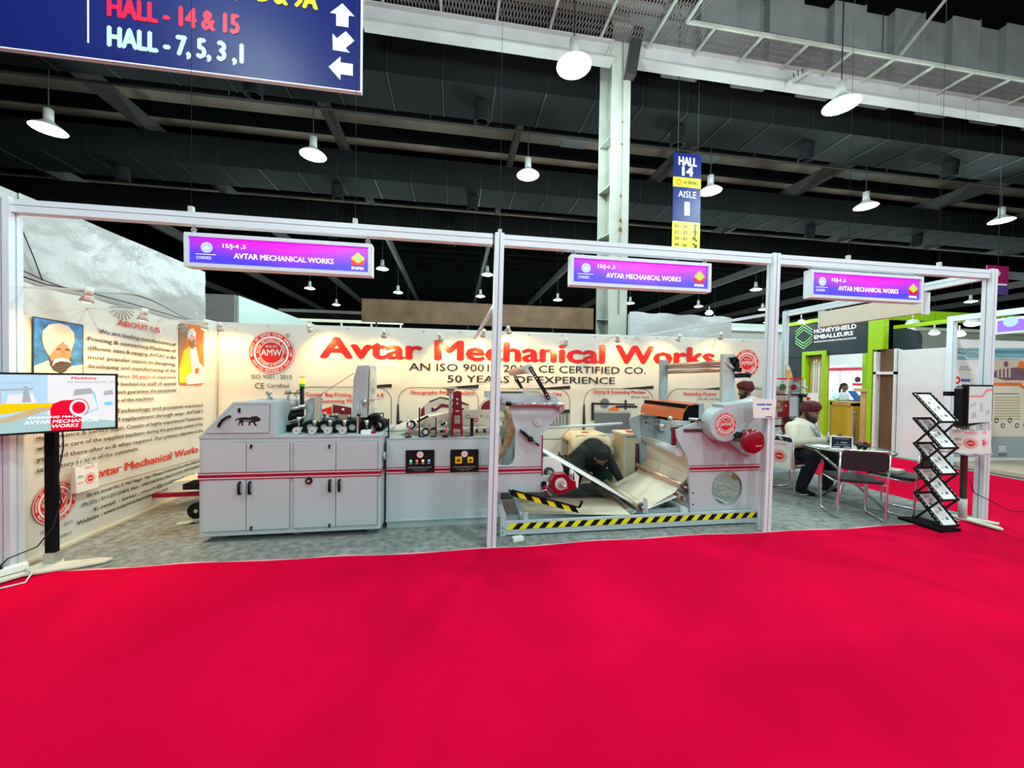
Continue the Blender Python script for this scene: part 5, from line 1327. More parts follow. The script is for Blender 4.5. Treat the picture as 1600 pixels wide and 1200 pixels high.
    # red bearing block with hub
    Yr = 3.66; rp = XZ([(868, 741), (884, 740), (893, 750), (900, 752), (900, 764), (889, 766), (885, 771), (869, 773), (861, 764), (860, 752)], Yr)
    b = MB(); b.use('glossy_red'); b.xz(rp, Yr, Yr + 0.10); b.build('red_bearing_block', t, bevel=0.006)
    q = A(876, 756, Yr); b = MB(); b.use('pen_plastic'); b.cyl((q.x, Yr, q.z), (q.x, Yr - 0.015, q.z), 0.062, 24); b.use('steel'); b.cyl((q.x, Yr - 0.015, q.z), (q.x, Yr - 0.03, q.z), 0.034, 18); b.cyl((q.x, Yr - 0.02, q.z), (q.x + 0.03, Yr - 0.10, q.z - 0.01), 0.016, 12); b.build('shaft_hub', t)
    # white web running down to the floor rollers (nearly edge-on)
    a = A(846, 706, 3.92); c = at_y(988, 787, 3.92)
    b = MB(); b.use('paper_white'); b.prism([a, c, c + Vector((0, 0.90, 0)), a + Vector((0, 0.90, 0))], (0.0, 0.0, 0.012)); b.build('paper_web', t)
    b = MB(); b.use('chrome'); q = at_y(893, 742, 3.84); b.cyl((q.x - 0.01, 3.84, q.z - 0.06), (q.x, 3.84, q.z + 0.06), 0.022, 12); b.use('paper_white'); b.prism([at_y(*p, 3.84) for p in ((896, 735), (905, 744), (903, 764), (899, 758))], (0, 0.003, 0)); b.build('web_clamp', t)
    # hazard-striped bar leaning below the frame
    a = A(800, 771, 3.70); c = A(905, 798, 3.70); n = 9; d = (c - a) / n; b = MB(); w = Vector((0.0, 0, 0.045))
    for i in range(n):
        b.use('hazard_yellow' if i % 2 else 'hazard_black'); p = a + d * i
        b.prism([p - w * 0.6, p + d - w * 0.6 , p + d * 0.5 + w * 0.6, p - d * 0.5 + w * 0.6], (0, 0.02, 0))
    b.use('hazard_black'); b.bar(a + w * 0.75, c + w * 0.75, 0.02, 0.012); e = c + w * 0.75; b.bar(e, e + Vector((0.03, 0, 0.07)), 0.02, 0.02); b.build('hazard_bar', t)
    # grey strut from the frame to the rail
    b = MB(); b.use('machine_grey'); b.bar(A(801, 770, 4.3), A(818, 812, 3.76), 0.05, 0.05); b.use('machine_grey'); p = A(820, 818, 3.76); b.box((p.x - 0.02, 3.74, 0.15), (p.x + 0.03, 3.78, 0.23)); b.build('floor_strut', t)
    # cream floor sheet between the rails
    b = MB(); b.use('paper_cream'); b.prism([at_z(800, 781, 0.16), at_z(822, 803, 0.16), at_z(985, 805, 0.16), at_z(955, 779, 0.16)], (0, 0, 0.006)); b.build('floor_sheet', t)
    b = MB(); b.use('machine_grey_dark'); b.box((A(786, 815, 3.9).x, 3.86, 0.02), (A(1060, 815, 3.9).x, 3.90, 0.155)); b.build('inner_tie', t)
    # ---- rewinding side frame (right)
    cx, cz = A(1136, 762.5, YA).x, A(1136, 762.5, YA).z; R = A(1159, 762, YA).x - cx
    def plate(Y, m, with_hole=True):
        o = XZ([(1057, 672), (1058, 684), (1063, 695), (1071, 708), (1076, 722), (1077, 735), (1078, 813)], YA); xr = A(1196, 800).x
        o = [(p[0], max(p[1], 0.10)) for p in o]; o[-1] = (o[-1][0], 0.135)
        outer = o + [(xr, 0.135), (xr, A(1190, 640).z), (A(1100, 655).x, A(1100, 655).z), (A(1057, 672).x, A(1057, 670).z)]
        b = MB(); b.use(m)
        if not with_hole: b.xz(outer, Y, Y + 0.03)
        else:
            # split the plate left and right of the hole's centre line so the hole stays open
            zt_ = A(1136, 650).z; N = 20
            left = [p for p in outer if p[0] < cx]
            arcL = [(cx + R * math.cos(math.radians(90 + 180 * k / N)), cz + R * math.sin(math.radians(90 + 180 * k / N))) for k in range(N + 1)]
            arcR = [(cx + R * math.cos(math.radians(90 - 180 * k / N)), cz + R * math.sin(math.radians(90 - 180 * k / N))) for k in range(N + 1)]
            PL = o + [(cx, 0.135)] + arcL[::-1] + [(cx, zt_)] + [(A(1100, 655).x, A(1100, 655).z)]
            PR = [(cx, 0.135), (xr, 0.135), (xr, A(1190, 640).z), (cx, zt_)] + arcR
            b.xz(PL, Y, Y + 0.03); b.xz(PR, Y, Y + 0.03)
            b.use('seam'); b.pipe((cx, Y - 0.002, cz), (cx, Y + 0.03, cz), R + 0.004, R - 0.002, 40)
        return b.build('rewind_side_frame', t)
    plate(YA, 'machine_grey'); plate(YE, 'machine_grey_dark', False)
    b = MB(); b.use('roller_tan'); b.cyl((cx - 0.15, 3.90, cz - 0.10), (cx + 0.1, 4.80, cz - 0.16), 0.05, 16); b.build('roller', t)
    b = MB(); b.use('pen_plastic')
    for px, py in ((1108, 718), (1087, 803), (1134, 725), (1153, 724)): q = A(px, py); b.cyl((q.x, YA, q.z), (q.x, YA - 0.01, q.z), 0.014, 10)
    b.use('black_plastic')
    for px, py in ((1083, 770), (1083, 788)): q = A(px, py); b.cyl((q.x, YA, q.z), (q.x, YA - 0.006, q.z), 0.008, 8)
    b.build('frame_bolts', t)
    zs = A(1130, 731).z; xl, xr = A(1077, 731).x, A(1196, 731).x
    b = MB(); b.use('stripe_pink'); b.box((xl, YA - 0.003, zs - 0.034), (xr, YA - 0.001, zs + 0.034)); b.use('stripe_red')
    for dz, hh in ((0.0, 0.013), (0.031, 0.004), (-0.031, 0.004)): b.box((xl, YA - 0.005, zs + dz - hh), (xr, YA - 0.003, zs + dz + hh))
    b.build('stripe', t)
    # rail between the two halves (rear) and rollers running front to back
    b = MB(); b.use('pen_plastic'); b.cyl(at_y(846, 669, YE), at_y(972, 662, YE), 0.022, 12); b.build('rear_tie_tube', t)
    def roller(pn, pf, Yn, Yf, r, m='copper_roller', ends=True):
        a = at_y(*pn, Yn); c = at_y(*pf, Yf); k = MB(); k.use(m); k.cyl(a, c, r, 18); d = (a - c).normalized()
        if ends: k.use('dark_steel'); k.cyl(a, a + d * 0.03, r * 0.72, 14); k.use('steel'); k.cyl(a + d * 0.03, a + d * 0.075, r * 0.38, 10)
        k.build('roller', t)
    roller((1066, 759), (996, 727), 3.82, 4.80, 0.034); roller((1066, 778), (1046, 766), 3.82, 4.20, 0.034); roller((1001, 791), (947, 754), 3.82, 4.80, 0.046, 'roller_tan')
    roller((994, 805), (940, 768), 3.84, 4.80, 0.040, 'roller_tan'); roller((1072, 800), (1040, 783), 3.80, 4.4, 0.045, 'paper_white', False)
    roller((1062, 706), (1010, 687), 3.80, 4.84, 0.050, 'pen_plastic', False)
    b = MB(); b.use('machine_grey'); q = A(1007, 800, 3.80); b.prism([(q.x - 0.03, 3.78, 0.15), (q.x + 0.03, 3.78, 0.15), (q.x + 0.02, 3.78, 0.30), (q.x - 0.02, 3.78, 0.32)], (0, 0.012, 0)); b.build('roller_bracket', t)
    b = MB(); b.use('black_plastic'); q = A(1071, 760, 3.80); b.prism([(q.x, 3.80, q.z - 0.03), (q.x + 0.05, 3.80, q.z - 0.03), (q.x + 0.05, 3.80, q.z + 0.05)], (0, 0.02, 0)); b.build('bearing_wedge', t)
    # cream paper sheets between rollers
    def sheet(pn0, pn1, Yn, Yf, m='paper_cream', th=0.005):
        a = at_y(*pn0, Yn); c = at_y(*pn1, Yn); D = Vector((0, Yf - Yn, 0)); b = MB(); b.use(m); b.prism([a, c, c + D, a + D], (0, 0, th)); b.build('paper_web', t)
    sheet((1003, 799), (1054, 770), 3.86, 4.78); sheet((1054, 770), (1076, 743), 3.86, 4.78); sheet((1003, 799), (1058, 777), 3.84, 4.7, 'paper_white'); sheet((1076, 743), (1075, 716), 3.86, 4.78); sheet((1075, 716), (1062, 700), 3.86, 4.78)
    q = at_y(1032, 722, 4.80); b = MB(); b.use('paper_cream'); b.cyl((q.x, 4.80, q.z), (q.x, 4.70, q.z), 0.155, 36); b.build('paper_roll', t)
    b = MB(); b.use('maroon_dark'); b.box((at_y(993, 700, 4.9).x, 4.895, 0.16), (at_y(1060, 700, 4.9).x, 4.91, at_y(1000, 693, 4.9).z)); b.build('rear_cover', t)
    # uprights with the two guide rollers
    def upright(pl, pr, pt, Y, m):
        a = at_y(pl, pt, Y); c = at_y(pr, pt, Y); b = MB(); b.use(m); b.box((a.x, Y, 0.9), (c.x, Y + 0.05, a.z)); b.build('upright', t, bevel=0.003)
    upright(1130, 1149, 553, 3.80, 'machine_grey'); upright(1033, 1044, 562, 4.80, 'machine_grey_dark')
    b = MB(); b.use('beige_paint'); a = at_y(1130, 556, 3.795); c = at_y(1132, 556, 3.795); b.box((a.x - 0.002, 3.792, 1.2), (c.x, 3.80, a.z)); b.build('upright_edge', t)
    roller((1127, 566.5), (1043, 571.5), 3.86, 4.78, 0.028); roller((1127, 578), (1043, 581.5), 3.86, 4.78, 0.026)
    roller((1128, 572.5), (1043, 576), 3.90, 4.80, 0.012, 'paper_white', False)
    b = MB(); b.use('pen_plastic'); q = at_y(1139, 563, 3.79); b.pipe((q.x, 3.79, q.z), (q.x, 3.80, q.z), 0.05, 0.038, 22); b.tube([at_y(1139, 570, 3.78), at_y(1146, 575, 3.78), at_y(1153, 577, 3.78)], 0.012, 8); b.build('bearing_ring', t)
    b = MB(); b.use('black_plastic'); b.bar(at_y(1143, 563, 3.77), at_y(1150, 561, 3.77), 0.05, 0.06); b.bar(at_y(1150, 561, 3.77), at_y(1150, 577, 3.77), 0.04, 0.05); b.bar(at_y(1147, 577, 3.77), at_y(1157, 578, 3.77), 0.04, 0.05); b.bar(at_y(1150, 587, 3.77), at_y(1168, 586, 3.77), 0.04, 0.05); b.cyl(at_y(1168, 589, 3.76), at_y(1170, 583, 3.76), 0.03, 12); b.build('clamp_lever', t)
    # copper tray lying front to back
    T0 = [(1005, 648), (1000, 627), (1008, 621), (1060, 622), (1072, 629)]
    f = lambda p, Y: at_y(p[0], p[1], Y)
    near = [f(p, 3.86) for p in ((1078, 655), (1084, 636), (1072, 631), (1060, 634), (1045, 645))]
    b = MB(); b.use('copper')
    n0, n1 = 3.86, 4.82
    prof = [at_y(1066, 657, n0), at_y(1068, 645, n0), at_y(1075, 634, n0), at_y(1094, 630, n0)]
    vs = []; fs = []
    for p in prof: vs += [p, Vector((p.x, n1, p.z + 0.0))]
    for i in range(len(prof) - 1): fs.append((2*i, 2*i+2, 2*i+3, 2*i+1))
    b.add(vs, fs); o = b.build('copper_tray', t); md = o.modifiers.new('thickness', 'SOLIDIFY'); md.thickness = 0.004
    b = MB(); b.use('black_matte'); b.box((prof[1].x + 0.03, n0 + 0.02, prof[0].z - 0.04), (prof[3].x, n1 - 0.02, prof[3].z - 0.02)); b.build('tray_shade_box', t)  # black box stands in for the shade beneath the tray
    # slitting shafts and knives under the tray
    roller((1092, 656), (1005, 648), 3.74, 4.80, 0.018, 'steel'); roller((1080, 669), (1008, 660), 3.80, 4.80, 0.016, 'steel')
    for px, py in ((1048, 654), (1035, 666), (1066, 652)):
        b = MB(); b.use('steel'); b.ball(at_y(px, py, 4.0), 0.032, 10, 7); b.build('shaft_collar', t)
    b = MB(); b.use('pen_plastic'); b.box((A(1052, 665, 3.9).x, 3.84, A(1052, 664, 3.9).z), (A(1074, 656, 3.9).x, 3.94, A(1074, 657, 3.9).z)); b.build('knife_block', t)
    b = MB(); b.use('dark_steel'); b.box((A(1068, 675).x, YA - 0.01, A(1068, 675).z), (A(1100, 671).x, YA + 0.03, A(1100, 670).z)); b.box((A(1049, 672, 3.9).x, 3.88, A(1050, 672, 3.9).z - 0.02), (A(1076, 668, 3.9).x, 3.92, A(1050, 668, 3.9).z)); b.build('shaft_bracket', t)
    b = MB(); b.use('red_metal'); b.box((A(1050, 690, 3.82).x, 3.81, A(1050, 696, 3.82).z), (A(1056, 690, 3.82).x, 3.84, A(1056, 670, 3.82).z)); b.build('edge_strip', t)
    b = MB(); b.use('machine_grey_dark'); b.pipe(at_y(1011, 661, 4.78), at_y(1011, 661, 4.74), 0.05, 0.03, 20); b.build('rear_flange', t)
    # belt guard with emblem
    YG0, YG1 = 3.60, 3.78
    c = at_y(1134, 664, YG0); Rg = c.z - at_y(1134, 691, YG0).z
    tip = at_y(1180, 626, YG0); low = at_y(1180, 654, YG0)
    arc = [(c.x + Rg * math.cos(math.radians(a)), c.z + Rg * math.sin(math.radians(a))) for a in range(100, 331, 8)]
    top = at_y(1128, 632, YG0)
    b = MB(); b.use('machine_grey'); b.xz([(low.x, low.z), (tip.x, tip.z), (top.x, top.z)] + arc, YG0, YG1); b.build('belt_guard', t, bevel=0.012)
    b = MB(); ec = at_y(1134, 663, YG0 - 0.003); emblem(b, ec, EX, EZ, -EY, ec.z - at_y(1134, 682, YG0 - 0.003).z); b.build('round_emblem', t)
    b = MB(); b.use('machine_grey_dark'); b.prism([at_y(*p, 3.70) for p in ((1138, 690), (1166, 672), (1186, 688), (1180, 712), (1160, 708))], (0, 0.06, 0)); b.build('guard_bracket', t)
    b = MB(); b.use('black_plastic'); b.prism([at_y(*p, 3.52) for p in ((1154, 681), (1160, 676), (1168, 684), (1160, 690))], (0, 0.12, 0)); b.build('clamp_pad', t)
    # red brake drum, standing just in front of the post
    q = at_y(1178, 690, 3.42); r = q.z - at_y(1178, 709.5, 3.42).z
    b = MB(); b.use('glossy_red', True); b.lathe([(0.0, -0.02), (r * 0.6, -0.018), (r * 0.92, -0.008), (r, 0.01), (r, 0.035), (0, 0.035)], q, (0, 1, 0), 40); b.use('print_pink'); put_text(b, 'wind', Vector((q.x + 0.0, 3.401, q.z - 0.05)), EX, EZ, w=0.07, h=0.02, bold=0.03); b.build('red_brake_drum', t)
    b = MB(); b.use('dark_steel'); b.cyl((q.x - 0.05, 3.455, q.z), (q.x - 0.05, 3.70, q.z), 0.03, 12); b.build('drum_shaft', t)
    return t
slitter()

# ================================================================== THINGS BEHIND THE MACHINES
def pedestal():
    q = at_z(973, 751, 0.003); x0, y0 = q.x, 5.52; x1 = x0 + 0.34; zt = at_y(973, 681, y0).z
    t = thing('beige_pedestal', 'tall narrow beige painted pedestal box behind the slitting machine', 'pedestal', (x0 + 0.17, y0 + 0.2, 0.003))
    b = MB(); b.use('beige_paint'); b.box((x0, y0, 0.004), (x1, y0 + 0.42, zt)); b.build('box_body', t, bevel=0.006)
    b = MB(); b.use('beige_light'); b.box((x0 - 0.012, y0 - 0.008, 0.004), (x0 + 0.02, y0 + 0.002, zt)); b.build('corner_strip', t)
    b = MB(); b.use('beige_light'); b.box((x0 - 0.02, y0 - 0.02, zt), (x1 + 0.02, y0 + 0.44, zt + 0.035)); b.build('lid', t)
    o = MB(); o.use('print_red'); o.prism([(x0 + 0.10, y0 + 0.10, zt + 0.036), (x0 + 0.30, y0 + 0.06, zt + 0.036), (x0 + 0.32, y0 + 0.24, zt + 0.036), (x0 + 0.14, y0 + 0.28, zt + 0.036)], (0, 0, 0.012)); tag(o.build('red_leaflet'), 'red printed leaflet lying on the tall beige pedestal', 'leaflet')
pedestal()
def draped_box():
    y0 = 5.72; a = at_y(900, 700, y0); c = at_y(948, 700, y0); zt = at_y(925, 679, y0).z
    t = thing('draped_box', 'low beige box with a cream cloth draped over its top, behind the crouching worker', 'box', ((a.x + c.x) / 2, 5.9, 0.003))
    b = MB(); b.use('beige_paint'); b.box((a.x, y0, 0.004), (c.x, y0 + 0.42, zt)); b.build('box_body', t, bevel=0.006)
    b = MB(); b.use('cloth_beige', True); n = 16; vs = []; fs = []
    x0, x1 = a.x - 0.10, c.x + 0.10
    for i in range(n + 1):
        for j in range(9):
            u, v = i / n, j / 8; x = x0 + (x1 - x0) * u; y = y0 - 0.10 + 0.56 * v; z = zt + 0.012
            ex = max(0, a.x - x, x - c.x); ey = max(0, y0 - y); z -= (ex * 1.3 + ey * 1.6) + 0.03 * math.sin(u * 9) * (ey > 0)
            if ey > 0 and 0.25 < u < 0.8: y = y0 - 0.012 - ey * 0.25
            vs.append((x, y, z))
    for i in range(n):
        for j in range(8): k = i * 9 + j; fs.append((k, k + 9, k + 10, k + 1))
    b.add(vs, fs); o = b.build('draped_cloth', t); md = o.modifiers.new('thickness', 'SOLIDIFY'); md.thickness = 0.006
    q = at_y(915, 680, 5.8); o = MB(); o.use('print_red'); o.bar((q.x - 0.05, 5.85, zt + 0.024), (q.x + 0.06, 5.82, zt + 0.024), 0.04, 0.010); tag(o.build('red_card'), 'small red card lying on the draped cream cloth', 'card')
draped_box()
q = at_z(945, 752, 0.003); q.y = 5.45; q = Vector((at_y(946, 735, 5.45).x, 5.45, 0.003))
t = thing('green_bucket', 'dark green plastic bucket half hidden behind the crouching worker', 'bucket', q)
b = MB(); b.use('bucket_green'); b.lathe([(0.0, 0.004), (0.10, 0.004), (0.13, 0.25), (0.136, 0.25), (0.136, 0.262), (0.12, 0.262), (0.095, 0.02), (0, 0.02)], (0, 0, 0), n=22); b.build('bucket_body', t, local=True)
b = MB(); b.use('wire'); b.tube([(0.132 * math.cos(a), 0.0, 0.25 + 0.10 * math.sin(a)) for a in [math.pi * k / 10 for k in range(11)]], 0.004, 6); b.build('bucket_handle', t, local=True)

# white block lying by the middle post
q = at_z(808, 850, 0.004); t = MB(); t.use('print_white'); t.frame(Vector((q.x + 0.02, 3.60, 0.024)), Vector((0.98, 0.17, 0)), Vector((-0.17, 0.98, 0)), EZ, 0.055, 0.03, 0.02); tag(t.build('white_block', bevel=0.004), 'small white plastic block on the carpet right of the middle post', 'block')

# paper notice taped on the post
t = thing('paper_notice', 'white paper notice with blue lettering taped to the post beside the red drum', 'notice', (3.22, 3.45, 1.22))
a = at_y(1176, 622, 3.452); c = at_y(1213, 653.5, 3.452); y = 3.452
b = MB(); b.use('paper_white'); b.prism([(a.x, y, a.z), (c.x, y, a.z - 0.015), (c.x - 0.02, y, c.z), (a.x + 0.015, y, c.z + 0.005)], (0, 0.004, 0)); b.build('paper_sheet', t)
b = MB(); b.use('print_blue'); [b.box((a.x + u, y - 0.0015, a.z - v), (a.x + u + w_, y - 0.0005, a.z - v + 0.016)) for u, v, w_ in ((0.05, 0.075, 0.10), (0.16, 0.075, 0.07), (0.11, 0.12, 0.03), (0.15, 0.12, 0.05))]; b.use('print_grey'); b.box((a.x + 0.16, y - 0.0015, a.z - 0.20), (a.x + 0.23, y - 0.0005, a.z - 0.19)); b.build('lettering', t)

# ================================================================== SCREENS
def shopping_bag(loc, rz, label, w=0.30, h=0.34, d=0.10, handles=True, group='printed carrier bags'):
    t = thing('carrier_bag', label, 'bag', loc, rz, group)
    b = MB(); b.use('bag_paper'); b.prism([(-w/2, -d/2, 0), (w/2, -d/2, 0), (w/2 - 0.004, -d/4, h), (-w/2 + 0.004, -d/4, h)], (0, 0.003, 0)) if False else None
    b = MB(); b.use('bag_paper')
    x = w / 2; b.add([(-x, -d/2, 0), (x, -d/2, 0), (x, d/2, 0), (-x, d/2, 0), (-x, -d/4, h), (x, -d/4, h), (x, d/4, h), (-x, d/4, h)], [(0,3,2,1), (0,1,5,4), (2,3,7,6), (1,2,6,5), (3,0,4,7)])
    o = b.build('bag_body', t, local=True); md = o.modifiers.new('thickness', 'SOLIDIFY'); md.thickness = 0.002
    sl = Vector((0, d/4, h)).normalized(); nn = Vector((1, 0, 0)).cross(sl)
    P = lambda u, v: Vector((-x + w * u, -d/2, 0)) + sl * (h * v) - Vector((0, 0.0025, 0))
    q = MB(); c = P(0.62, 0.45); q.use('print_red'); disc(q, c, EX, sl, w * 0.23, 26); q.use('print_white'); disc(q, c - EY * .0008, EX, sl, w * 0.205, 26, rin=w * 0.175); disc(q, c - EY * .0008, EX, sl, w * 0.15, 20, rin=w * 0.14)
    put_text(q, 'AMW', c - EY * 0.0012 - sl * (w * 0.03), EX, sl, w=w * 0.2, h=w * 0.06, bold=0.03, center=True)
    q.use('print_pink'); p = P(0.42, 0.87); q.face([p, p + EX * (w * 0.42), p + EX * (w * 0.42) + sl * (h * 0.07), p + sl * (h * 0.07)])
    q.use('print_green'); A0 = P(0.10, 0.55); put_text(q, 'm', A0, EX, sl, w=w * 0.2, h=w * 0.16, bold=0.01)
    q.use('print_pink'); p = P(0.06, 0.34); q.face([p, p + EX * (w * 0.26), p + EX * (w * 0.26) + sl * (h * 0.07), p + sl * (h * 0.07)]); q.build('bag_print', t, local=True)
    if handles:
        for yy in (-d/4, d/4):
            q = MB(); q.use('print_white'); q.tube([(-0.06 + 0.12 * k / 8, yy, h - 0.01 + 0.10 * math.sin(math.pi * k / 8)) for k in range(9)], 0.004, 6); q.build('bag_handle', t, local=True)
    return t

def left_screen():
    R = Vector((-2.88, 3.70, 0)); d = Vector((-0.75, -0.66, 0)).normalized(); W = 0.90
    # heights from the survey of the right edge
    zt = 1.6 + 0.02; 
    def hit(px, py):
        r = _ray(px, py); n = Vector((d.y, -d.x, 0)); k = (R - EYE).dot(n) / r.dot(n); return EYE + r * k
    rt = hit(184, 584); rb = hit(184, 669.5); zt, zb = rt.z, rb.z
    ux = -d; n = Vector((ux.y, -ux.x, 0))          # facing the aisle
    if n.dot(-R) < 0: n = -n
    L = Vector((rt.x, rt.y, 0)) + d * W
    t = thing('screen_stand', 'wide flat screen on a black pole showing a film at the booth\'s left end', 'screen', (-3.22, 3.55, 0.0))
    def slab(m, nm, u0, u1, z0, z1, back, front, par=t):
        b = MB(); b.use(m); p = L + ux * u0; q = L + ux * u1
        b.prism([Vector((p.x, p.y, z0)) + n * back, Vector((q.x, q.y, z0)) + n * back, Vector((q.x, q.y, z1)) + n * back, Vector((p.x, p.y, z1)) + n * back], n * (front - back)); return b.build(nm, par)
    scr = slab('black_plastic', 'screen_casing', 0, W, zb, zt, -0.04, 0.0)
    e = 0.016; w, h = W - 2 * e, zt - zb - 2 * e
    P = lambda u, v, k=0: Vector((L.x, L.y, zb + e + h * v)) + ux * (e + w * u) + n * (0.0012 + 0.0006 * k)
    b = MB(); b.use('screen_blue'); b.face([P(0, 0), P(0.58, 0), P(0.58, 1), P(0, 1)]); b.use('screen_white'); b.face([P(0.58, 0), P(1, 0), P(1, 1), P(0.58, 1)])
    b.use('screen_teal'); b.face([P(0, 0, 1), P(1, 0, 1), P(1, 0.12, 1), P(0.55, 0.30, 1), P(0, 0.24, 1)])
    b.use('screen_white'); b.face([P(0.12, 0.52, 1), P(0.25, 0.55, 1), P(0.25, 0.99, 1), P(0.12, 0.99, 1)]); b.face([P(0.35, 0.46, 1), P(0.52, 0.46, 1), P(0.50, 0.68, 1), P(0.37, 0.66, 1)])
    b.use('screen_grey'); b.face([P(0.30, 0.72, 2), P(0.50, 0.74, 2), P(0.50, 0.77, 2), P(0.30, 0.75, 2)]); b.face([P(0.31, 0.52, 2), P(0.33, 0.52, 2), P(0.33, 0.76, 2), P(0.31, 0.76, 2)]); b.face([P(0.44, 0.52, 2), P(0.49, 0.52, 2), P(0.47, 0.80, 2), P(0.45, 0.80, 2)])
    b.use('screen_yellow'); b.face([P(0, 0.26, 3), P(0.32, 0.32, 3), P(0.62, 0.44, 3), P(0.62, 0.50, 3), P(0.30, 0.50, 3), P(0.20, 0.44, 3), P(0, 0.36, 3)])
    b.use('screen_wood'); b.face([P(0.28, 0.20, 4), P(0.36, 0.19, 4), P(0.60, 0.38, 4), P(0.60, 0.43, 4), P(0.52, 0.42, 4)])
    b.use('screen_dark'); b.face([P(0.12, 0.42, 4), P(0.20, 0.40, 4), P(0.22, 0.44, 4), P(0.12, 0.58, 4)])
    b.use('screen_red'); b.face([P(0.60, 0.0, 5), P(0.78, 0.0, 5), P(0.78, 0.40, 5), P(0.75, 0.55, 5), P(0.66, 0.54, 5), P(0.61, 0.48, 5), P(0.595, 0.38, 5)])
    c = P(0.765, 0.40, 6); disc(b, c, ux, EZ, 0.055, 24, ry=0.075); b.use('screen_white'); disc(b, c + n * .0006, ux, EZ, 0.050, 24, rin=0.036, ry=0.068)
    b.use('screen_grey'); b.face([P(0.73, 0.62, 3), P(0.86, 0.66, 3), P(0.84, 0.76, 3), P(0.74, 0.74, 3)]); b.face([P(0.92, 0.62, 3), P(0.99, 0.64, 3), P(0.98, 0.72, 3), P(0.93, 0.70, 3)])
    b.use('led_blue'); b.face([P(0.855, 0.66, 4), P(0.865, 0.68, 4), P(0.885, 0.38, 4), P(0.80, 0.28, 4), P(0.80, 0.26, 4), P(0.89, 0.37, 4)]); c = P(0.955, 0.46, 4); disc(b, c, ux, EZ, 0.026, 16, ry=0.016)
    b.use('screen_text'); put_text(b, 'CREASING MACHINE', P(0.47, 0.225, 8), ux, EZ, w=w * 0.36, h=0.018, bold=0.015, shear=0.15); put_text(b, 'AVTAR MECHANICAL', P(0.45, 0.135, 8), ux, EZ, w=w * 0.44, h=0.026, bold=0.015, shear=0.15); put_text(b, 'WORKS', P(0.60, 0.05, 8), ux, EZ, w=w * 0.16, h=0.026, bold=0.015, shear=0.15)
    b.use('screen_red'); put_text(b, 'Machinery', P(0.72, 0.93, 8), ux, EZ, w=w * 0.16, h=0.018, bold=0.04); b.use('screen_grey'); put_text(b, 'For Aluminium Foil, PVC, PE', P(0.70, 0.86, 8), ux, EZ, w=w * 0.29, h=0.014, bold=0.02); put_text(b, 'Flexo Printing Machine', P(0.30, 0.85, 8), ux, EZ, w=w * 0.2, h=0.012)
    b.build('screen_picture', scr)
    # pole and foot
    px, py = -3.27, 3.60
    b = MB(); b.use('black_matte'); b.box((px - 0.035, py - 0.02, 0.06), (px + 0.035, py + 0.02, zt - 0.08)); b.build('pole', t)
    b = MB(); b.use('black_matte'); m = Vector((L.x, L.y, 0)) + ux * (W * 0.5) - n * 0.04; b.box((px - 0.03, py - 0.06, 1.2), (px + 0.03, py + 0.0, 1.45)); b.bar((px, py - 0.03, 1.33), (m.x, m.y, 1.33), 0.12, 0.08); b.build('mount_bracket', t)
    b = MB(); b.use('steel'); b.box((px - 0.042, py - 0.027, 0.03), (px + 0.042, py + 0.027, 0.12)); b.build('pole_sleeve', t)
    b = MB(); b.use('base_cream'); b.xy([(-3.50, 3.30), (-3.42, 3.24), (-3.30, 3.42), (-3.05, 3.50), (-2.88, 3.58), (-2.86, 3.64), (-2.96, 3.66), (-3.20, 3.62), (-3.26, 3.68), (-3.36, 3.66), (-3.38, 3.55)], 0.010, 0.032); b.build('foot_plate', t, bevel=0.006)
    b = MB(); b.use('black_plastic')
    for x, y in ((-3.44, 3.30), (-2.93, 3.60), (-3.30, 3.64)): b.cyl((x, y, 0.002), (x, y, 0.012), 0.02, 10)
    b.build('foot_pads', t)
    # hanging cable
    b = MB(); b.use('wire'); b.tube([(-3.20, 3.60, 1.25), (-3.17, 3.58, 1.0), (-3.20, 3.57, 0.75), (-3.16, 3.55, 0.55), (-3.20, 3.53, 0.35), (-3.30, 3.52, 0.20), (-3.42, 3.44, 0.15), (-3.445, 3.40, 0.09)], 0.005, 6); b.build('screen_cable', t)
left_screen()
t = thing('power_strip', 'white power strip with a black plug on the floor under the left screen', 'power strip', (-3.40, 3.40, 0.035))
b = MB(); b.use('print_white'); b.frame(Vector((-3.43, 3.405, 0.062)), Vector((0.6, 0.8, 0)), Vector((-0.8, 0.6, 0)), EZ, 0.13, 0.035, 0.025); b.build('strip_body', t, bevel=0.006)
b = MB(); b.use('black_plastic'); b.cyl((-3.445, 3.40, 0.085), (-3.445, 3.40, 0.135), 0.028, 12, 0.008); b.build('black_plug', t)
b = MB(); b.use('wire_white'); b.tube([(-3.36, 3.49, 0.05), (-3.24, 3.42, 0.04), (-3.20, 3.33, 0.008), (-3.30, 3.26, 0.006), (-3.45, 3.22, 0.006), (-3.6, 3.24, 0.006)], 0.006, 8); b.build('white_cord', t)
p = at_x(131, 740, -3.46)
shopping_bag((-3.45, p.y, at_x(131, 766, -3.46).z), math.pi / 2, 'white carrier bag hung flat against the left wall beside the black pole', 0.22, 0.24, 0.05, True)

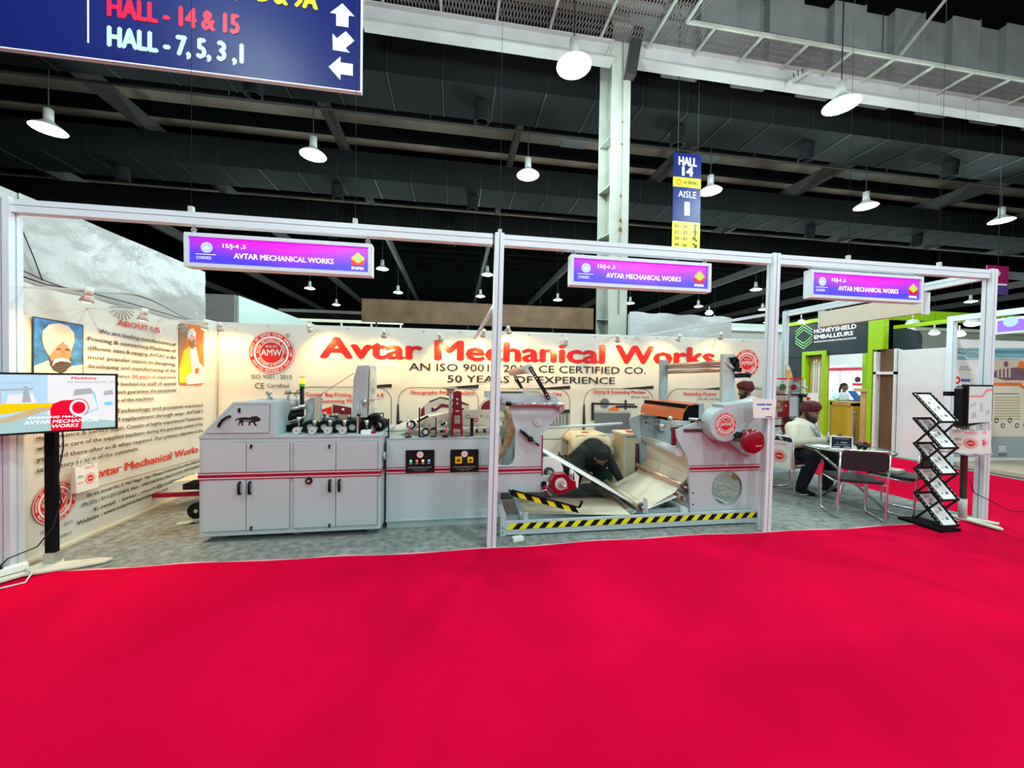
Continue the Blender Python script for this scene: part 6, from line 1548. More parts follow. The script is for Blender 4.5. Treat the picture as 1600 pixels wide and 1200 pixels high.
def right_screen():
    L = Vector((5.63, 3.305, 0)); Rr = Vector((6.22, 3.44, 0)); ux = (Rr - L).normalized(); W = (Rr - L).length; n = Vector((ux.y, -ux.x, 0)); zt, zb = 1.60, 1.135
    t = thing('screen_stand', 'small flat screen on a slim pole beside the right corner post', 'screen', (5.95, 3.52, 0.0))
    L2 = lambda u, z, k: L + ux * u + n * k + EZ * z
    b = MB(); b.use('black_plastic'); b.prism([L2(0, zb, -0.05), L2(W, zb + 0.04, -0.05), L2(W, zt, -0.05), L2(0, zt, -0.05)], n * 0.05); scr = b.build('screen_casing', t)
    b = MB(); b.use('black_plastic'); b.prism([L2(-0.05, zb + 0.0, -0.09), L2(0.02, zb - 0.03, -0.09), L2(0.02, zt - 0.01, -0.09), L2(-0.05, zt - 0.05, -0.09)], n * 0.06); b.box((5.50, 3.40, 1.47), (5.60, 3.44, 1.52)); b.build('side_bracket', t)
    P = lambda u, v, k=0: L2(0.02 + (W - 0.04) * u, zb + 0.035 + (zt - zb - 0.055) * v, 0.001 + 0.0006 * k)
    b = MB(); b.use('screen_blue'); b.use('screen_pale'); b.face([P(0, 0), P(1, 0), P(1, 1), P(0, 1)])
    b.use('screen_pink'); b.face([P(0, 0.70, 1), P(0.6, 0.70, 1), P(0.75, 0.86, 1), P(1, 0.88, 1), P(1, 0.94, 1), P(0.7, 0.92, 1), P(0.55, 0.76, 1), P(0, 0.76, 1)])
    b.use('screen_grey'); b.face([P(0.05, 0.42, 1), P(0.30, 0.50, 1), P(0.28, 0.58, 1), P(0.05, 0.50, 1)]); b.face([P(0.45, 0.30, 1), P(0.62, 0.30, 1), P(0.58, 0.55, 1), P(0.48, 0.56, 1)]); b.face([P(0.10, 0.12, 1), P(0.34, 0.14, 1), P(0.30, 0.30, 1), P(0.12, 0.28, 1)]); b.face([P(0.72, 0.20, 1), P(0.9, 0.24, 1), P(0.85, 0.36, 1), P(0.74, 0.32, 1)])
    b.build('screen_picture', scr)
    px, py = 5.93, 3.50
    b = MB(); b.use('black_matte'); b.bar((px, py, 1.3), (5.9, 3.42, 1.35), 0.10, 0.10); b.build('mount_bracket', t)
    b = MB(); b.use('dark_steel'); b.cyl((px, py, 0.25), (px, py, 1.42), 0.030, 14); b.build('pole', t)
    b = MB(); b.use('pen_plastic'); b.cyl((px, py, 0.03), (px, py, 0.26), 0.036, 14); b.build('pole_sleeve', t)
    b = MB(); b.use('base_cream'); b.xy([(5.86, 3.66), (5.90, 3.46), (5.90, 3.20), (5.94, 3.17), (5.99, 3.22), (5.98, 3.42), (6.10, 3.30), (6.16, 3.32), (6.12, 3.42), (6.00, 3.56), (5.95, 3.68)], 0.010, 0.032); b.build('foot_plate', t, bevel=0.005)
    b = MB(); b.use('black_plastic')
    for x, y in ((5.94, 3.22), (6.11, 3.35), (5.92, 3.62)): b.cyl((x, y, 0.002), (x, y, 0.012), 0.018, 10)
    b.build('foot_pads', t)
    b = MB(); b.use('machine_grey'); b.box((5.72, 3.36, 0.80), (6.10, 3.60, 0.815)); b.build('pole_shelf', t)
    b = MB(); b.use('wire'); b.tube([(5.95, 3.46, 0.50), (5.99, 3.44, 0.34), (6.2, 3.40, 0.24), (6.45, 3.46, 0.14), (6.8, 3.55, 0.05), (7.2, 3.64, 0.008), (9.2, 4.2, 0.006)], 0.005, 6); b.build('screen_cable', t)
right_screen()
shopping_bag((5.80, 3.42, 0.817), -0.6, 'cream carrier bag with a red round print standing under the right screen', 0.24, 0.26, 0.09)
shopping_bag((6.00, 3.44, 0.817), -0.5, 'white carrier bag pressed against the right corner post under the screen', 0.20, 0.26, 0.09)

# ================================================================== BROCHURE RACK
def rack():
    x0, x1 = 5.21, 5.445; yf, run, dz, zb = 3.27, 0.235, 0.285, 0.05
    t = thing('brochure_rack', 'black folding zigzag brochure rack with five sloping trays', 'rack', ((x0 + x1) / 2, 3.4, 0.0))
    b = MB(); b.use('black_matte'); b.box((x0 - 0.02, yf - 0.04, 0.002), (x1 + 0.02, yf + 0.36, 0.030)); b.build('base_plate', t, bevel=0.004)
    for i in range(5):
        z0 = zb + dz * i; z1 = z0 + dz + 0.02; lx = -0.014 * i + 0.05
        a0, a1 = x0 + lx, x1 + lx
        A0, B0 = Vector((a0, yf, z0)), Vector((a1, yf, z0)); A1, B1 = Vector((a0 - 0.02, yf + run, z1)), Vector((a1 - 0.02, yf + run, z1))
        s = MB(); s.use('black_plastic'); 
        for p, q in ((A0, A1), (B0, B1)): s.bar(p, q, 0.022, 0.018)
        s.bar(A0, B0, 0.018, 0.018); s.bar(A1, B1, 0.018, 0.018)
        s.prism([A0.lerp(B0, 0.05) , B0.lerp(A0, 0.05), B1.lerp(A1, 0.05), A1.lerp(B1, 0.05)], Vector((0, 0.006, -0.004))); tr = s.build('tray', t)
        # perforations along the side rails
        h = MB(); h.use('pen_plastic'); up = (A1 - A0).normalized(); nn = Vector((1, 0, 0)).cross(up)
        for p, q in ((A0, A1), (B0, B1)):
            for k in range(9):
                c = p.lerp(q, 0.06 + 0.11 * k) + nn * 0.0115; 
                if nn.y > 0: c = p.lerp(q, 0.06 + 0.11 * k) - nn * 0.0115
                h.add([c - EX * 0.005 - up * 0.008, c + EX * 0.005 - up * 0.008, c + EX * 0.005 + up * 0.008, c - EX * 0.005 + up * 0.008], [(0, 1, 2, 3)])
        h.build('rail_perforations', tr)
        # back struts (the other limb of the zigzag)
        if i < 4:
            s = MB(); s.use('black_plastic')
            for p in (A0, B0): s.bar(Vector((p.x, yf + run, z0 + 0.005)), Vector((p.x - 0.03, yf, z0 + dz)), 0.016, 0.016)
            s.build('zigzag_strut', t)
        # leaflet on the tray
        cn = nn if nn.y < 0 else -nn
        q = MB(); q.use('print_white'); c0, c1, c2, c3 = A0.lerp(B0, 0.14), B0.lerp(A0, 0.14), B1.lerp(A1, 0.14), A1.lerp(B1, 0.14)
        c3 = c0.lerp(c3, 0.94); c2 = c1.lerp(c2, 0.94); c0 = c0.lerp(c3, 0.03); c1 = c1.lerp(c2, 0.03)
        q.prism([c0 + cn * 0.004, c1 + cn * 0.004, c2 + cn * 0.004, c3 + cn * 0.004], cn * 0.003)
        U = lambda u, v: (c0.lerp(c1, u)).lerp(c3.lerp(c2, u), v) + cn * 0.0078
        for m, u, v, w_, h_ in (('print_steel', 0.15, 0.62, 0.25, 0.10), ('print_silver', 0.45, 0.75, 0.3, 0.10), ('print_steel', 0.55, 0.42, 0.25, 0.13), ('print_silver', 0.12, 0.36, 0.3, 0.12), ('print_steel', 0.50, 0.14, 0.3, 0.10), ('print_silver', 0.15, 0.14, 0.25, 0.08), ('print_silver', 0.2, 0.88, 0.6, 0.03)):
            q.use(m); q.face([U(u, v), U(u + w_, v + 0.02), U(u + w_ * 0.9, v + h_), U(u + 0.04, v + h_ * 0.8)])
        lf = q.build('leaflet'); tag(lf, 'white product leaflet on the %s tray of the zigzag rack' % ('lowest', 'second lowest', 'middle', 'second highest', 'top')[i], 'leaflet', 'leaflets on the rack')
rack()

# ================================================================== TABLE AND CHAIRS
TC = Vector((5.08, 4.12, 0))
def glass_table():
    t = thing('glass_table', 'round glass-topped table with crossed chrome legs', 'table', TC)
    b = MB(); b.use('glass_top'); b.cyl((0, 0, 0.742), (0, 0, 0.752), 0.45, 56); b.build('glass_top', t, local=True)
    b = MB(); b.use('black_plastic'); b.pipe((0, 0, 0.738), (0, 0, 0.750), 0.457, 0.449, 56); b.build('rim', t, local=True)
    for k in range(3):
        a = math.radians(20 + 120 * k); c = math.cos(a); s = math.sin(a)
        b = MB(); b.use('chrome'); b.cyl((0.36 * c, 0.36 * s, 0.738), (-0.38 * c, -0.38 * s, 0.006), 0.017, 10); b.cyl((-0.38 * c, -0.38 * s, 0.002), (-0.38 * c, -0.38 * s, 0.014), 0.022, 10); b.build('leg', t, local=True)
    b = MB(); b.use('chrome'); b.lathe([(0.0, 0.35), (0.05, 0.355), (0.05, 0.385), (0, 0.39)], (0, 0, 0), n=18); b.build('leg_hub', t, local=True)
glass_table()
def chair(loc, face, label):
    """sled-base visitor chair; local -y is the back, +y the front"""
    rz = math.atan2(face[1], face[0]) - math.pi / 2
    t = thing('visitor_chair', label, 'chair', loc, rz, 'black chrome-framed visitor chairs')
    w, dp = 0.225, 0.21; r = 0.011
    for s in (-1, 1):
        b = MB(); b.use('chrome')
        def corner(p, a, c, k=0.045):
            p, a, c = Vector(p), Vector(a), Vector(c); u = (a - p).normalized(); v = (c - p).normalized()
            return [p + u * k, p + u * k * 0.3 + v * k * 0.3, p + v * k]
        path = [(s*w, -dp - 0.05, 0.80), (s*w, -dp - 0.02, 0.46)] + [tuple(v) for v in corner((s*w, -dp, 0.013), (s*w, -dp, 0.4), (s*w, dp, 0.013))] + [tuple(v) for v in corner((s*w, dp, 0.013), (s*w, -dp, 0.013), (s*w, dp, 0.4))] + [tuple(v) for v in corner((s*w, dp, 0.445), (s*w, dp, 0.0), (s*w, -dp, 0.43))] + [(s*w, -dp + 0.03, 0.425)]
        b.tube(path, r, 8); b.build('sled_leg', t, local=True)
    b = MB(); b.use('chrome'); b.tube([(-w, -dp - 0.05, 0.80), (-w + 0.03, -dp - 0.053, 0.825), (w - 0.03, -dp - 0.053, 0.825), (w, -dp - 0.05, 0.80)], r, 8); b.tube([(-w, 0.0, 0.425), (w, 0.0, 0.425)], r, 8); b.build('back_rail', t, local=True)
    b = MB(); b.use('leather_black')
    pts = rrect(-w + 0.008, -dp, w - 0.008, dp + 0.02, 0.05); vs = []
    b.xy(pts, 0.438, 0.478); b.build('seat', t, local=True, bevel=0.012)
    b = MB(); b.use('leather_black'); pts = rrect(-w + 0.006, 0.59, w - 0.006, 0.818, 0.055); b.prism([(p[0], -dp - 0.062 - (p[1] - 0.7) * 0.05, p[1]) for p in pts], (0, 0.034, 0)); b.build('backrest', t, local=True, bevel=0.010)
    return t
chair((4.76, 3.80, 0.004), (0.46, 0.88), 'black chrome-framed chair nearest the viewer, back turned, at the glass table')
chair((5.50, 3.86, 0.004), (-0.33, 0.94), 'black chrome-framed chair half hidden behind the brochure rack')
chair((4.92, 4.76, 0.004), (1.0, 0.05), 'black chrome-framed chair the seated man sits on')

def on_table(px, py): return at_z(px, py, 0.753)
# framed sign on the table
q = on_table(1322, 702); t = thing('table_card', 'white framed card with navy print standing on the glass table', 'card', (4.86, 4.02, 0.753), -0.5)
b = MB(); b.use('print_white'); b.box((-0.115, -0.008, 0.0), (0.115, 0.008, 0.17)); b.box((-0.10, -0.03, 0), (0.10, 0.05, 0.006)); b.build('frame', t, local=True)
b = MB(); b.use('navy_card'); b.box((-0.102, -0.0095, 0.022), (0.102, -0.0085, 0.158)); b.use('print_silver'); b.box((-0.07, -0.0102, 0.138), (0.07, -0.0098, 0.144)); b.face([(-0.055, -0.0102, 0.088), (-0.035, -0.0102, 0.088), (-0.045, -0.0102, 0.103)]); b.box((-0.01, -0.0102, 0.088), (0.055, -0.0098, 0.100)); b.box((-0.075, -0.0102, 0.062), (0.075, -0.0098, 0.068)); b.box((-0.09, -0.0102, 0.03), (-0.02, -0.0098, 0.044)); b.box((0.02, -0.0102, 0.03), (0.09, -0.0098, 0.044)); b.build('card_print', t, local=True)
# small flower pot
t = thing('flower_arrangement', 'small dark flower arrangement with red blooms on the glass table', 'flowers', (5.12, 3.98, 0.753))
b = MB(); b.use('black_plastic'); b.lathe([(0, 0.0), (0.04, 0.0), (0.055, 0.05), (0.05, 0.05), (0, 0.045)], (0, 0, 0), n=16); b.build('bowl', t, local=True)
b = MB(); b.use('leaf_dark', True)
for k in range(16):
    a = k * 2.4; b.ball((0.05 * math.cos(a) * (0.5 + 0.05 * k), 0.05 * math.sin(a) * (0.5 + 0.04 * k), 0.055 + 0.005 * (k % 5)), 0.03, 7, 5, (1.3, 1.0, 0.6))
b.build('dark_foliage', t, local=True)
for k, (x, y, z) in enumerate(((0.02, -0.02, 0.10), (0.06, 0.01, 0.085), (-0.01, 0.03, 0.095), (0.05, -0.04, 0.08))):
    b = MB(); b.use('flower_red', True); b.ball((x, y, z), 0.022, 9, 6, (1, 1, 0.8)); b.build('bloom', t, local=True)
b = MB(); b.use('leaf_green', True); b.ball((-0.04, -0.04, 0.03), 0.012, 7, 5); b.ball((-0.055, -0.03, 0.012), 0.014, 7, 5); b.build('green_buds', t, local=True)


for k, (px, py, rz, lb) in enumerate(((4.86, 4.27, 0.3, 'white sheet of paper on the glass table before the seated man'), (4.93, 3.86, -0.2, 'white brochure on the glass table in front of the framed card'))):
    p = Vector((px, py, 0.753)); b = MB(); b.use('paper_white'); c, s = math.cos(rz), math.sin(rz); b.frame(p + EZ * 0.003, Vector((c, s, 0)), Vector((-s, c, 0)), EZ, 0.11, 0.08, 0.002); tag(b.build('paper_sheet'), lb, 'paper')
b = MB(); b.use('paper_white'); p = at_z(1428, 737, 0.50); b.frame(Vector((5.50, 3.90, 0.500)), Vector((0.94, 0.33, 0)), Vector((-0.33, 0.94, 0)), EZ, 0.11, 0.07, 0.018); tag(b.build('leaflet_stack'), 'stack of white leaflets on the chair seat behind the rack', 'leaflets')
# big bag hanging on the seated man's chair
shopping_bag((4.585, 4.68, 0.385), -1.15, 'white carrier bag with a big red round print hung at the seated man\'s chair', 0.36, 0.38, 0.10)
t = thing('cardboard_box', 'brown cardboard box on the floor under the hanging carrier bag', 'box', (4.75, 5.30, 0.003)); 
b = MB(); b.use('corr_tan'); b.box((4.55, 5.15, 0.004), (4.98, 5.5, 0.30)); b.build('carton', t); b = MB(); b.use('beige_light'); b.box((4.549, 5.30, 0.302), (4.981, 5.34, 0.304)); b.build('packing_tape', t)


# ================================================================== NEIGHBOURING STANDS
XH = 9.6
def honey_stand():
    A = lambda px, py, X=XH: at_x(px, py, X)
    t = thing('neighbour_stand', 'dark stand with lime-green trim and white lettering across the right aisle', 'stand', (XH + 0.3, 8.6, 0))
    y1 = A(1224, 520).y + 0.6; yo0 = A(1358, 560).y; yo1 = A(1289, 560).y; zt = A(1300, 500).z; zo = A(1325, 553).z
    b = MB(); b.use('charcoal_board'); b.box((XH, yo0, zo), (XH + 0.12, y1, zt)); b.build('fascia_board', t)
    b = MB(); b.use('charcoal_board'); b.box((XH + 0.02, A(1256, 600).y, 0.0), (XH + 0.12, y1, zo)); b.build('side_board', t)
    b = MB(); b.use('lime'); b.box((XH - 0.03, yo0 - 0.2, zt), (XH + 0.15, y1, zt + 0.10)); b.build('top_trim', t)
    b = MB(); b.use('lime'); ya, yb = A(1383, 560).y, A(1359, 560).y; b.box((XH - 0.06, A(1366, 560).y, 0.0), (XH + 0.08, yb, zt + 0.10)); b.box((XH - 0.06, ya, A(1375, 546).z), (XH + 0.08, A(1366, 560).y, zt + 0.10)); b.build('green_pillar', t)
    # display frame with upright boards
    fa, fb = A(1291, 600).y, A(1254, 600).y; zf = A(1270, 549).z
    b = MB(); b.use('lime'); w = 0.10
    b.box((XH - 0.04, fa, 0), (XH + 0.04, fa + w, zf)); b.box((XH - 0.04, fb - w, 0), (XH + 0.2, fb, zf)); b.box((XH - 0.04, fa + w, zf - w), (XH + 0.2, fb - w, zf)); b.build('display_frame', t)
    n = 6
    for k in range(n):
        m = ('beige_light', 'wood_tan', 'white_panel', 'beige_paint', 'white_panel', 'wood_tan')[k]
        yy = fa + w + 0.02 + k * (fb - fa - 2 * w - 0.04) / n
        b = MB(); b.use(m); b.prism([(XH + 0.05, yy, 0.0), (XH + 0.12, yy, 0.0), (XH + 0.16, yy, zf - 0.22 - 0.03 * (k % 3)), (XH + 0.10, yy, zf - 0.22 - 0.03 * (k % 3))], (0, 0.05, 0)); b.build('sample_board', t)
    b = MB(); b.use('wood_tan'); b.box((XH + 0.17, fa + w, 0), (XH + 0.2, fb - w, zf - w)); b.build('display_back', t)
    # lettering (reads from the far end towards the viewer)
    ux = -EY
    def line(s, pa, pb, h, bold=0.02, m='screen_text'):
        a = A(*pa, XH - 0.006); c = A(*pb, XH - 0.006); q = MB(); q.use(m); put_text(q, s, a, ux, EZ, w=(a.y - c.y), h=h, bold=bold); q.build('lettering', t)
    line('HONEYSHIELD', (1272, 521), (1338, 513), 0.105); line('EMBALLEURS', (1272, 530), (1333, 523.5), 0.10); line('INNOVATIVE HONEYCOMB SOLUTIONS', (1272, 535.5), (1338, 529), 0.035, 0.01)
    # hexagonal honeycomb emblem of nested chevrons
    c = A(1256, 526, XH - 0.006); q = MB(); q.use('led_green2')
    def bar2(u0, v0, u1, v1): q.bar(c + ux * u0 + EZ * v0, c + ux * u1 + EZ * v1, 0.006, 0.022, up=(1, 0, 0))
    for i in range(3):
        o = 0.075 * i
        bar2(-0.25, 0.16 - o, 0, 0.34 - o); bar2(0, 0.34 - o, 0.25, 0.16 - o)
        bar2(-0.25, -0.16 + o, 0, -0.34 + o); bar2(0, -0.34 + o, 0.25, -0.16 + o)
    q.build('chevron_emblem', t)
    # curved dark header beyond the pillar
    ya2 = A(1434, 530, XH + 0.2).y; z0 = A(1410, 549, XH + 0.2).z; z1 = A(1410, 514, XH + 0.2).z
    r = 0.22; pts = [(ya, z0), (ya2, z0), (ya2, z1 - r)] + [(ya2 + r - r * math.cos(a), z1 - r + r * math.sin(a)) for a in [math.pi / 2 * k / 6 for k in range(1, 7)]] + [(ya, z1)]
    b = MB(); b.use('charcoal_board'); b.prism([(XH + 0.2, p[0], p[1]) for p in pts], (0.12, 0, 0)); b.build('curved_header', t)
    b = MB(); b.use('lime'); b.box((XH + 0.2, 5.9, z1 + 0.02), (XH + 0.3, ya, z1 + 0.10)); b.build('rear_trim', t)
    # floor of the stand
    b = MB(); b.use('white_panel'); b.box((XH - 0.05, 6.9, -0.01), (XH + 6, y1, 0.02)); struct(b.build('floor_neighbour_stand'))
    # cardboard shelf
    sa, sb = A(1401, 620).y, A(1367, 620).y
    s = thing('cardboard_shelf', 'white shelf frame backed with brown corrugated cardboard next to the green pillar', 'shelf', (XH, (sa + sb) / 2, 0))
    zt2 = A(1383, 546).z
    b = MB(); b.use('white_panel'); b.box((XH - 0.06, sb - 0.05, 0), (XH + 0.05, sb, zt2 - 0.05)); b.box((XH - 0.06, sa, 0), (XH + 0.05, sa + 0.03, zt2)); zz = A(1383, 583).z; b.box((XH - 0.06, sa, zz - 0.03), (XH + 0.05, sb, zz + 0.03)); b.build('shelf_frame', s)
    for k in range(2):
        b = MB(); b.use('corrugated_brown'); u0 = sa + 0.03 + k * (sb - sa - 0.08) / 2; b.box((XH + 0.02 + 0.02 * k, u0, 0.0), (XH + 0.07 + 0.02 * k, u0 + (sb - sa - 0.08) / 2 - 0.01, zt2)); b.build('cardboard_sheet', s)
    # yellow cabinet and tan plinth inside the opening
    s = thing('yellow_cabinet', 'yellow wooden counter cabinet inside the dark stand, right of the seated man', 'cabinet', (10.1, 8.1, 0.02))
    X = 9.9; a = A(1298, 628, X); c = A(1334, 640, X)
    b = MB(); b.use('wood_yellow'); b.box((X, c.y, 0.021), (X + 0.5, a.y, a.z)); b.build('cabinet_body', s); b = MB(); b.use('wood_tan'); 
    for (p, q_) in ((c.y, c.y + 0.06), (a.y - 0.06, a.y)): b.box((X - 0.02, p, 0.021), (X, q_, a.z))
    b.box((X - 0.02, c.y, a.z - 0.07), (X + 0.5, a.y, a.z + 0.03)); b.build('cabinet_frame', s)
    s = thing('tan_plinth', 'tall tan wooden plinth with a projecting top beside the green pillar', 'plinth', (9.95, 7.5, 0.02))
    a = A(1342, 608, X); c = A(1357, 608, X); b = MB(); b.use('wood_tan'); b.box((X, c.y + 0.06, 0.021), (X + 0.35, a.y - 0.04, a.z - 0.06)); b.build('plinth_body', s); b = MB(); b.use('wood_tan'); b.box((X - 0.05, c.y, a.z - 0.06), (X + 0.4, a.y + 0.08, a.z + 0.02)); b.build('plinth_top', s)
    s = thing('wire_stand', 'thin dark wire display stand next to the yellow cabinet', 'display stand', (9.8, 8.0, 0.02))
    p = A(1336, 640, 9.8); b = MB(); b.use('dark_steel'); b.cyl((9.8, p.y, 0.021), (9.8, p.y, p.z), 0.012, 8); b.cyl((9.8, p.y, 0.021), (9.8, p.y, 0.03), 0.12, 14); b.build('pole', s)
    b = MB(); b.use('dark_steel')
    for k in range(4): b.bar((9.8, p.y, p.z - 0.1 - 0.2 * k), (9.75, p.y - 0.10, p.z - 0.12 - 0.2 * k), 0.012, 0.012)
    b.build('wire_arms', s)
honey_stand()
def far_booth():
    X = 14.2; A = lambda px, py, X=X: at_x(px, py, X)
    t = thing('far_booth', 'bright white far booth with a red header seen through the dark stand', 'stand', (X, 12, 0))
    y0, y1 = A(1362, 600).y - 0.3, A(1284, 600).y + 0.6
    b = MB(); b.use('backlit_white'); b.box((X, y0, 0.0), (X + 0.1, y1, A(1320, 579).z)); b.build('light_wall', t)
    b = MB(); b.use('print_red2'); b.box((X - 0.03, y0, A(1320, 579).z), (X + 0.1, y1, A(1320, 574.5).z)); b.build('red_header', t)
    b = MB(); b.use('white_panel'); b.box((X + 0.4, y0, A(1320, 574).z), (X + 0.5, y1, A(1320, 552).z)); b.build('upper_panel', t)
    b = MB(); b.use('screen_white'); b.box((X - 0.05, A(1325, 573).y, A(1310, 574).z), (X, A(1296, 573).y, A(1310, 570).z)); b.build('light_box', t)
    b = MB(); b.use('print_pink'); b.box((X - 0.005, A(1313, 600).y, 0), (X, A(1312, 600).y, A(1313, 579).z)); b.build('panel_joint', t)
    b = MB(); b.use('print_red2'); a = A(1332, 602, X - 0.01); put_text(b, 'Anjali', a, -EY, EZ, w=0.75, h=0.20, bold=0.01) if False else b.box((X - 0.012, a.y - 0.55, a.z - 0.01), (X - 0.008, a.y, a.z + 0.08)); c = A(1340, 593, X - 0.01); b.use('print_maroon'); disc(b, c, -EY, EZ, 0.10, 20); b.build('wall_print', t)
    b = MB(); b.use('print_red2'); b.box((X - 0.02, A(1352, 620).y, A(1335, 620).z), (X, A(1330, 620).y, A(1335, 617.5).z)); b.build('red_band', t)
    s = thing('reception_counter', 'white counter with lime side in front of the far white booth', 'counter', (12.2, 10.4, 0))
    Xc = 12.4; a = A(1290, 628, Xc); c = A(1343, 628, Xc); zc = A(1320, 627, Xc).z
    b = MB(); b.use('white_panel'); b.box((Xc, c.y, 0.0), (Xc + 0.5, a.y - 0.4, zc)); b.build('counter_body', s); b = MB(); b.use('lime'); b.box((Xc - 0.02, a.y - 0.4, 0.0), (Xc + 0.5, a.y, zc + 0.02)); b.build('lime_end', s); b = MB(); b.use('charcoal_board'); b.box((Xc - 0.03, c.y, zc), (Xc + 0.53, a.y - 0.42, zc + 0.03)); b.build('counter_top', s)
    s = thing('laptop', 'open laptop with a blue edge on the far counter before the woman', 'laptop', (Xc + 0.25, A(1332, 620, Xc).y, zc + 0.03)); p = A(1333, 620, Xc + 0.2)
    b = MB(); b.use('print_steel'); b.box((Xc + 0.05, p.y - 0.16, zc + 0.031), (Xc + 0.35, p.y + 0.10, zc + 0.05)); b.build('keyboard_base', s); b = MB(); b.use('print_blue'); b.prism([(Xc + 0.05, p.y - 0.16, zc + 0.05), (Xc + 0.35, p.y - 0.16, zc + 0.05), (Xc + 0.35, p.y + 0.06, zc + 0.34), (Xc + 0.05, p.y + 0.06, zc + 0.34)], (0, -0.015, -0.01)); b.build('lid', s)
    s = thing('desk_clutter', 'blue and white parcel on the lime end of the far counter', 'parcel', (Xc + 0.2, a.y - 0.2, zc + 0.02)); b = MB(); b.use('screen_blue'); b.ball((Xc + 0.2, a.y - 0.18, zc + 0.12), 0.10, 10, 7, (1, 1.3, 1)); b.build('blue_wrap', s); b = MB(); b.use('print_white'); b.ball((Xc + 0.12, a.y - 0.28, zc + 0.09), 0.07, 10, 7); b.build('white_wrap', s)
    return Xc, zc
FAR_X, FAR_Z = far_booth()

def srk_stand():
    A = lambda px, py, X=XH: at_x(px, py, X)
    Yp = 5.95
    t = thing('neighbour_stand', 'pale stand with a teal-headed poster wall at the right edge of the view', 'stand', (11.5, 5.9, 0))
    b = MB(); b.use('white_panel'); b.box((XH + 0.08, Yp, 0.0), (15.5, Yp + 0.06, 2.5)); b.build('poster_wall', t)
    y = Yp - 0.004
    P = lambda px, py, k=0: at_y(px, py, y - 0.001 * k)
    def quad(m, nm, pts, k=1):
        b = MB(); b.use(m); b.face([P(*p, k) for p in pts]); return b.build(nm, t)
    quad('poster_teal', 'teal_header', [(1491, 562), (1600, 562), (1640, 562), (1640, 544), (1491, 544)])
    q = MB(); q.use('print_teal'); q.face([P(1491, 552, 2), P(1640, 552, 2), P(1640, 547, 2), P(1491, 547, 2)]); q.use('print_white'); q.face([P(1491, 555.5, 3), P(1506, 555.5, 3), P(1511, 561, 3), P(1640, 561, 3), P(1640, 560, 3), P(1512, 560, 3), P(1507, 554.5, 3), P(1491, 554.5, 3)])
    put_text(q, 'MACHINERY', P(1497, 551, 3), EX, EZ, w=0.7, h=0.05); q.build('header_print', t)
    quad('poster_beige', 'photo_background', [(1547, 600), (1640, 600), (1640, 561), (1547, 561)], 1)
    q = MB(); q.use('poster_purple'); q.face([P(1548, 583, 2), P(1560, 577, 2), P(1590, 574, 2), P(1615, 572, 2), P(1615, 594, 2), P(1570, 594, 2), P(1548, 588, 2)])
    q.use('poster_beige')
    for k in range(4): q.face([P(1558 + 6 * k, 590, 3), P(1561 + 6 * k, 590, 3), P(1561 + 6 * k, 575, 3), P(1558 + 6 * k, 576, 3)])
    q.use('poster_purple'); disc(q, P(1572, 569, 3), EX, EZ, 0.06, 16); q.use('print_orange'); disc(q, P(1596, 570, 3), EX, EZ, 0.08, 16); q.build('machine_photo', t)
    q = MB(); q.use('print_orange'); q.face([P(1552, 603, 3), P(1592, 603, 3), P(1603, 611, 3), P(1640, 611, 3), P(1640, 607, 3), P(1605, 607, 3), P(1594, 598, 3), P(1552, 598, 3)]); q.build('orange_swoosh', t)
    quad('poster_paper', 'text_panel', [(1545, 682), (1640, 682), (1640, 612), (1604, 612), (1592, 603), (1545, 603)], 2)
    q = MB(); q.use('poster_tan')
    for k in range(9): q.face([P(1554, 622 + k * 4.2, 4), P(1594, 622 + k * 4.2, 4), P(1594, 620.2 + k * 4.2, 4), P(1554, 620.2 + k * 4.2, 4)])
    q.use('print_steel'); q.face([P(1553, 616, 4), P(1592, 616, 4), P(1592, 614.5, 4), P(1553, 614.5, 4)]); q.build('text_lines', t)
    q = MB()
    for k, (px, py) in enumerate(((1547, 665), (1557, 657), (1567, 665), (1578, 657), (1589, 665), (1602, 664))):
        q.use('poster_purple'); disc(q, P(px, py, 4), EX, EZ, 0.055, 16); q.use('poster_paper'); disc(q, P(px, py, 5), EX, EZ, 0.028, 12)
    q.build('round_icons', t)
    quad('poster_grey', 'grey_skirt', [(1491, 714), (1640, 716), (1640, 683), (1491, 681)], 2)
    q = MB(); q.use('print_white'); c = P(1560, 706, 3); put_text(q, 'SRK', c, EX, EZ, w=0.20, h=0.12, bold=0.04); q.use('print_steel'); q.box((c.x, c.y - 0.002, c.z - 0.09), (c.x + 0.22, c.y, c.z - 0.03)); q.build('lettering', t)
    # list panel at left
    q = MB(); q.use('poster_text')
    for px, py, w in ((1500, 574, 0.22), (1499, 578, 0.30), (1496, 612, 0.22), (1499, 628, 0.26), (1497, 642, 0.35), (1497, 646, 0.30), (1497, 661, 0.35), (1497, 683, 0.3)):
        p = P(px, py, 1); q.box((p.x, p.y - 0.001, p.z), (p.x + w, p.y, p.z + 0.025))
    q.use('print_red'); disc(q, P(1496, 594, 2), EX, EZ, 0.075, 14, rin=0.035); q.use('print_blue'); p = P(1502, 596, 2); q.box((p.x, p.y - 0.001, p.z), (p.x + 0.22, p.y, p.z + 0.05)); q.build('list_print', t)
    # platform
    b = MB(); b.use('poster_sand'); b.box((XH + 0.1, 0.5, 0.0), (15.5, Yp, 0.07)); b.build('platform', t)
    # aluminium frame on the aisle side
    for nm, lo, hi in (('frame_post', (XH - 0.04, 5.86, 0), (XH + 0.05, 5.95, 2.93)), ('frame_beam', (XH - 0.035, 0.5, 2.83), (XH + 0.035, 5.86, 2.93))):
        b = MB(); b.use('aluminium'); b.box(lo, hi); b.build(nm, t)
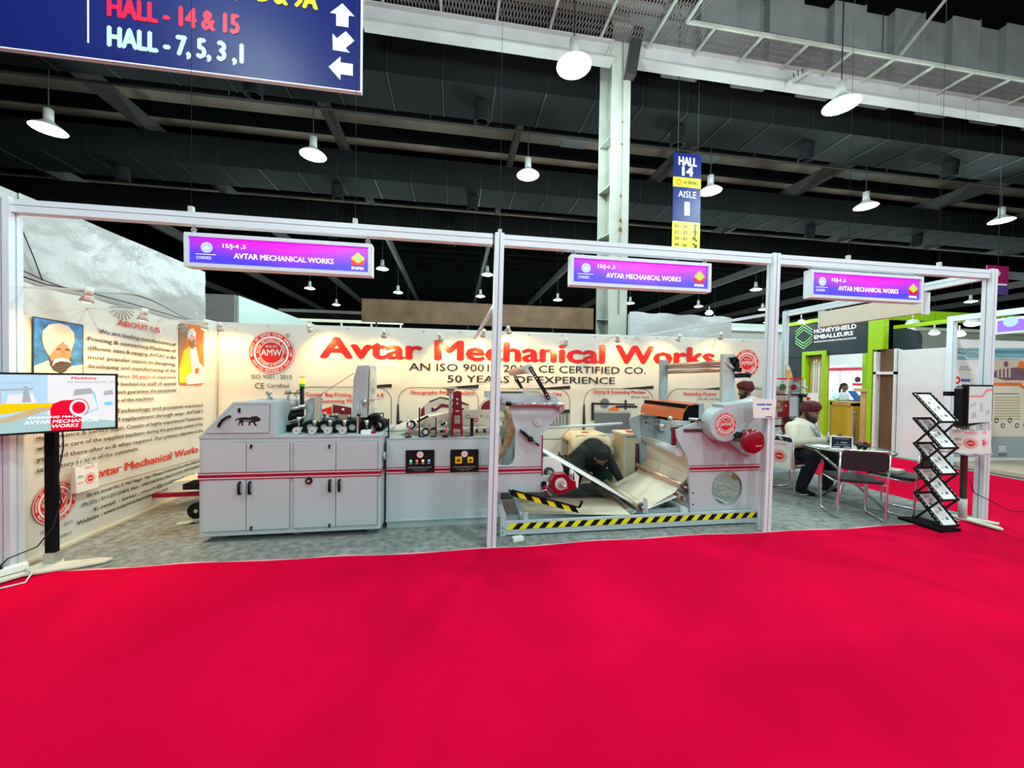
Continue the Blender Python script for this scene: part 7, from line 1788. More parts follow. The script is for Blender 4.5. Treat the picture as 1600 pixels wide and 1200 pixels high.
    b = MB(); b.use('aluminium'); b.box((XH - 0.03, 5.85, 0.0), (XH + 0.06, 5.855, 2.9)); b.build('frame_slot', t)
    s = thing('lightbox_sign', 'violet lightbox sign hung on the far right stand, cut off by the view', 'sign', (XH, 4.9, 2.5), 0, 'purple lightbox signs')
    a = A(1555, 499); c = A(1600, 493); z1 = a.z; z0 = A(1556, 523).z
    b = MB(); b.use('aluminium'); b.box((XH - 0.05, 3.4, z0), (XH + 0.04, a.y, z1)); b.build('sign_frame', s)
    b = MB(); b.use('violet_glow'); b.box((XH - 0.055, 3.45, z0 + 0.04), (XH - 0.05, a.y - 0.06, z1 - 0.04)); b.build('backlit_panel', s)
    b = MB(); b.use('screen_text'); put_text(b, 'J-6', Vector((XH - 0.058, a.y - 0.36, z0 + 0.25)), -EY, EZ, w=0.16, h=0.07, bold=0.03); b.box((XH - 0.058, 4.0, z0 + 0.14), (XH - 0.056, a.y - 0.55, z0 + 0.20)); b.use('screen_blue'); disc(b, Vector((XH - 0.058, a.y - 0.22, z0 + 0.20)), -EY, EZ, 0.09, 18); b.build('sign_print', s)
    b = MB(); b.use('lamp_body'); b.cyl((XH, a.y - 0.1, z1), (XH, a.y - 0.1, 2.83), 0.006, 6); b.cyl((XH, 3.6, z1), (XH, 3.6, 2.83), 0.006, 6); b.build('hanging_hooks', s)
    # blank white partition between the two stands
    s = thing('white_partition', 'blank white partition panel right of the cardboard shelf', 'partition', (XH + 0.02, 6.4, 0))
    b = MB(); b.use('white_panel'); b.box((XH, 5.955, 0.0), (XH + 0.05, A(1403, 600).y, 2.33)); b.build('panel', s); b = MB(); b.use('aluminium'); b.box((XH - 0.01, A(1403, 600).y - 0.03, 0.0), (XH + 0.06, A(1403, 600).y, 2.35)); b.build('edge_profile', s)
    # grey rear partitions and lime roof trim far behind
    s = thing('far_partition', 'row of grey partition panels far behind the white partition', 'partition', (16, 9.6, 0))
    for k in range(6):
        b = MB(); b.use('corr_grey'); b.box((14.7 + 1.6 * k, 10.0, 0), (16.2 + 1.6 * k, 10.1, 3.35)); b.build('panel', s)
    b = MB(); b.use('white_panel'); b.box((14.7, 9.95, 3.35), (24.3, 10.15, 3.45)); b.build('top_rail', s)
    s = thing('lime_fascia', 'long lime-green roof strip of a stand behind the right corner', 'stand', (16, 9.5, 3.6))
    b = MB(); b.use('lime'); b.box((12.2, 9.4, 3.55), (24, 9.55, 3.85)); b.build('strip', s); b = MB(); b.use('lime'); b.box((12.2, 9.42, 0.0), (12.35, 9.53, 3.55)); b.box((19.4, 9.42, 0), (19.6, 9.53, 3.55)); b.build('strip_post', s)
srk_stand()
def stand_spot(p, label, s=0.09):
    t = thing('stand_spotlight', label, 'lamp', p, 0, 'white spotlights on neighbouring stands'); p = Vector((0, 0, 0))
    b = MB(); b.use('spot_glow_white', True); b.ball((0, 0, 0), s, 12, 8, (1.2, 1.2, 0.7)); b.build('bulb', t, local=True); b = MB(); b.use('lamp_body'); b.lathe([(s * 1.25, 0.0), (s * 0.9, s * 0.8), (s * 0.3, s * 1.0), (0, s * 1.05)], (0, 0, 0), n=14); b.cyl((0, 0, s), (0, 0, s + 0.12), 0.015, 8); b.build('lamp_can', t, local=True)
    if s <= 0.07: return
    b = MB(); b.use('black_matte'); b.cyl((0, 0, s + 0.12), (0, 0, (10.98 if t.location.y > 8.95 else 13.45) - t.location.z), 0.0015, 5); b.build('suspension_rod', t, local=True)
for px, py, X, s, lb in ((1252, 503, 9.50, 0.07, 'small white spotlight above the green chevron emblem'), (1214, 511, 9.5, 0.07, 'white spotlight just right of the post with the notice, above the dark stand'), (1426, 506, 10.1, 0.10, 'glaring white spotlight under the third purple sign'), (1460, 520, 11.5, 0.08, 'small white spotlight before the lime roof strip, left of the corner post'), (1519, 505, 12.0, 0.11, 'glaring white spotlight beside the right corner post'), (1499, 522, 12.2, 0.09, 'white spotlight above the teal poster header'), (1108, 489, 8.4, 0.10, 'white spotlight glaring above the plastic-wrapped partition')):
    stand_spot(at_x(px, py, X), lb, s)

# ================================================================== BEHIND THE BACK WALL
t = thing('brown_fascia', 'long brown plywood board hanging behind the banner, left of the column', 'board', (0.5, 9.0, 2.86))
b = MB(); b.use('brown_board'); b.box((-2.12, 9.0, 2.87), (3.45, 9.05, 3.40)); b.build('plywood_board', t)
b = MB(); b.use('purlin'); b.box((-1.2, 9.05, 2.2), (3.4, 9.1, 2.87)); b.build('dark_backing', t)
b = MB(); b.use('dark_steel')
for x in (-1.8, 0.3, 2.4): b.cyl((x, 9.03, 0.0), (x, 9.03, 2.87), 0.02, 8)
b.build('support_post', t)
t = thing('white_partition', 'pale mint-white partition panel rising behind the left part of the banner', 'partition', (-4.5, 10, 0))
b = MB(); b.use('mint_panel'); b.box((-4.94, 9.4, 0.0), (-4.89, 14.5, 3.42)); b.build('side_panel', t)
b = MB(); b.use('mint_panel'); b.box((-4.89, 12.2, 0.0), (-1.2, 12.25, 2.95)); b.build('low_panel', t)
t = thing('grey_partition', 'dull grey partition panel between the left wall and the white panel', 'partition', (-5.4, 9.3, 0))
b = MB(); b.use('fabric_grey'); b.box((-6.6, 9.33, 0.0), (-4.94, 9.38, 3.42)); b.build('panel', t)
t = thing('wrapped_partition', 'plastic-wrapped pale partition right of the column, above the banner', 'partition', (5.1, 7.9, 0))
b = MB(); b.use('film', True); n = 24; vs = []; fs = []
for i in range(n + 1):
    for j in range(9):
        g, f = i / n, j / 8; vs.append((3.88 + 2.55 * g, 7.9 + 0.02 * math.sin(9 * g + 7 * f) * math.sin(13 * f), 1.8 + (1.34 - 0.03 * g + 0.015 * math.sin(g * 23)) * f))
for i in range(n):
    for j in range(8): k = i * 9 + j; fs.append((k, k + 9, k + 10, k + 1))
b.add(vs, fs); b.build('plastic_cover', t); b = MB(); b.use('white_panel'); b.box((3.88, 7.93, 0.0), (6.4, 7.98, 3.10)); b.build('panel', t)
t = thing('metal_shelving', 'light metal racking seen behind the banner at far right', 'shelving', (6.9, 7.7, 0))
b = MB(); b.use('mint_panel'); b.box((6.5, 8.6, 0), (8.6, 8.65, 3.1)); b.build('panel', t); b = MB(); b.use('aluminium'); b.box((6.5, 8.5, 2.9), (8.6, 8.56, 2.98)); b.box((6.5, 8.5, 0), (6.56, 8.56, 2.98)); b.build('frame', t)
t = thing('far_booth', 'distant row of pale booth frames far behind, left of the brown board', 'stand', (-6, 22, 0))
for k in range(7):
    b = MB(); b.use('beige_light'); b.box((-9.5 + 1.6 * k, 22.0, 0.0), (-9.42 + 1.6 * k, 22.08, 4.6)); b.build('frame_post', t)
for z in (3.9, 4.6, 5.1):
    b = MB(); b.use('beige_light' if z < 5 else 'rafter'); b.box((-9.5, 21.98, z), (0.2, 22.06, z + 0.16)); b.build('frame_rail', t)
b = MB(); b.use('white_panel'); b.box((-9.5, 22.1, 0.0), (0.2, 22.15, 3.9)); b.build('panel', t)

# ================================================================== DISPENSER MACHINE BEHIND THE SEATED MAN
def rear_machine():
    Y = 5.75; A = lambda px, py, Y=Y: at_y(px, py, Y)
    t = thing('winding_machine', 'small grey winding machine with red clamps standing behind the seated man', 'machine', (5.6, 5.85, 0.003))
    bx0, bx1 = A(1206, 690).x, A(1252, 690).x
    b = MB(); b.use('machine_grey'); b.box((bx0, Y, 0.004), (bx1, Y + 0.35, A(1225, 676).z)); b.build('machine_base', t, bevel=0.005)
    b = MB(); b.use('machine_grey'); b.box((A(1235, 640).x, Y + 0.02, A(1240, 676).z), (A(1249, 640).x, Y + 0.08, A(1240, 617).z)); b.build('grey_panel', t)
    b = MB(); b.use('glossy_red'); b.box((A(1226, 640).x, Y, A(1226, 676).z), (A(1233, 640).x, Y + 0.05, A(1230, 626).z)); b.use('print_white'); b.box((A(1227, 634).x, Y - 0.002, A(1228, 635).z), (A(1229, 634).x, Y, A(1228, 633).z)); b.build('red_panel', t)
    for px in (1223.5, 1248):
        b = MB(); b.use('print_red'); a = A(px, 592); b.box((a.x - 0.085, Y, a.z - 0.012), (a.x + 0.085, Y + 0.1, a.z + 0.014)); b.build('red_clamp', t)
    for px in (1230, 1256.5):
        b = MB(); b.use('print_white'); b.box((A(px, 600).x - 0.018, Y - 0.01, A(px, 616).z), (A(px, 600).x + 0.018, Y + 0.02, A(px, 593).z)); b.build('white_post', t)
    b = MB(); b.use('machine_grey_dark'); b.box((A(1241, 605).x, Y + 0.05, A(1245, 617).z), (A(1255, 605).x, Y + 0.09, A(1248, 594).z)); b.build('side_plate', t)
    b = MB(); b.use('steel'); b.cyl(A(1208, 605), A(1258, 605), 0.012, 10); b.build('shaft', t)
    q = A(1240, 605, Y - 0.03); b = MB(); b.use('glossy_red'); b.cyl((q.x, Y - 0.04, q.z), (q.x, Y - 0.02, q.z), 0.05, 22); b.build('red_disc', t)
    q = A(1223, 605, Y - 0.03); b = MB(); b.use('print_darkgreen'); b.cyl((q.x, Y - 0.04, q.z), (q.x, Y - 0.01, q.z), 0.055, 16); b.build('dark_coil', t)
    b = MB(); b.use('steel')
    for px, py in ((1212, 604), (1260, 606), (1233, 618)): b.ball(A(px, py, Y - 0.02), 0.024, 9, 6)
    b.build('rod_knobs', t)
    b = MB(); b.use('black_plastic'); b.bar(A(1206, 617), A(1262, 616), 0.02, 0.02); b.bar(A(1252, 650, Y - .03), A(1252.5, 616, Y - .03), 0.025, 0.025); b.bar(A(1249, 619), A(1260, 619), 0.03, 0.04); b.bar(A(1206, 654), A(1222, 654), 0.03, 0.012); b.bar(A(1222, 654), A(1228, 662), 0.03, 0.012); b.bar(A(1206, 666), A(1233, 665), 0.04, 0.03); b.build('black_arms', t)
    q = A(1236, 655, Y - 0.05); b = MB(); b.use('dark_steel'); b.cyl((q.x - 0.05, Y - 0.05, q.z), (q.x + 0.04, Y - 0.05, q.z), 0.045, 18); b.cyl((q.x + 0.06, Y - 0.05, q.z), (q.x + 0.15, Y - 0.05, q.z), 0.045, 18); b.build('motor', t)
    b = MB(); b.use('red_metal'); b.box((A(1215, 650).x, Y - 0.03, A(1215, 652).z), (A(1228, 645).x, Y, A(1220, 643).z)); b.use('print_maroon'); b.box((A(1222, 670).x, Y - 0.06, A(1222, 679).z), (A(1233, 670).x, Y - 0.02, A(1222, 666).z)); b.build('gear_guard', t)
    for px, lb in ((1211, 0), (1247, 1)):
        pass
    s = thing('poster_board', 'cream and orange printed poster leaning behind the post with the notice', 'poster', (5.3, 5.98, 0.5))
    a = A(1208, 605, 5.98); c = A(1226, 643, 5.98); b = MB(); b.use('print_cream'); b.box((a.x, 5.97, c.z), (c.x, 5.99, a.z)); b.build('board', s); b = MB(); b.use('print_orange'); p = A(1217, 632, 5.965); disc(b, p, EX, EZ, 0.08, 18, rin=0.05); p = A(1209, 616, 5.965); put_text(b, 'AMW', p, EX, EZ, w=0.12, h=0.04, bold=0.02); b.build('print', s)
    b = MB(); b.use('machine_grey_dark'); b.cyl((a.x + 0.1, 5.98, 0.004), (a.x + 0.1, 5.98, c.z), 0.012, 8); b.build('easel_leg', s)
    s = thing('white_poster', 'white poster with small red print left of the seated man\'s turban', 'poster', (6.0, 5.9, 0.6))
    a = A(1258, 614, 5.9); c = A(1276, 652, 5.9); b = MB(); b.use('print_white'); b.box((a.x, 5.89, c.z), (c.x, 5.91, a.z)); b.build('board', s); b = MB(); b.use('print_red'); p = A(1263, 623, 5.885); disc(b, p, EX, EZ, 0.045, 16, ry=0.03); b.use('print_pink'); p = A(1268, 630, 5.885); b.box((p.x, 5.886, p.z), (p.x + 0.09, 5.888, p.z + 0.04)); b.build('print', s)
    b = MB(); b.use('dark_steel'); b.cyl((a.x + 0.08, 5.91, 0.004), (a.x + 0.08, 5.91, c.z), 0.012, 8); b.build('easel_leg', s)
    s = thing('arched_board', 'tan board with a curved edge on the wall end behind the small machine', 'board', (6.0, 6.1, 1.0))
    pts = [(1229, 612), (1229, 570), (1232, 571), (1235, 576), (1238, 585), (1240, 598), (1241, 612)]
    b = MB(); b.use('wood_tan'); b.prism([A(*p, 6.0) for p in pts], (0, 0.03, 0)); b.build('curved_panel', s); b = MB(); b.use('print_white'); b.prism([A(*p, 5.995) for p in ((1229, 580), (1229, 569), (1232, 570.5), (1235, 576))], (0, 0.003, 0)); b.build('white_tip', s); b = MB(); b.use('machine_grey_dark'); q = A(1234, 612, 6.015); b.cyl((q.x, 6.015, 0.004), (q.x, 6.015, q.z), 0.012, 8); b.build('easel_leg', s)
rear_machine()

# ================================================================== PEOPLE
def cap(mb, a, b, r1, r2, n=14):
    """tapered capsule"""
    a, b = Vector(a), Vector(b); mb.cyl(a, b, r1, n, r2); mb.ball(a, r1, n, 8); mb.ball(b, r2, n, 8)
def fuse(mb, name, m, parent=None, voxel=0.016, smooth=6, kind_mesh=True):
    """unite overlapping volumes into one continuous skin"""
    me = bpy.data.meshes.new(name); me.from_pydata([tuple(v) for v in mb.v], [], mb.f); me.update()
    tmp = bpy.data.objects.new('tmp_fuse', me); COL.objects.link(tmp)
    r = tmp.modifiers.new('r', 'REMESH'); r.mode = 'VOXEL'; r.voxel_size = voxel
    s = tmp.modifiers.new('s', 'SMOOTH'); s.factor = 0.5; s.iterations = smooth
    dg = bpy.context.evaluated_depsgraph_get(); dg.update()
    out = bpy.data.meshes.new_from_object(tmp.evaluated_get(dg)); out.name = name
    bpy.data.objects.remove(tmp); bpy.data.meshes.remove(me)
    out.materials.clear(); out.materials.append(MATS[m])
    for p in out.polygons: p.use_smooth = True; p.material_index = 0
    if parent is not None:
        off = parent_world(parent)
        for v in out.vertices: v.co -= off
    o = bpy.data.objects.new(name, out); COL.objects.link(o)
    if parent is not None: o.parent = parent
    return o
def hand(mb, wrist, direc, palm_n, side, curl=0.5, s=1.0):
    """palm, four unequal curled fingers and a thumb from the side of the palm"""
    w = Vector(wrist); d = Vector(direc).normalized(); n = Vector(palm_n); n = (n - d * n.dot(d)).normalized(); l = d.cross(n) * side
    k = w + d * 0.085 * s
    for o in (-0.026, -0.009, 0.009, 0.026): cap(mb, w + l * o * 0.6 * s + d * 0.01, k + l * o * s, 0.016 * s, 0.013 * s, 8)
    for o, ln in ((-0.029, 0.058), (-0.010, 0.074), (0.010, 0.080), (0.029, 0.070)):
        p = k + l * o * s; a1 = (d * math.cos(curl * 0.6) + n * math.sin(curl * 0.6)); q = p + a1 * ln * 0.5 * s
        a2 = (d * math.cos(curl * 1.6) + n * math.sin(curl * 1.6)); r = q + a2 * ln * 0.30 * s; a3 = (d * math.cos(curl * 2.3) + n * math.sin(curl * 2.3))
        cap(mb, p, q, 0.0095 * s, 0.009 * s, 8); cap(mb, q, r, 0.009 * s, 0.0085 * s, 8); cap(mb, r, r + a3 * ln * 0.25 * s, 0.0085 * s, 0.007 * s, 8)
    b = w + d * 0.03 * s + l * 0.030 * s; e = b + (d * 0.6 + l * 0.5 + n * 0.45).normalized() * 0.045 * s; cap(mb, b, e, 0.013 * s, 0.010 * s, 8); cap(mb, e, e + (d * 0.8 + n * 0.5 - l * 0.1).normalized() * 0.030 * s, 0.010 * s, 0.008 * s, 8)
def head_parts(body, H, f, up, parent_fn, beard=True, turban='turban_maroon', s=1.0):
    """adds skull, nose, ears, jaw to body; returns builders for eyes, beard, turban"""
    f = Vector(f).normalized(); up = Vector(up); up = (up - f * up.dot(f)).normalized(); r = f.cross(up)
    P = lambda a, b, c: H + (f * a + r * b + up * c) * s
    body.ball(P(0, 0, 0.02), 0.095 * s, 16, 12, (1, 1, 1.12)); cap(body, P(0.035, 0, -0.055), P(0.055, 0, -0.075), 0.058 * s, 0.042 * s, 12)
    cap(body, P(0.092, 0, 0.015), P(0.112, 0, -0.02), 0.009 * s, 0.016 * s, 8)
    for b_ in (-1, 1):
        body.ball(P(0.0, b_ * 0.095, 0.0), 0.024 * s, 10, 7, (0.7, 0.6, 1.3)); cap(body, P(0.082, b_ * 0.02, 0.035), P(0.075, b_ * 0.055, 0.035), 0.012 * s, 0.010 * s, 8)
        cap(body, P(0.078, b_ * 0.045, -0.015), P(0.06, b_ * 0.055, -0.03), 0.018 * s, 0.014 * s, 8)
    cap(body, P(0.092, -0.02, -0.052), P(0.092, 0.02, -0.052), 0.010 * s, 0.010 * s, 8)
    return P

def eyes(P, parent, s=1.0):
    for b_ in (-1, 1):
        q = MB(); q.use('print_white'); q.ball(P(0.083, b_ * 0.034, 0.018), 0.0105 * s, 10, 7); q.use('hair_black'); q.ball(P(0.090, b_ * 0.034, 0.018), 0.0055 * s, 8, 6); q.build('eye', parent)
    q = MB(); q.use('hair_black')
    for b_ in (-1, 1): q.bar(P(0.094, b_ * 0.018, 0.038), P(0.086, b_ * 0.054, 0.040), 0.008 * s, 0.008 * s)
    q.build('eyebrows', parent)
def turban(P, parent, m='turban_maroon', s=1.0):
    q = MB(); q.ball(P(-0.015, 0, 0.095), 0.118 * s, 18, 12, (1.05, 1.05, 0.80)); q.ball(P(-0.035, 0, 0.07), 0.118 * s, 18, 12, (1.0, 1.0, 0.85))
    for b_ in (-1, 1):
        for k in range(4):
            cap(q, P(0.085, b_ * 0.01, 0.085 + 0.020 * k), P(0.0, b_ * (0.120 - 0.006 * k), 0.06 + 0.030 * k), 0.020 * s, 0.024 * s, 10); cap(q, P(0.0, b_ * (0.120 - 0.006 * k), 0.06 + 0.030 * k), P(-0.115, b_ * 0.05, 0.045 + 0.030 * k), 0.024 * s, 0.024 * s, 10)
    return fuse(q, 'turban', m, parent, 0.012, 3)
def beard(P, parent, s=1.0):
    q = MB(); pts = [(0.0, 0.088, -0.005), (0.03, 0.080, -0.045), (0.065, 0.055, -0.078), (0.085, 0.02, -0.092), (0.085, -0.02, -0.092), (0.065, -0.055, -0.078), (0.03, -0.080, -0.045), (0.0, -0.088, -0.005)]
    for i in range(len(pts) - 1): cap(q, P(*pts[i]), P(*pts[i + 1]), 0.030 * s, 0.030 * s, 10)
    cap(q, P(0.06, 0, -0.095), P(0.072, 0, -0.135), 0.046 * s, 0.026 * s, 10); cap(q, P(0.045, -0.05, -0.07), P(0.045, 0.05, -0.07), 0.042 * s, 0.042 * s, 10); cap(q, P(0.099, -0.006, -0.036), P(0.088, -0.045, -0.05), 0.010 * s, 0.008 * s, 8); cap(q, P(0.099, 0.006, -0.036), P(0.088, 0.045, -0.05), 0.010 * s, 0.008 * s, 8)
    return fuse(q, 'beard', 'hair_black', parent, 0.010, 2)
def shoe(mb, ankle, d, s=1.0):
    a = Vector(ankle); d = Vector((d[0], d[1], 0)).normalized(); h = Vector((a.x, a.y, 0.045))
    cap(mb, h - d * 0.05, h + d * 0.05, 0.042 * s, 0.045 * s, 10); cap(mb, h + d * 0.05 - EZ * 0.008, h + d * 0.16 - EZ * 0.014, 0.045 * s, 0.030 * s, 10); cap(mb, a, h, 0.045 * s, 0.043 * s, 10)

def seated_man():
    f = Vector((0.25, -0.97, 0)).normalized(); l = Vector((-f.y, f.x, 0))                # l = his left
    hip = Vector((5.08, 4.88, 0.545)); F = lambda a, b, c: hip + f * (a + 0.10 * max(c, 0)) + l * (b + 0.20 * max(c, 0)) + EZ * c      # the trunk leans towards the table
    chest = F(0.02, 0, 0.36); neck = F(0.02, 0, 0.50); H = F(0.07, 0.0, 0.60)
    hf = (f * 0.92 - l * 0.02 - EZ * 0.30).normalized()
    kR, kL = F(0.36, -0.22, 0.02), F(0.36, 0.26, 0.02); aR, aL = Vector((4.98, 4.66, 0.085)), Vector((5.48, 4.72, 0.085))
    sR, sL = F(-0.01, -0.205, 0.385), F(-0.01, 0.205, 0.385); eR, eL = F(0.11, -0.30, 0.17), F(0.14, 0.30, 0.17); wR, wL = F(0.35, -0.02, 0.24), F(0.38, 0.16, 0.27)
    body = MB()
    cap(body, F(0, 0, 0.05), chest, 0.19, 0.16); cap(body, chest, neck, 0.10, 0.065); cap(body, neck, H - hf * 0.02, 0.062, 0.06)
    for s_, e, w in ((sR, eR, wR), (sL, eL, wL)): cap(body, s_, e, 0.062, 0.050); cap(body, e, w, 0.047, 0.032)
    for h_, k, a in ((F(0, -0.12, 0.0), kR, aR), (F(0, 0.12, 0.0), kL, aL)): cap(body, h_, k, 0.095, 0.062); cap(body, k, a, 0.060, 0.042)
    hand(body, wR, (f * 0.75 + l * 0.65), EZ, 1, 0.75); hand(body, wL, (f * 0.5 - l * 0.35 + EZ * 0.15), EZ * 0.6 - l * 0.5, -1, 0.7)
    P = head_parts(body, H, hf, EZ, None)
    o = fuse(body, 'person', 'skin', None, 0.011, 4)
    tag(o, 'seated man in maroon turban, cream jacket and dark trousers, looking at his phone', 'person')
    eyes(P, o); turban(P, o); beard(P, o)
    # jacket
    j = MB(); cap(j, F(-0.01, 0, -0.02), F(0.05, 0, 0.13), 0.225, 0.245, 20); cap(j, F(0.05, 0, 0.13), chest, 0.245, 0.165, 20); cap(j, sR, sL, 0.085, 0.085); cap(j, chest, F(0.02, 0, 0.45), 0.13, 0.085)
    for s_, e, w in ((sR, eR, wR), (sL, eL, wL)): cap(j, s_, e, 0.092, 0.075); cap(j, e, e.lerp(w, 0.94), 0.074, 0.050)
    cap(j, F(0.08, -0.12, -0.02), F(0.18, -0.14, -0.05), 0.15, 0.11); cap(j, F(0.08, 0.12, -0.02), F(0.18, 0.18, -0.04), 0.15, 0.11)
    fuse(j, 'jacket', 'jacket_cream', o, 0.013, 3)
    j = MB()
    for b_ in (-1, 1): cap(j, F(-0.05, 0.085 * b_, 0.50), F(0.09, 0.065 * b_, 0.465), 0.026, 0.024, 10); cap(j, F(0.09, 0.065 * b_, 0.465), F(0.155, 0.02 * b_, 0.40), 0.022, 0.014, 10)
    cap(j, F(-0.05, -0.085, 0.50), F(-0.05, 0.085, 0.50), 0.026, 0.026, 10); fuse(j, 'collar', 'jacket_cream', o, 0.010, 2)
    q = MB(); q.use('jacket_seam'); q.tube([F(0.165, 0, 0.40), F(0.215, 0, 0.33), F(0.272, 0, 0.25), F(0.297, 0, 0.13), F(0.285, 0, 0.02)], 0.008, 6); q.build('jacket_zip', o)
    q = MB(); q.use('lanyard'); q.tube([F(0.115, -0.075, 0.45), F(0.205, -0.05, 0.36), F(0.275, -0.01, 0.26)], 0.011, 6); q.tube([F(0.115, 0.075, 0.45), F(0.205, 0.05, 0.36), F(0.275, 0.01, 0.26)], 0.011, 6); q.build('lanyard', o)
    tr = MB()
    for h_, k, a in ((F(0, -0.12, 0.0), kR, aR), (F(0, 0.12, 0.0), kL, aL)): cap(tr, h_, k, 0.125, 0.090); cap(tr, k, a + EZ * 0.03, 0.092, 0.072)
    cap(tr, F(-0.03, -0.12, 0.0), F(-0.03, 0.12, 0.0), 0.13, 0.13); fuse(tr, 'trousers', 'denim_navy', o, 0.016, 4)
    for a, d in ((aR, f * 0.9 - l * 0.1), (aL, f * 0.6 + l * 0.6)): sh = MB(); shoe(sh, a, d); fuse(sh, 'shoe', 'black_plastic', o, 0.011, 3)
    ph = MB(); ph.use('black_plastic'); c = wR + (f * 0.62 + l * 0.60).normalized() * 0.15 + EZ * 0.035; d = (l * 0.9 + f * 0.2).normalized(); u = (f * 0.75 + EZ * 0.5).normalized(); u = (u - d * u.dot(d)).normalized()
    ph.frame(c, d, u, d.cross(u), 0.075, 0.038, 0.005); tag(ph.build('mobile_phone', bevel=0.003), 'black mobile phone held by the seated man', 'phone')
seated_man()

def standing_man():
    base = Vector((4.98, 5.66, 0)); f = Vector((-0.80, 0.45, 0)).normalized(); l = Vector((-f.y, f.x, 0)); F = lambda a, b, c: base + f * a + l * b + EZ * c
    H = F(0.06, 0, 1.43); body = MB()
    cap(body, F(0, 0, 0.90), F(0, 0, 1.18), 0.15, 0.15); cap(body, F(0, 0, 1.18), F(0.03, 0, 1.36), 0.09, 0.055); P = None
    for b_ in (-1, 1): cap(body, F(0, 0.19 * b_, 1.20), F(0.02, 0.26 * b_, 0.95), 0.055, 0.045); cap(body, F(0.02, 0.26 * b_, 0.95), F(0.20, 0.18 * b_, 0.86), 0.044, 0.03); hand(body, F(0.20, 0.18 * b_, 0.86), f * 0.9 - l * 0.3 * b_, -EZ, b_, 0.6); cap(body, F(0, 0.10 * b_, 0.86), F(0.02, 0.11 * b_, 0.48), 0.085, 0.058); cap(body, F(0.02, 0.11 * b_, 0.48), F(-0.01, 0.11 * b_, 0.08), 0.056, 0.04)
    P = head_parts(body, H, (f * 0.95 - EZ * 0.25), EZ, None)
    o = fuse(body, 'person', 'skin', None, 0.012, 4); tag(o, 'standing man in a maroon turban, seen behind the upright of the slitting machine', 'person')
    eyes(P, o); turban(P, o); beard(P, o)
    j = MB(); cap(j, F(0, 0, 0.80), F(0, 0, 1.18), 0.19, 0.185); cap(j, F(0, -0.17, 1.22), F(0, 0.17, 1.22), 0.085, 0.085); cap(j, F(0, 0, 1.2), F(0.0, 0, 1.30), 0.12, 0.075)
    for b_ in (-1, 1): cap(j, F(0, 0.19 * b_, 1.20), F(0.02, 0.26 * b_, 0.95), 0.075, 0.06); cap(j, F(0.02, 0.26 * b_, 0.95), F(0.18, 0.19 * b_, 0.865), 0.058, 0.045)
    fuse(j, 'shirt', 'cloth_white', o, 0.016, 4)
    tr = MB()
    for b_ in (-1, 1): cap(tr, F(0, 0.10 * b_, 0.84), F(0.02, 0.11 * b_, 0.48), 0.11, 0.078); cap(tr, F(0.02, 0.11 * b_, 0.48), F(-0.01, 0.11 * b_, 0.11), 0.076, 0.062)
    fuse(tr, 'trousers', 'denim_navy', o, 0.016, 4)
    for b_ in (-1, 1): sh = MB(); shoe(sh, F(-0.01, 0.11 * b_, 0.085), f); fuse(sh, 'shoe', 'black_plastic', o, 0.011, 3)
standing_man()

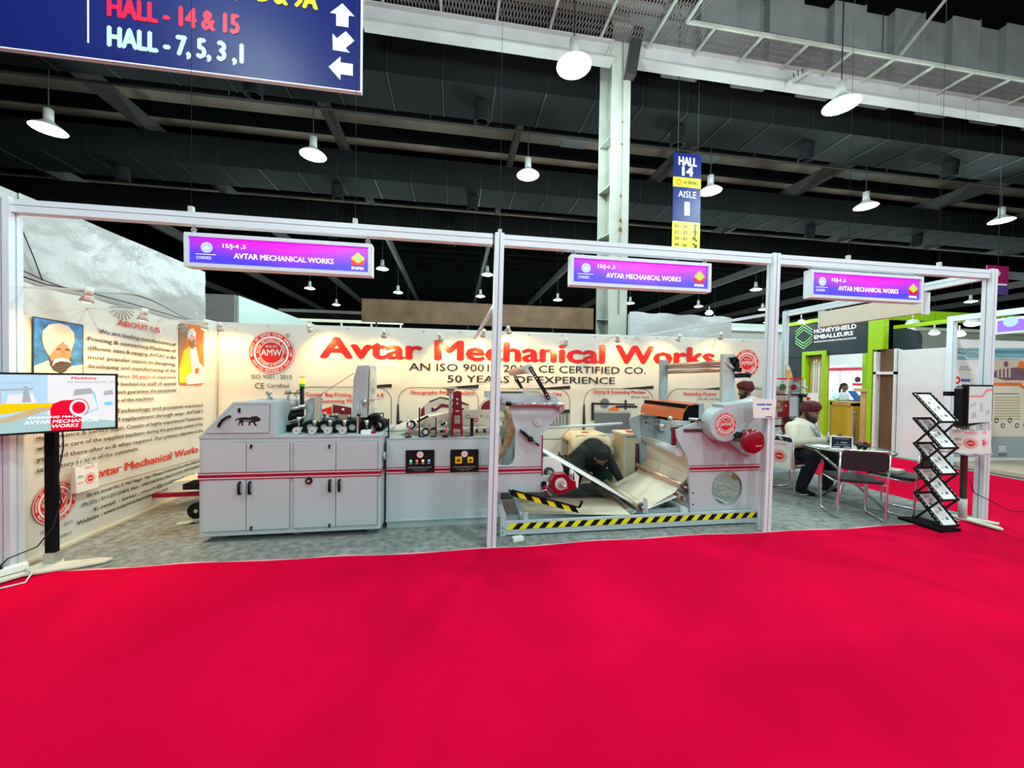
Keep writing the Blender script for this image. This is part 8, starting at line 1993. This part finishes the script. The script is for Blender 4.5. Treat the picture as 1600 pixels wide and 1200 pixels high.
def crouching_worker():
    # squatting, bent forward over the floor rollers, facing the viewer and to the right
    Yc = 5.05; at = lambda px, py, Y=Yc: at_y(px, py, Y)
    hip = Vector((1.78, 5.32, 0.30)); sh = Vector((1.95, 5.02, 0.60)); H = Vector((1.99, 4.84, 0.55)); hf = Vector((0.25, -0.35, -0.95)).normalized()
    wR = Vector((1.82, 4.74, 0.30)); wL = Vector((2.30, 4.78, 0.17))
    sR, sL = sh + Vector((-0.17, -0.06, -0.02)), sh + Vector((0.18, 0.05, -0.02)); eR, eL = Vector((1.62, 4.88, 0.42)), Vector((2.24, 4.98, 0.36))
    kR, kL = Vector((1.72, 4.92, 0.44)), Vector((2.08, 4.98, 0.44)); aR, aL = Vector((1.74, 5.12, 0.085)), Vector((2.04, 5.16, 0.085))
    body = MB(); cap(body, hip, sh, 0.15, 0.14); cap(body, sh, H - hf * 0.03, 0.06, 0.055)
    for s_, e, w in ((sR, eR, wR), (sL, eL, wL)): cap(body, s_, e, 0.056, 0.046); cap(body, e, w, 0.044, 0.03)
    for b_, k, a in ((-0.11, kR, aR), (0.11, kL, aL)): cap(body, hip + Vector((b_, 0, 0)), k, 0.085, 0.058); cap(body, k, a, 0.056, 0.04)
    hand(body, wR, (0.3, -0.6, -0.5), (0.6, 0.3, -0.2), -1, 0.6); hand(body, wL, (0.3, -0.6, -0.5), (-0.6, 0.2, -0.3), 1, 0.6)
    P = head_parts(body, H, hf, Vector((0.2, -0.9, 0.3)), None)
    o = fuse(body, 'person', 'skin', None, 0.012, 4); tag(o, 'crouching worker in black clothes bent over the rollers on the floor', 'person')
    eyes(P, o)
    q = MB(); q.ball(P(-0.025, 0, 0.045), 0.105, 16, 11, (1, 1, 1)); q.ball(P(-0.02, 0, 0.075), 0.10, 16, 11, (1.0, 1.0, 0.8)); fuse(q, 'hair', 'hair_black', o, 0.012, 2)
    j = MB(); cap(j, hip, sh, 0.19, 0.18, 18); cap(j, sR, sL, 0.10, 0.10)
    for s_, e, w in ((sR, eR, wR), (sL, eL, wL)): cap(j, s_, e, 0.082, 0.068); cap(j, e, e.lerp(w, 0.92), 0.066, 0.046)
    cap(j, sh, sh + (H - sh) * 0.55, 0.09, 0.07); fuse(j, 'jacket', 'cloth_black', o, 0.016, 4)
    tr = MB()
    for b_, k, a in ((-0.11, kR, aR), (0.11, kL, aL)): cap(tr, hip + Vector((b_, 0, 0)), k, 0.115, 0.085); cap(tr, k, a + EZ * 0.03, 0.082, 0.062)
    cap(tr, hip - EX * 0.1, hip + EX * 0.1, 0.125, 0.125); fuse(tr, 'trousers', 'cloth_black', o, 0.016, 4)
    for a in (aR, aL): s2 = MB(); shoe(s2, a, (0.1, -1)); fuse(s2, 'shoe', 'black_plastic', o, 0.012, 3)
crouching_worker()

def far_woman():
    X = FAR_X + 0.9; q = at_x(1318, 606, X); base = Vector((X, q.y, 0)); f = Vector((0.1, -1, 0)).normalized(); l = Vector((-f.y, f.x, 0)); F = lambda a, b, c: base + f * a + l * b + EZ * c
    hz = at_x(1319, 605, X).z; dz = hz - 1.50; H = F(0.03, 0, hz); body = MB()
    cap(body, F(0, 0, 0.9 + dz), F(0, 0, 1.18 + dz), 0.13, 0.12); cap(body, F(0, 0, 1.2 + dz), F(0.02, 0, 1.42 + dz), 0.07, 0.045)
    for b_ in (-1, 1): cap(body, F(0, 0.15 * b_, 1.24 + dz), F(0.03, 0.19 * b_, 1.0 + dz), 0.042, 0.035); cap(body, F(0.03, 0.19 * b_, 1.0 + dz), F(0.24, 0.12 * b_, 1.0 + dz), 0.034, 0.025); hand(body, F(0.24, 0.12 * b_, 1.0 + dz), f, -EZ, b_, 0.4); cap(body, F(0, 0.09 * b_, 0.86 + dz), F(0.01, 0.09 * b_, 0.46), 0.08, 0.05); cap(body, F(0.01, 0.09 * b_, 0.46), F(-0.02, 0.09 * b_, 0.07), 0.05, 0.035)
    P = head_parts(body, H, f, EZ, None); o = fuse(body, 'person', 'skin', None, 0.014, 3); tag(o, 'woman with a dark ponytail in a white top behind the far counter', 'person'); eyes(P, o)
    q = MB(); q.ball(P(-0.02, 0, 0.05), 0.105, 14, 10); cap(q, P(-0.10, 0, 0.05), P(-0.15, 0, -0.10), 0.045, 0.035); cap(q, P(-0.15, 0, -0.10), P(-0.14, 0, -0.25), 0.035, 0.02); fuse(q, 'hair', 'hair_black', o, 0.014, 2)
    j = MB(); cap(j, F(0, 0, 0.95 + dz), F(0, 0, 1.2 + dz), 0.15, 0.145); cap(j, F(0, -0.13, 1.25 + dz), F(0, 0.13, 1.25 + dz), 0.065, 0.065)
    for b_ in (-1, 1): cap(j, F(0, 0.15 * b_, 1.24 + dz), F(0.03, 0.19 * b_, 1.0 + dz), 0.058, 0.05); cap(j, F(0.03, 0.19 * b_, 1.0 + dz), F(0.20, 0.13 * b_, 1.0 + dz), 0.045, 0.038)
    fuse(j, 'top', 'cloth_white', o, 0.018, 3)
    tr = MB()
    for b_ in (-1, 1): cap(tr, F(0, 0.09 * b_, 0.90 + dz), F(0.01, 0.09 * b_, 0.46), 0.10, 0.065); cap(tr, F(0.01, 0.09 * b_, 0.46), F(-0.02, 0.09 * b_, 0.09), 0.062, 0.05)
    fuse(tr, 'trousers', 'cloth_grey', o, 0.018, 3)
    for b_ in (-1, 1): s2 = MB(); shoe(s2, F(-0.02, 0.09 * b_, 0.08), f, 0.9); fuse(s2, 'shoe', 'black_plastic', o, 0.014, 2)
far_woman()
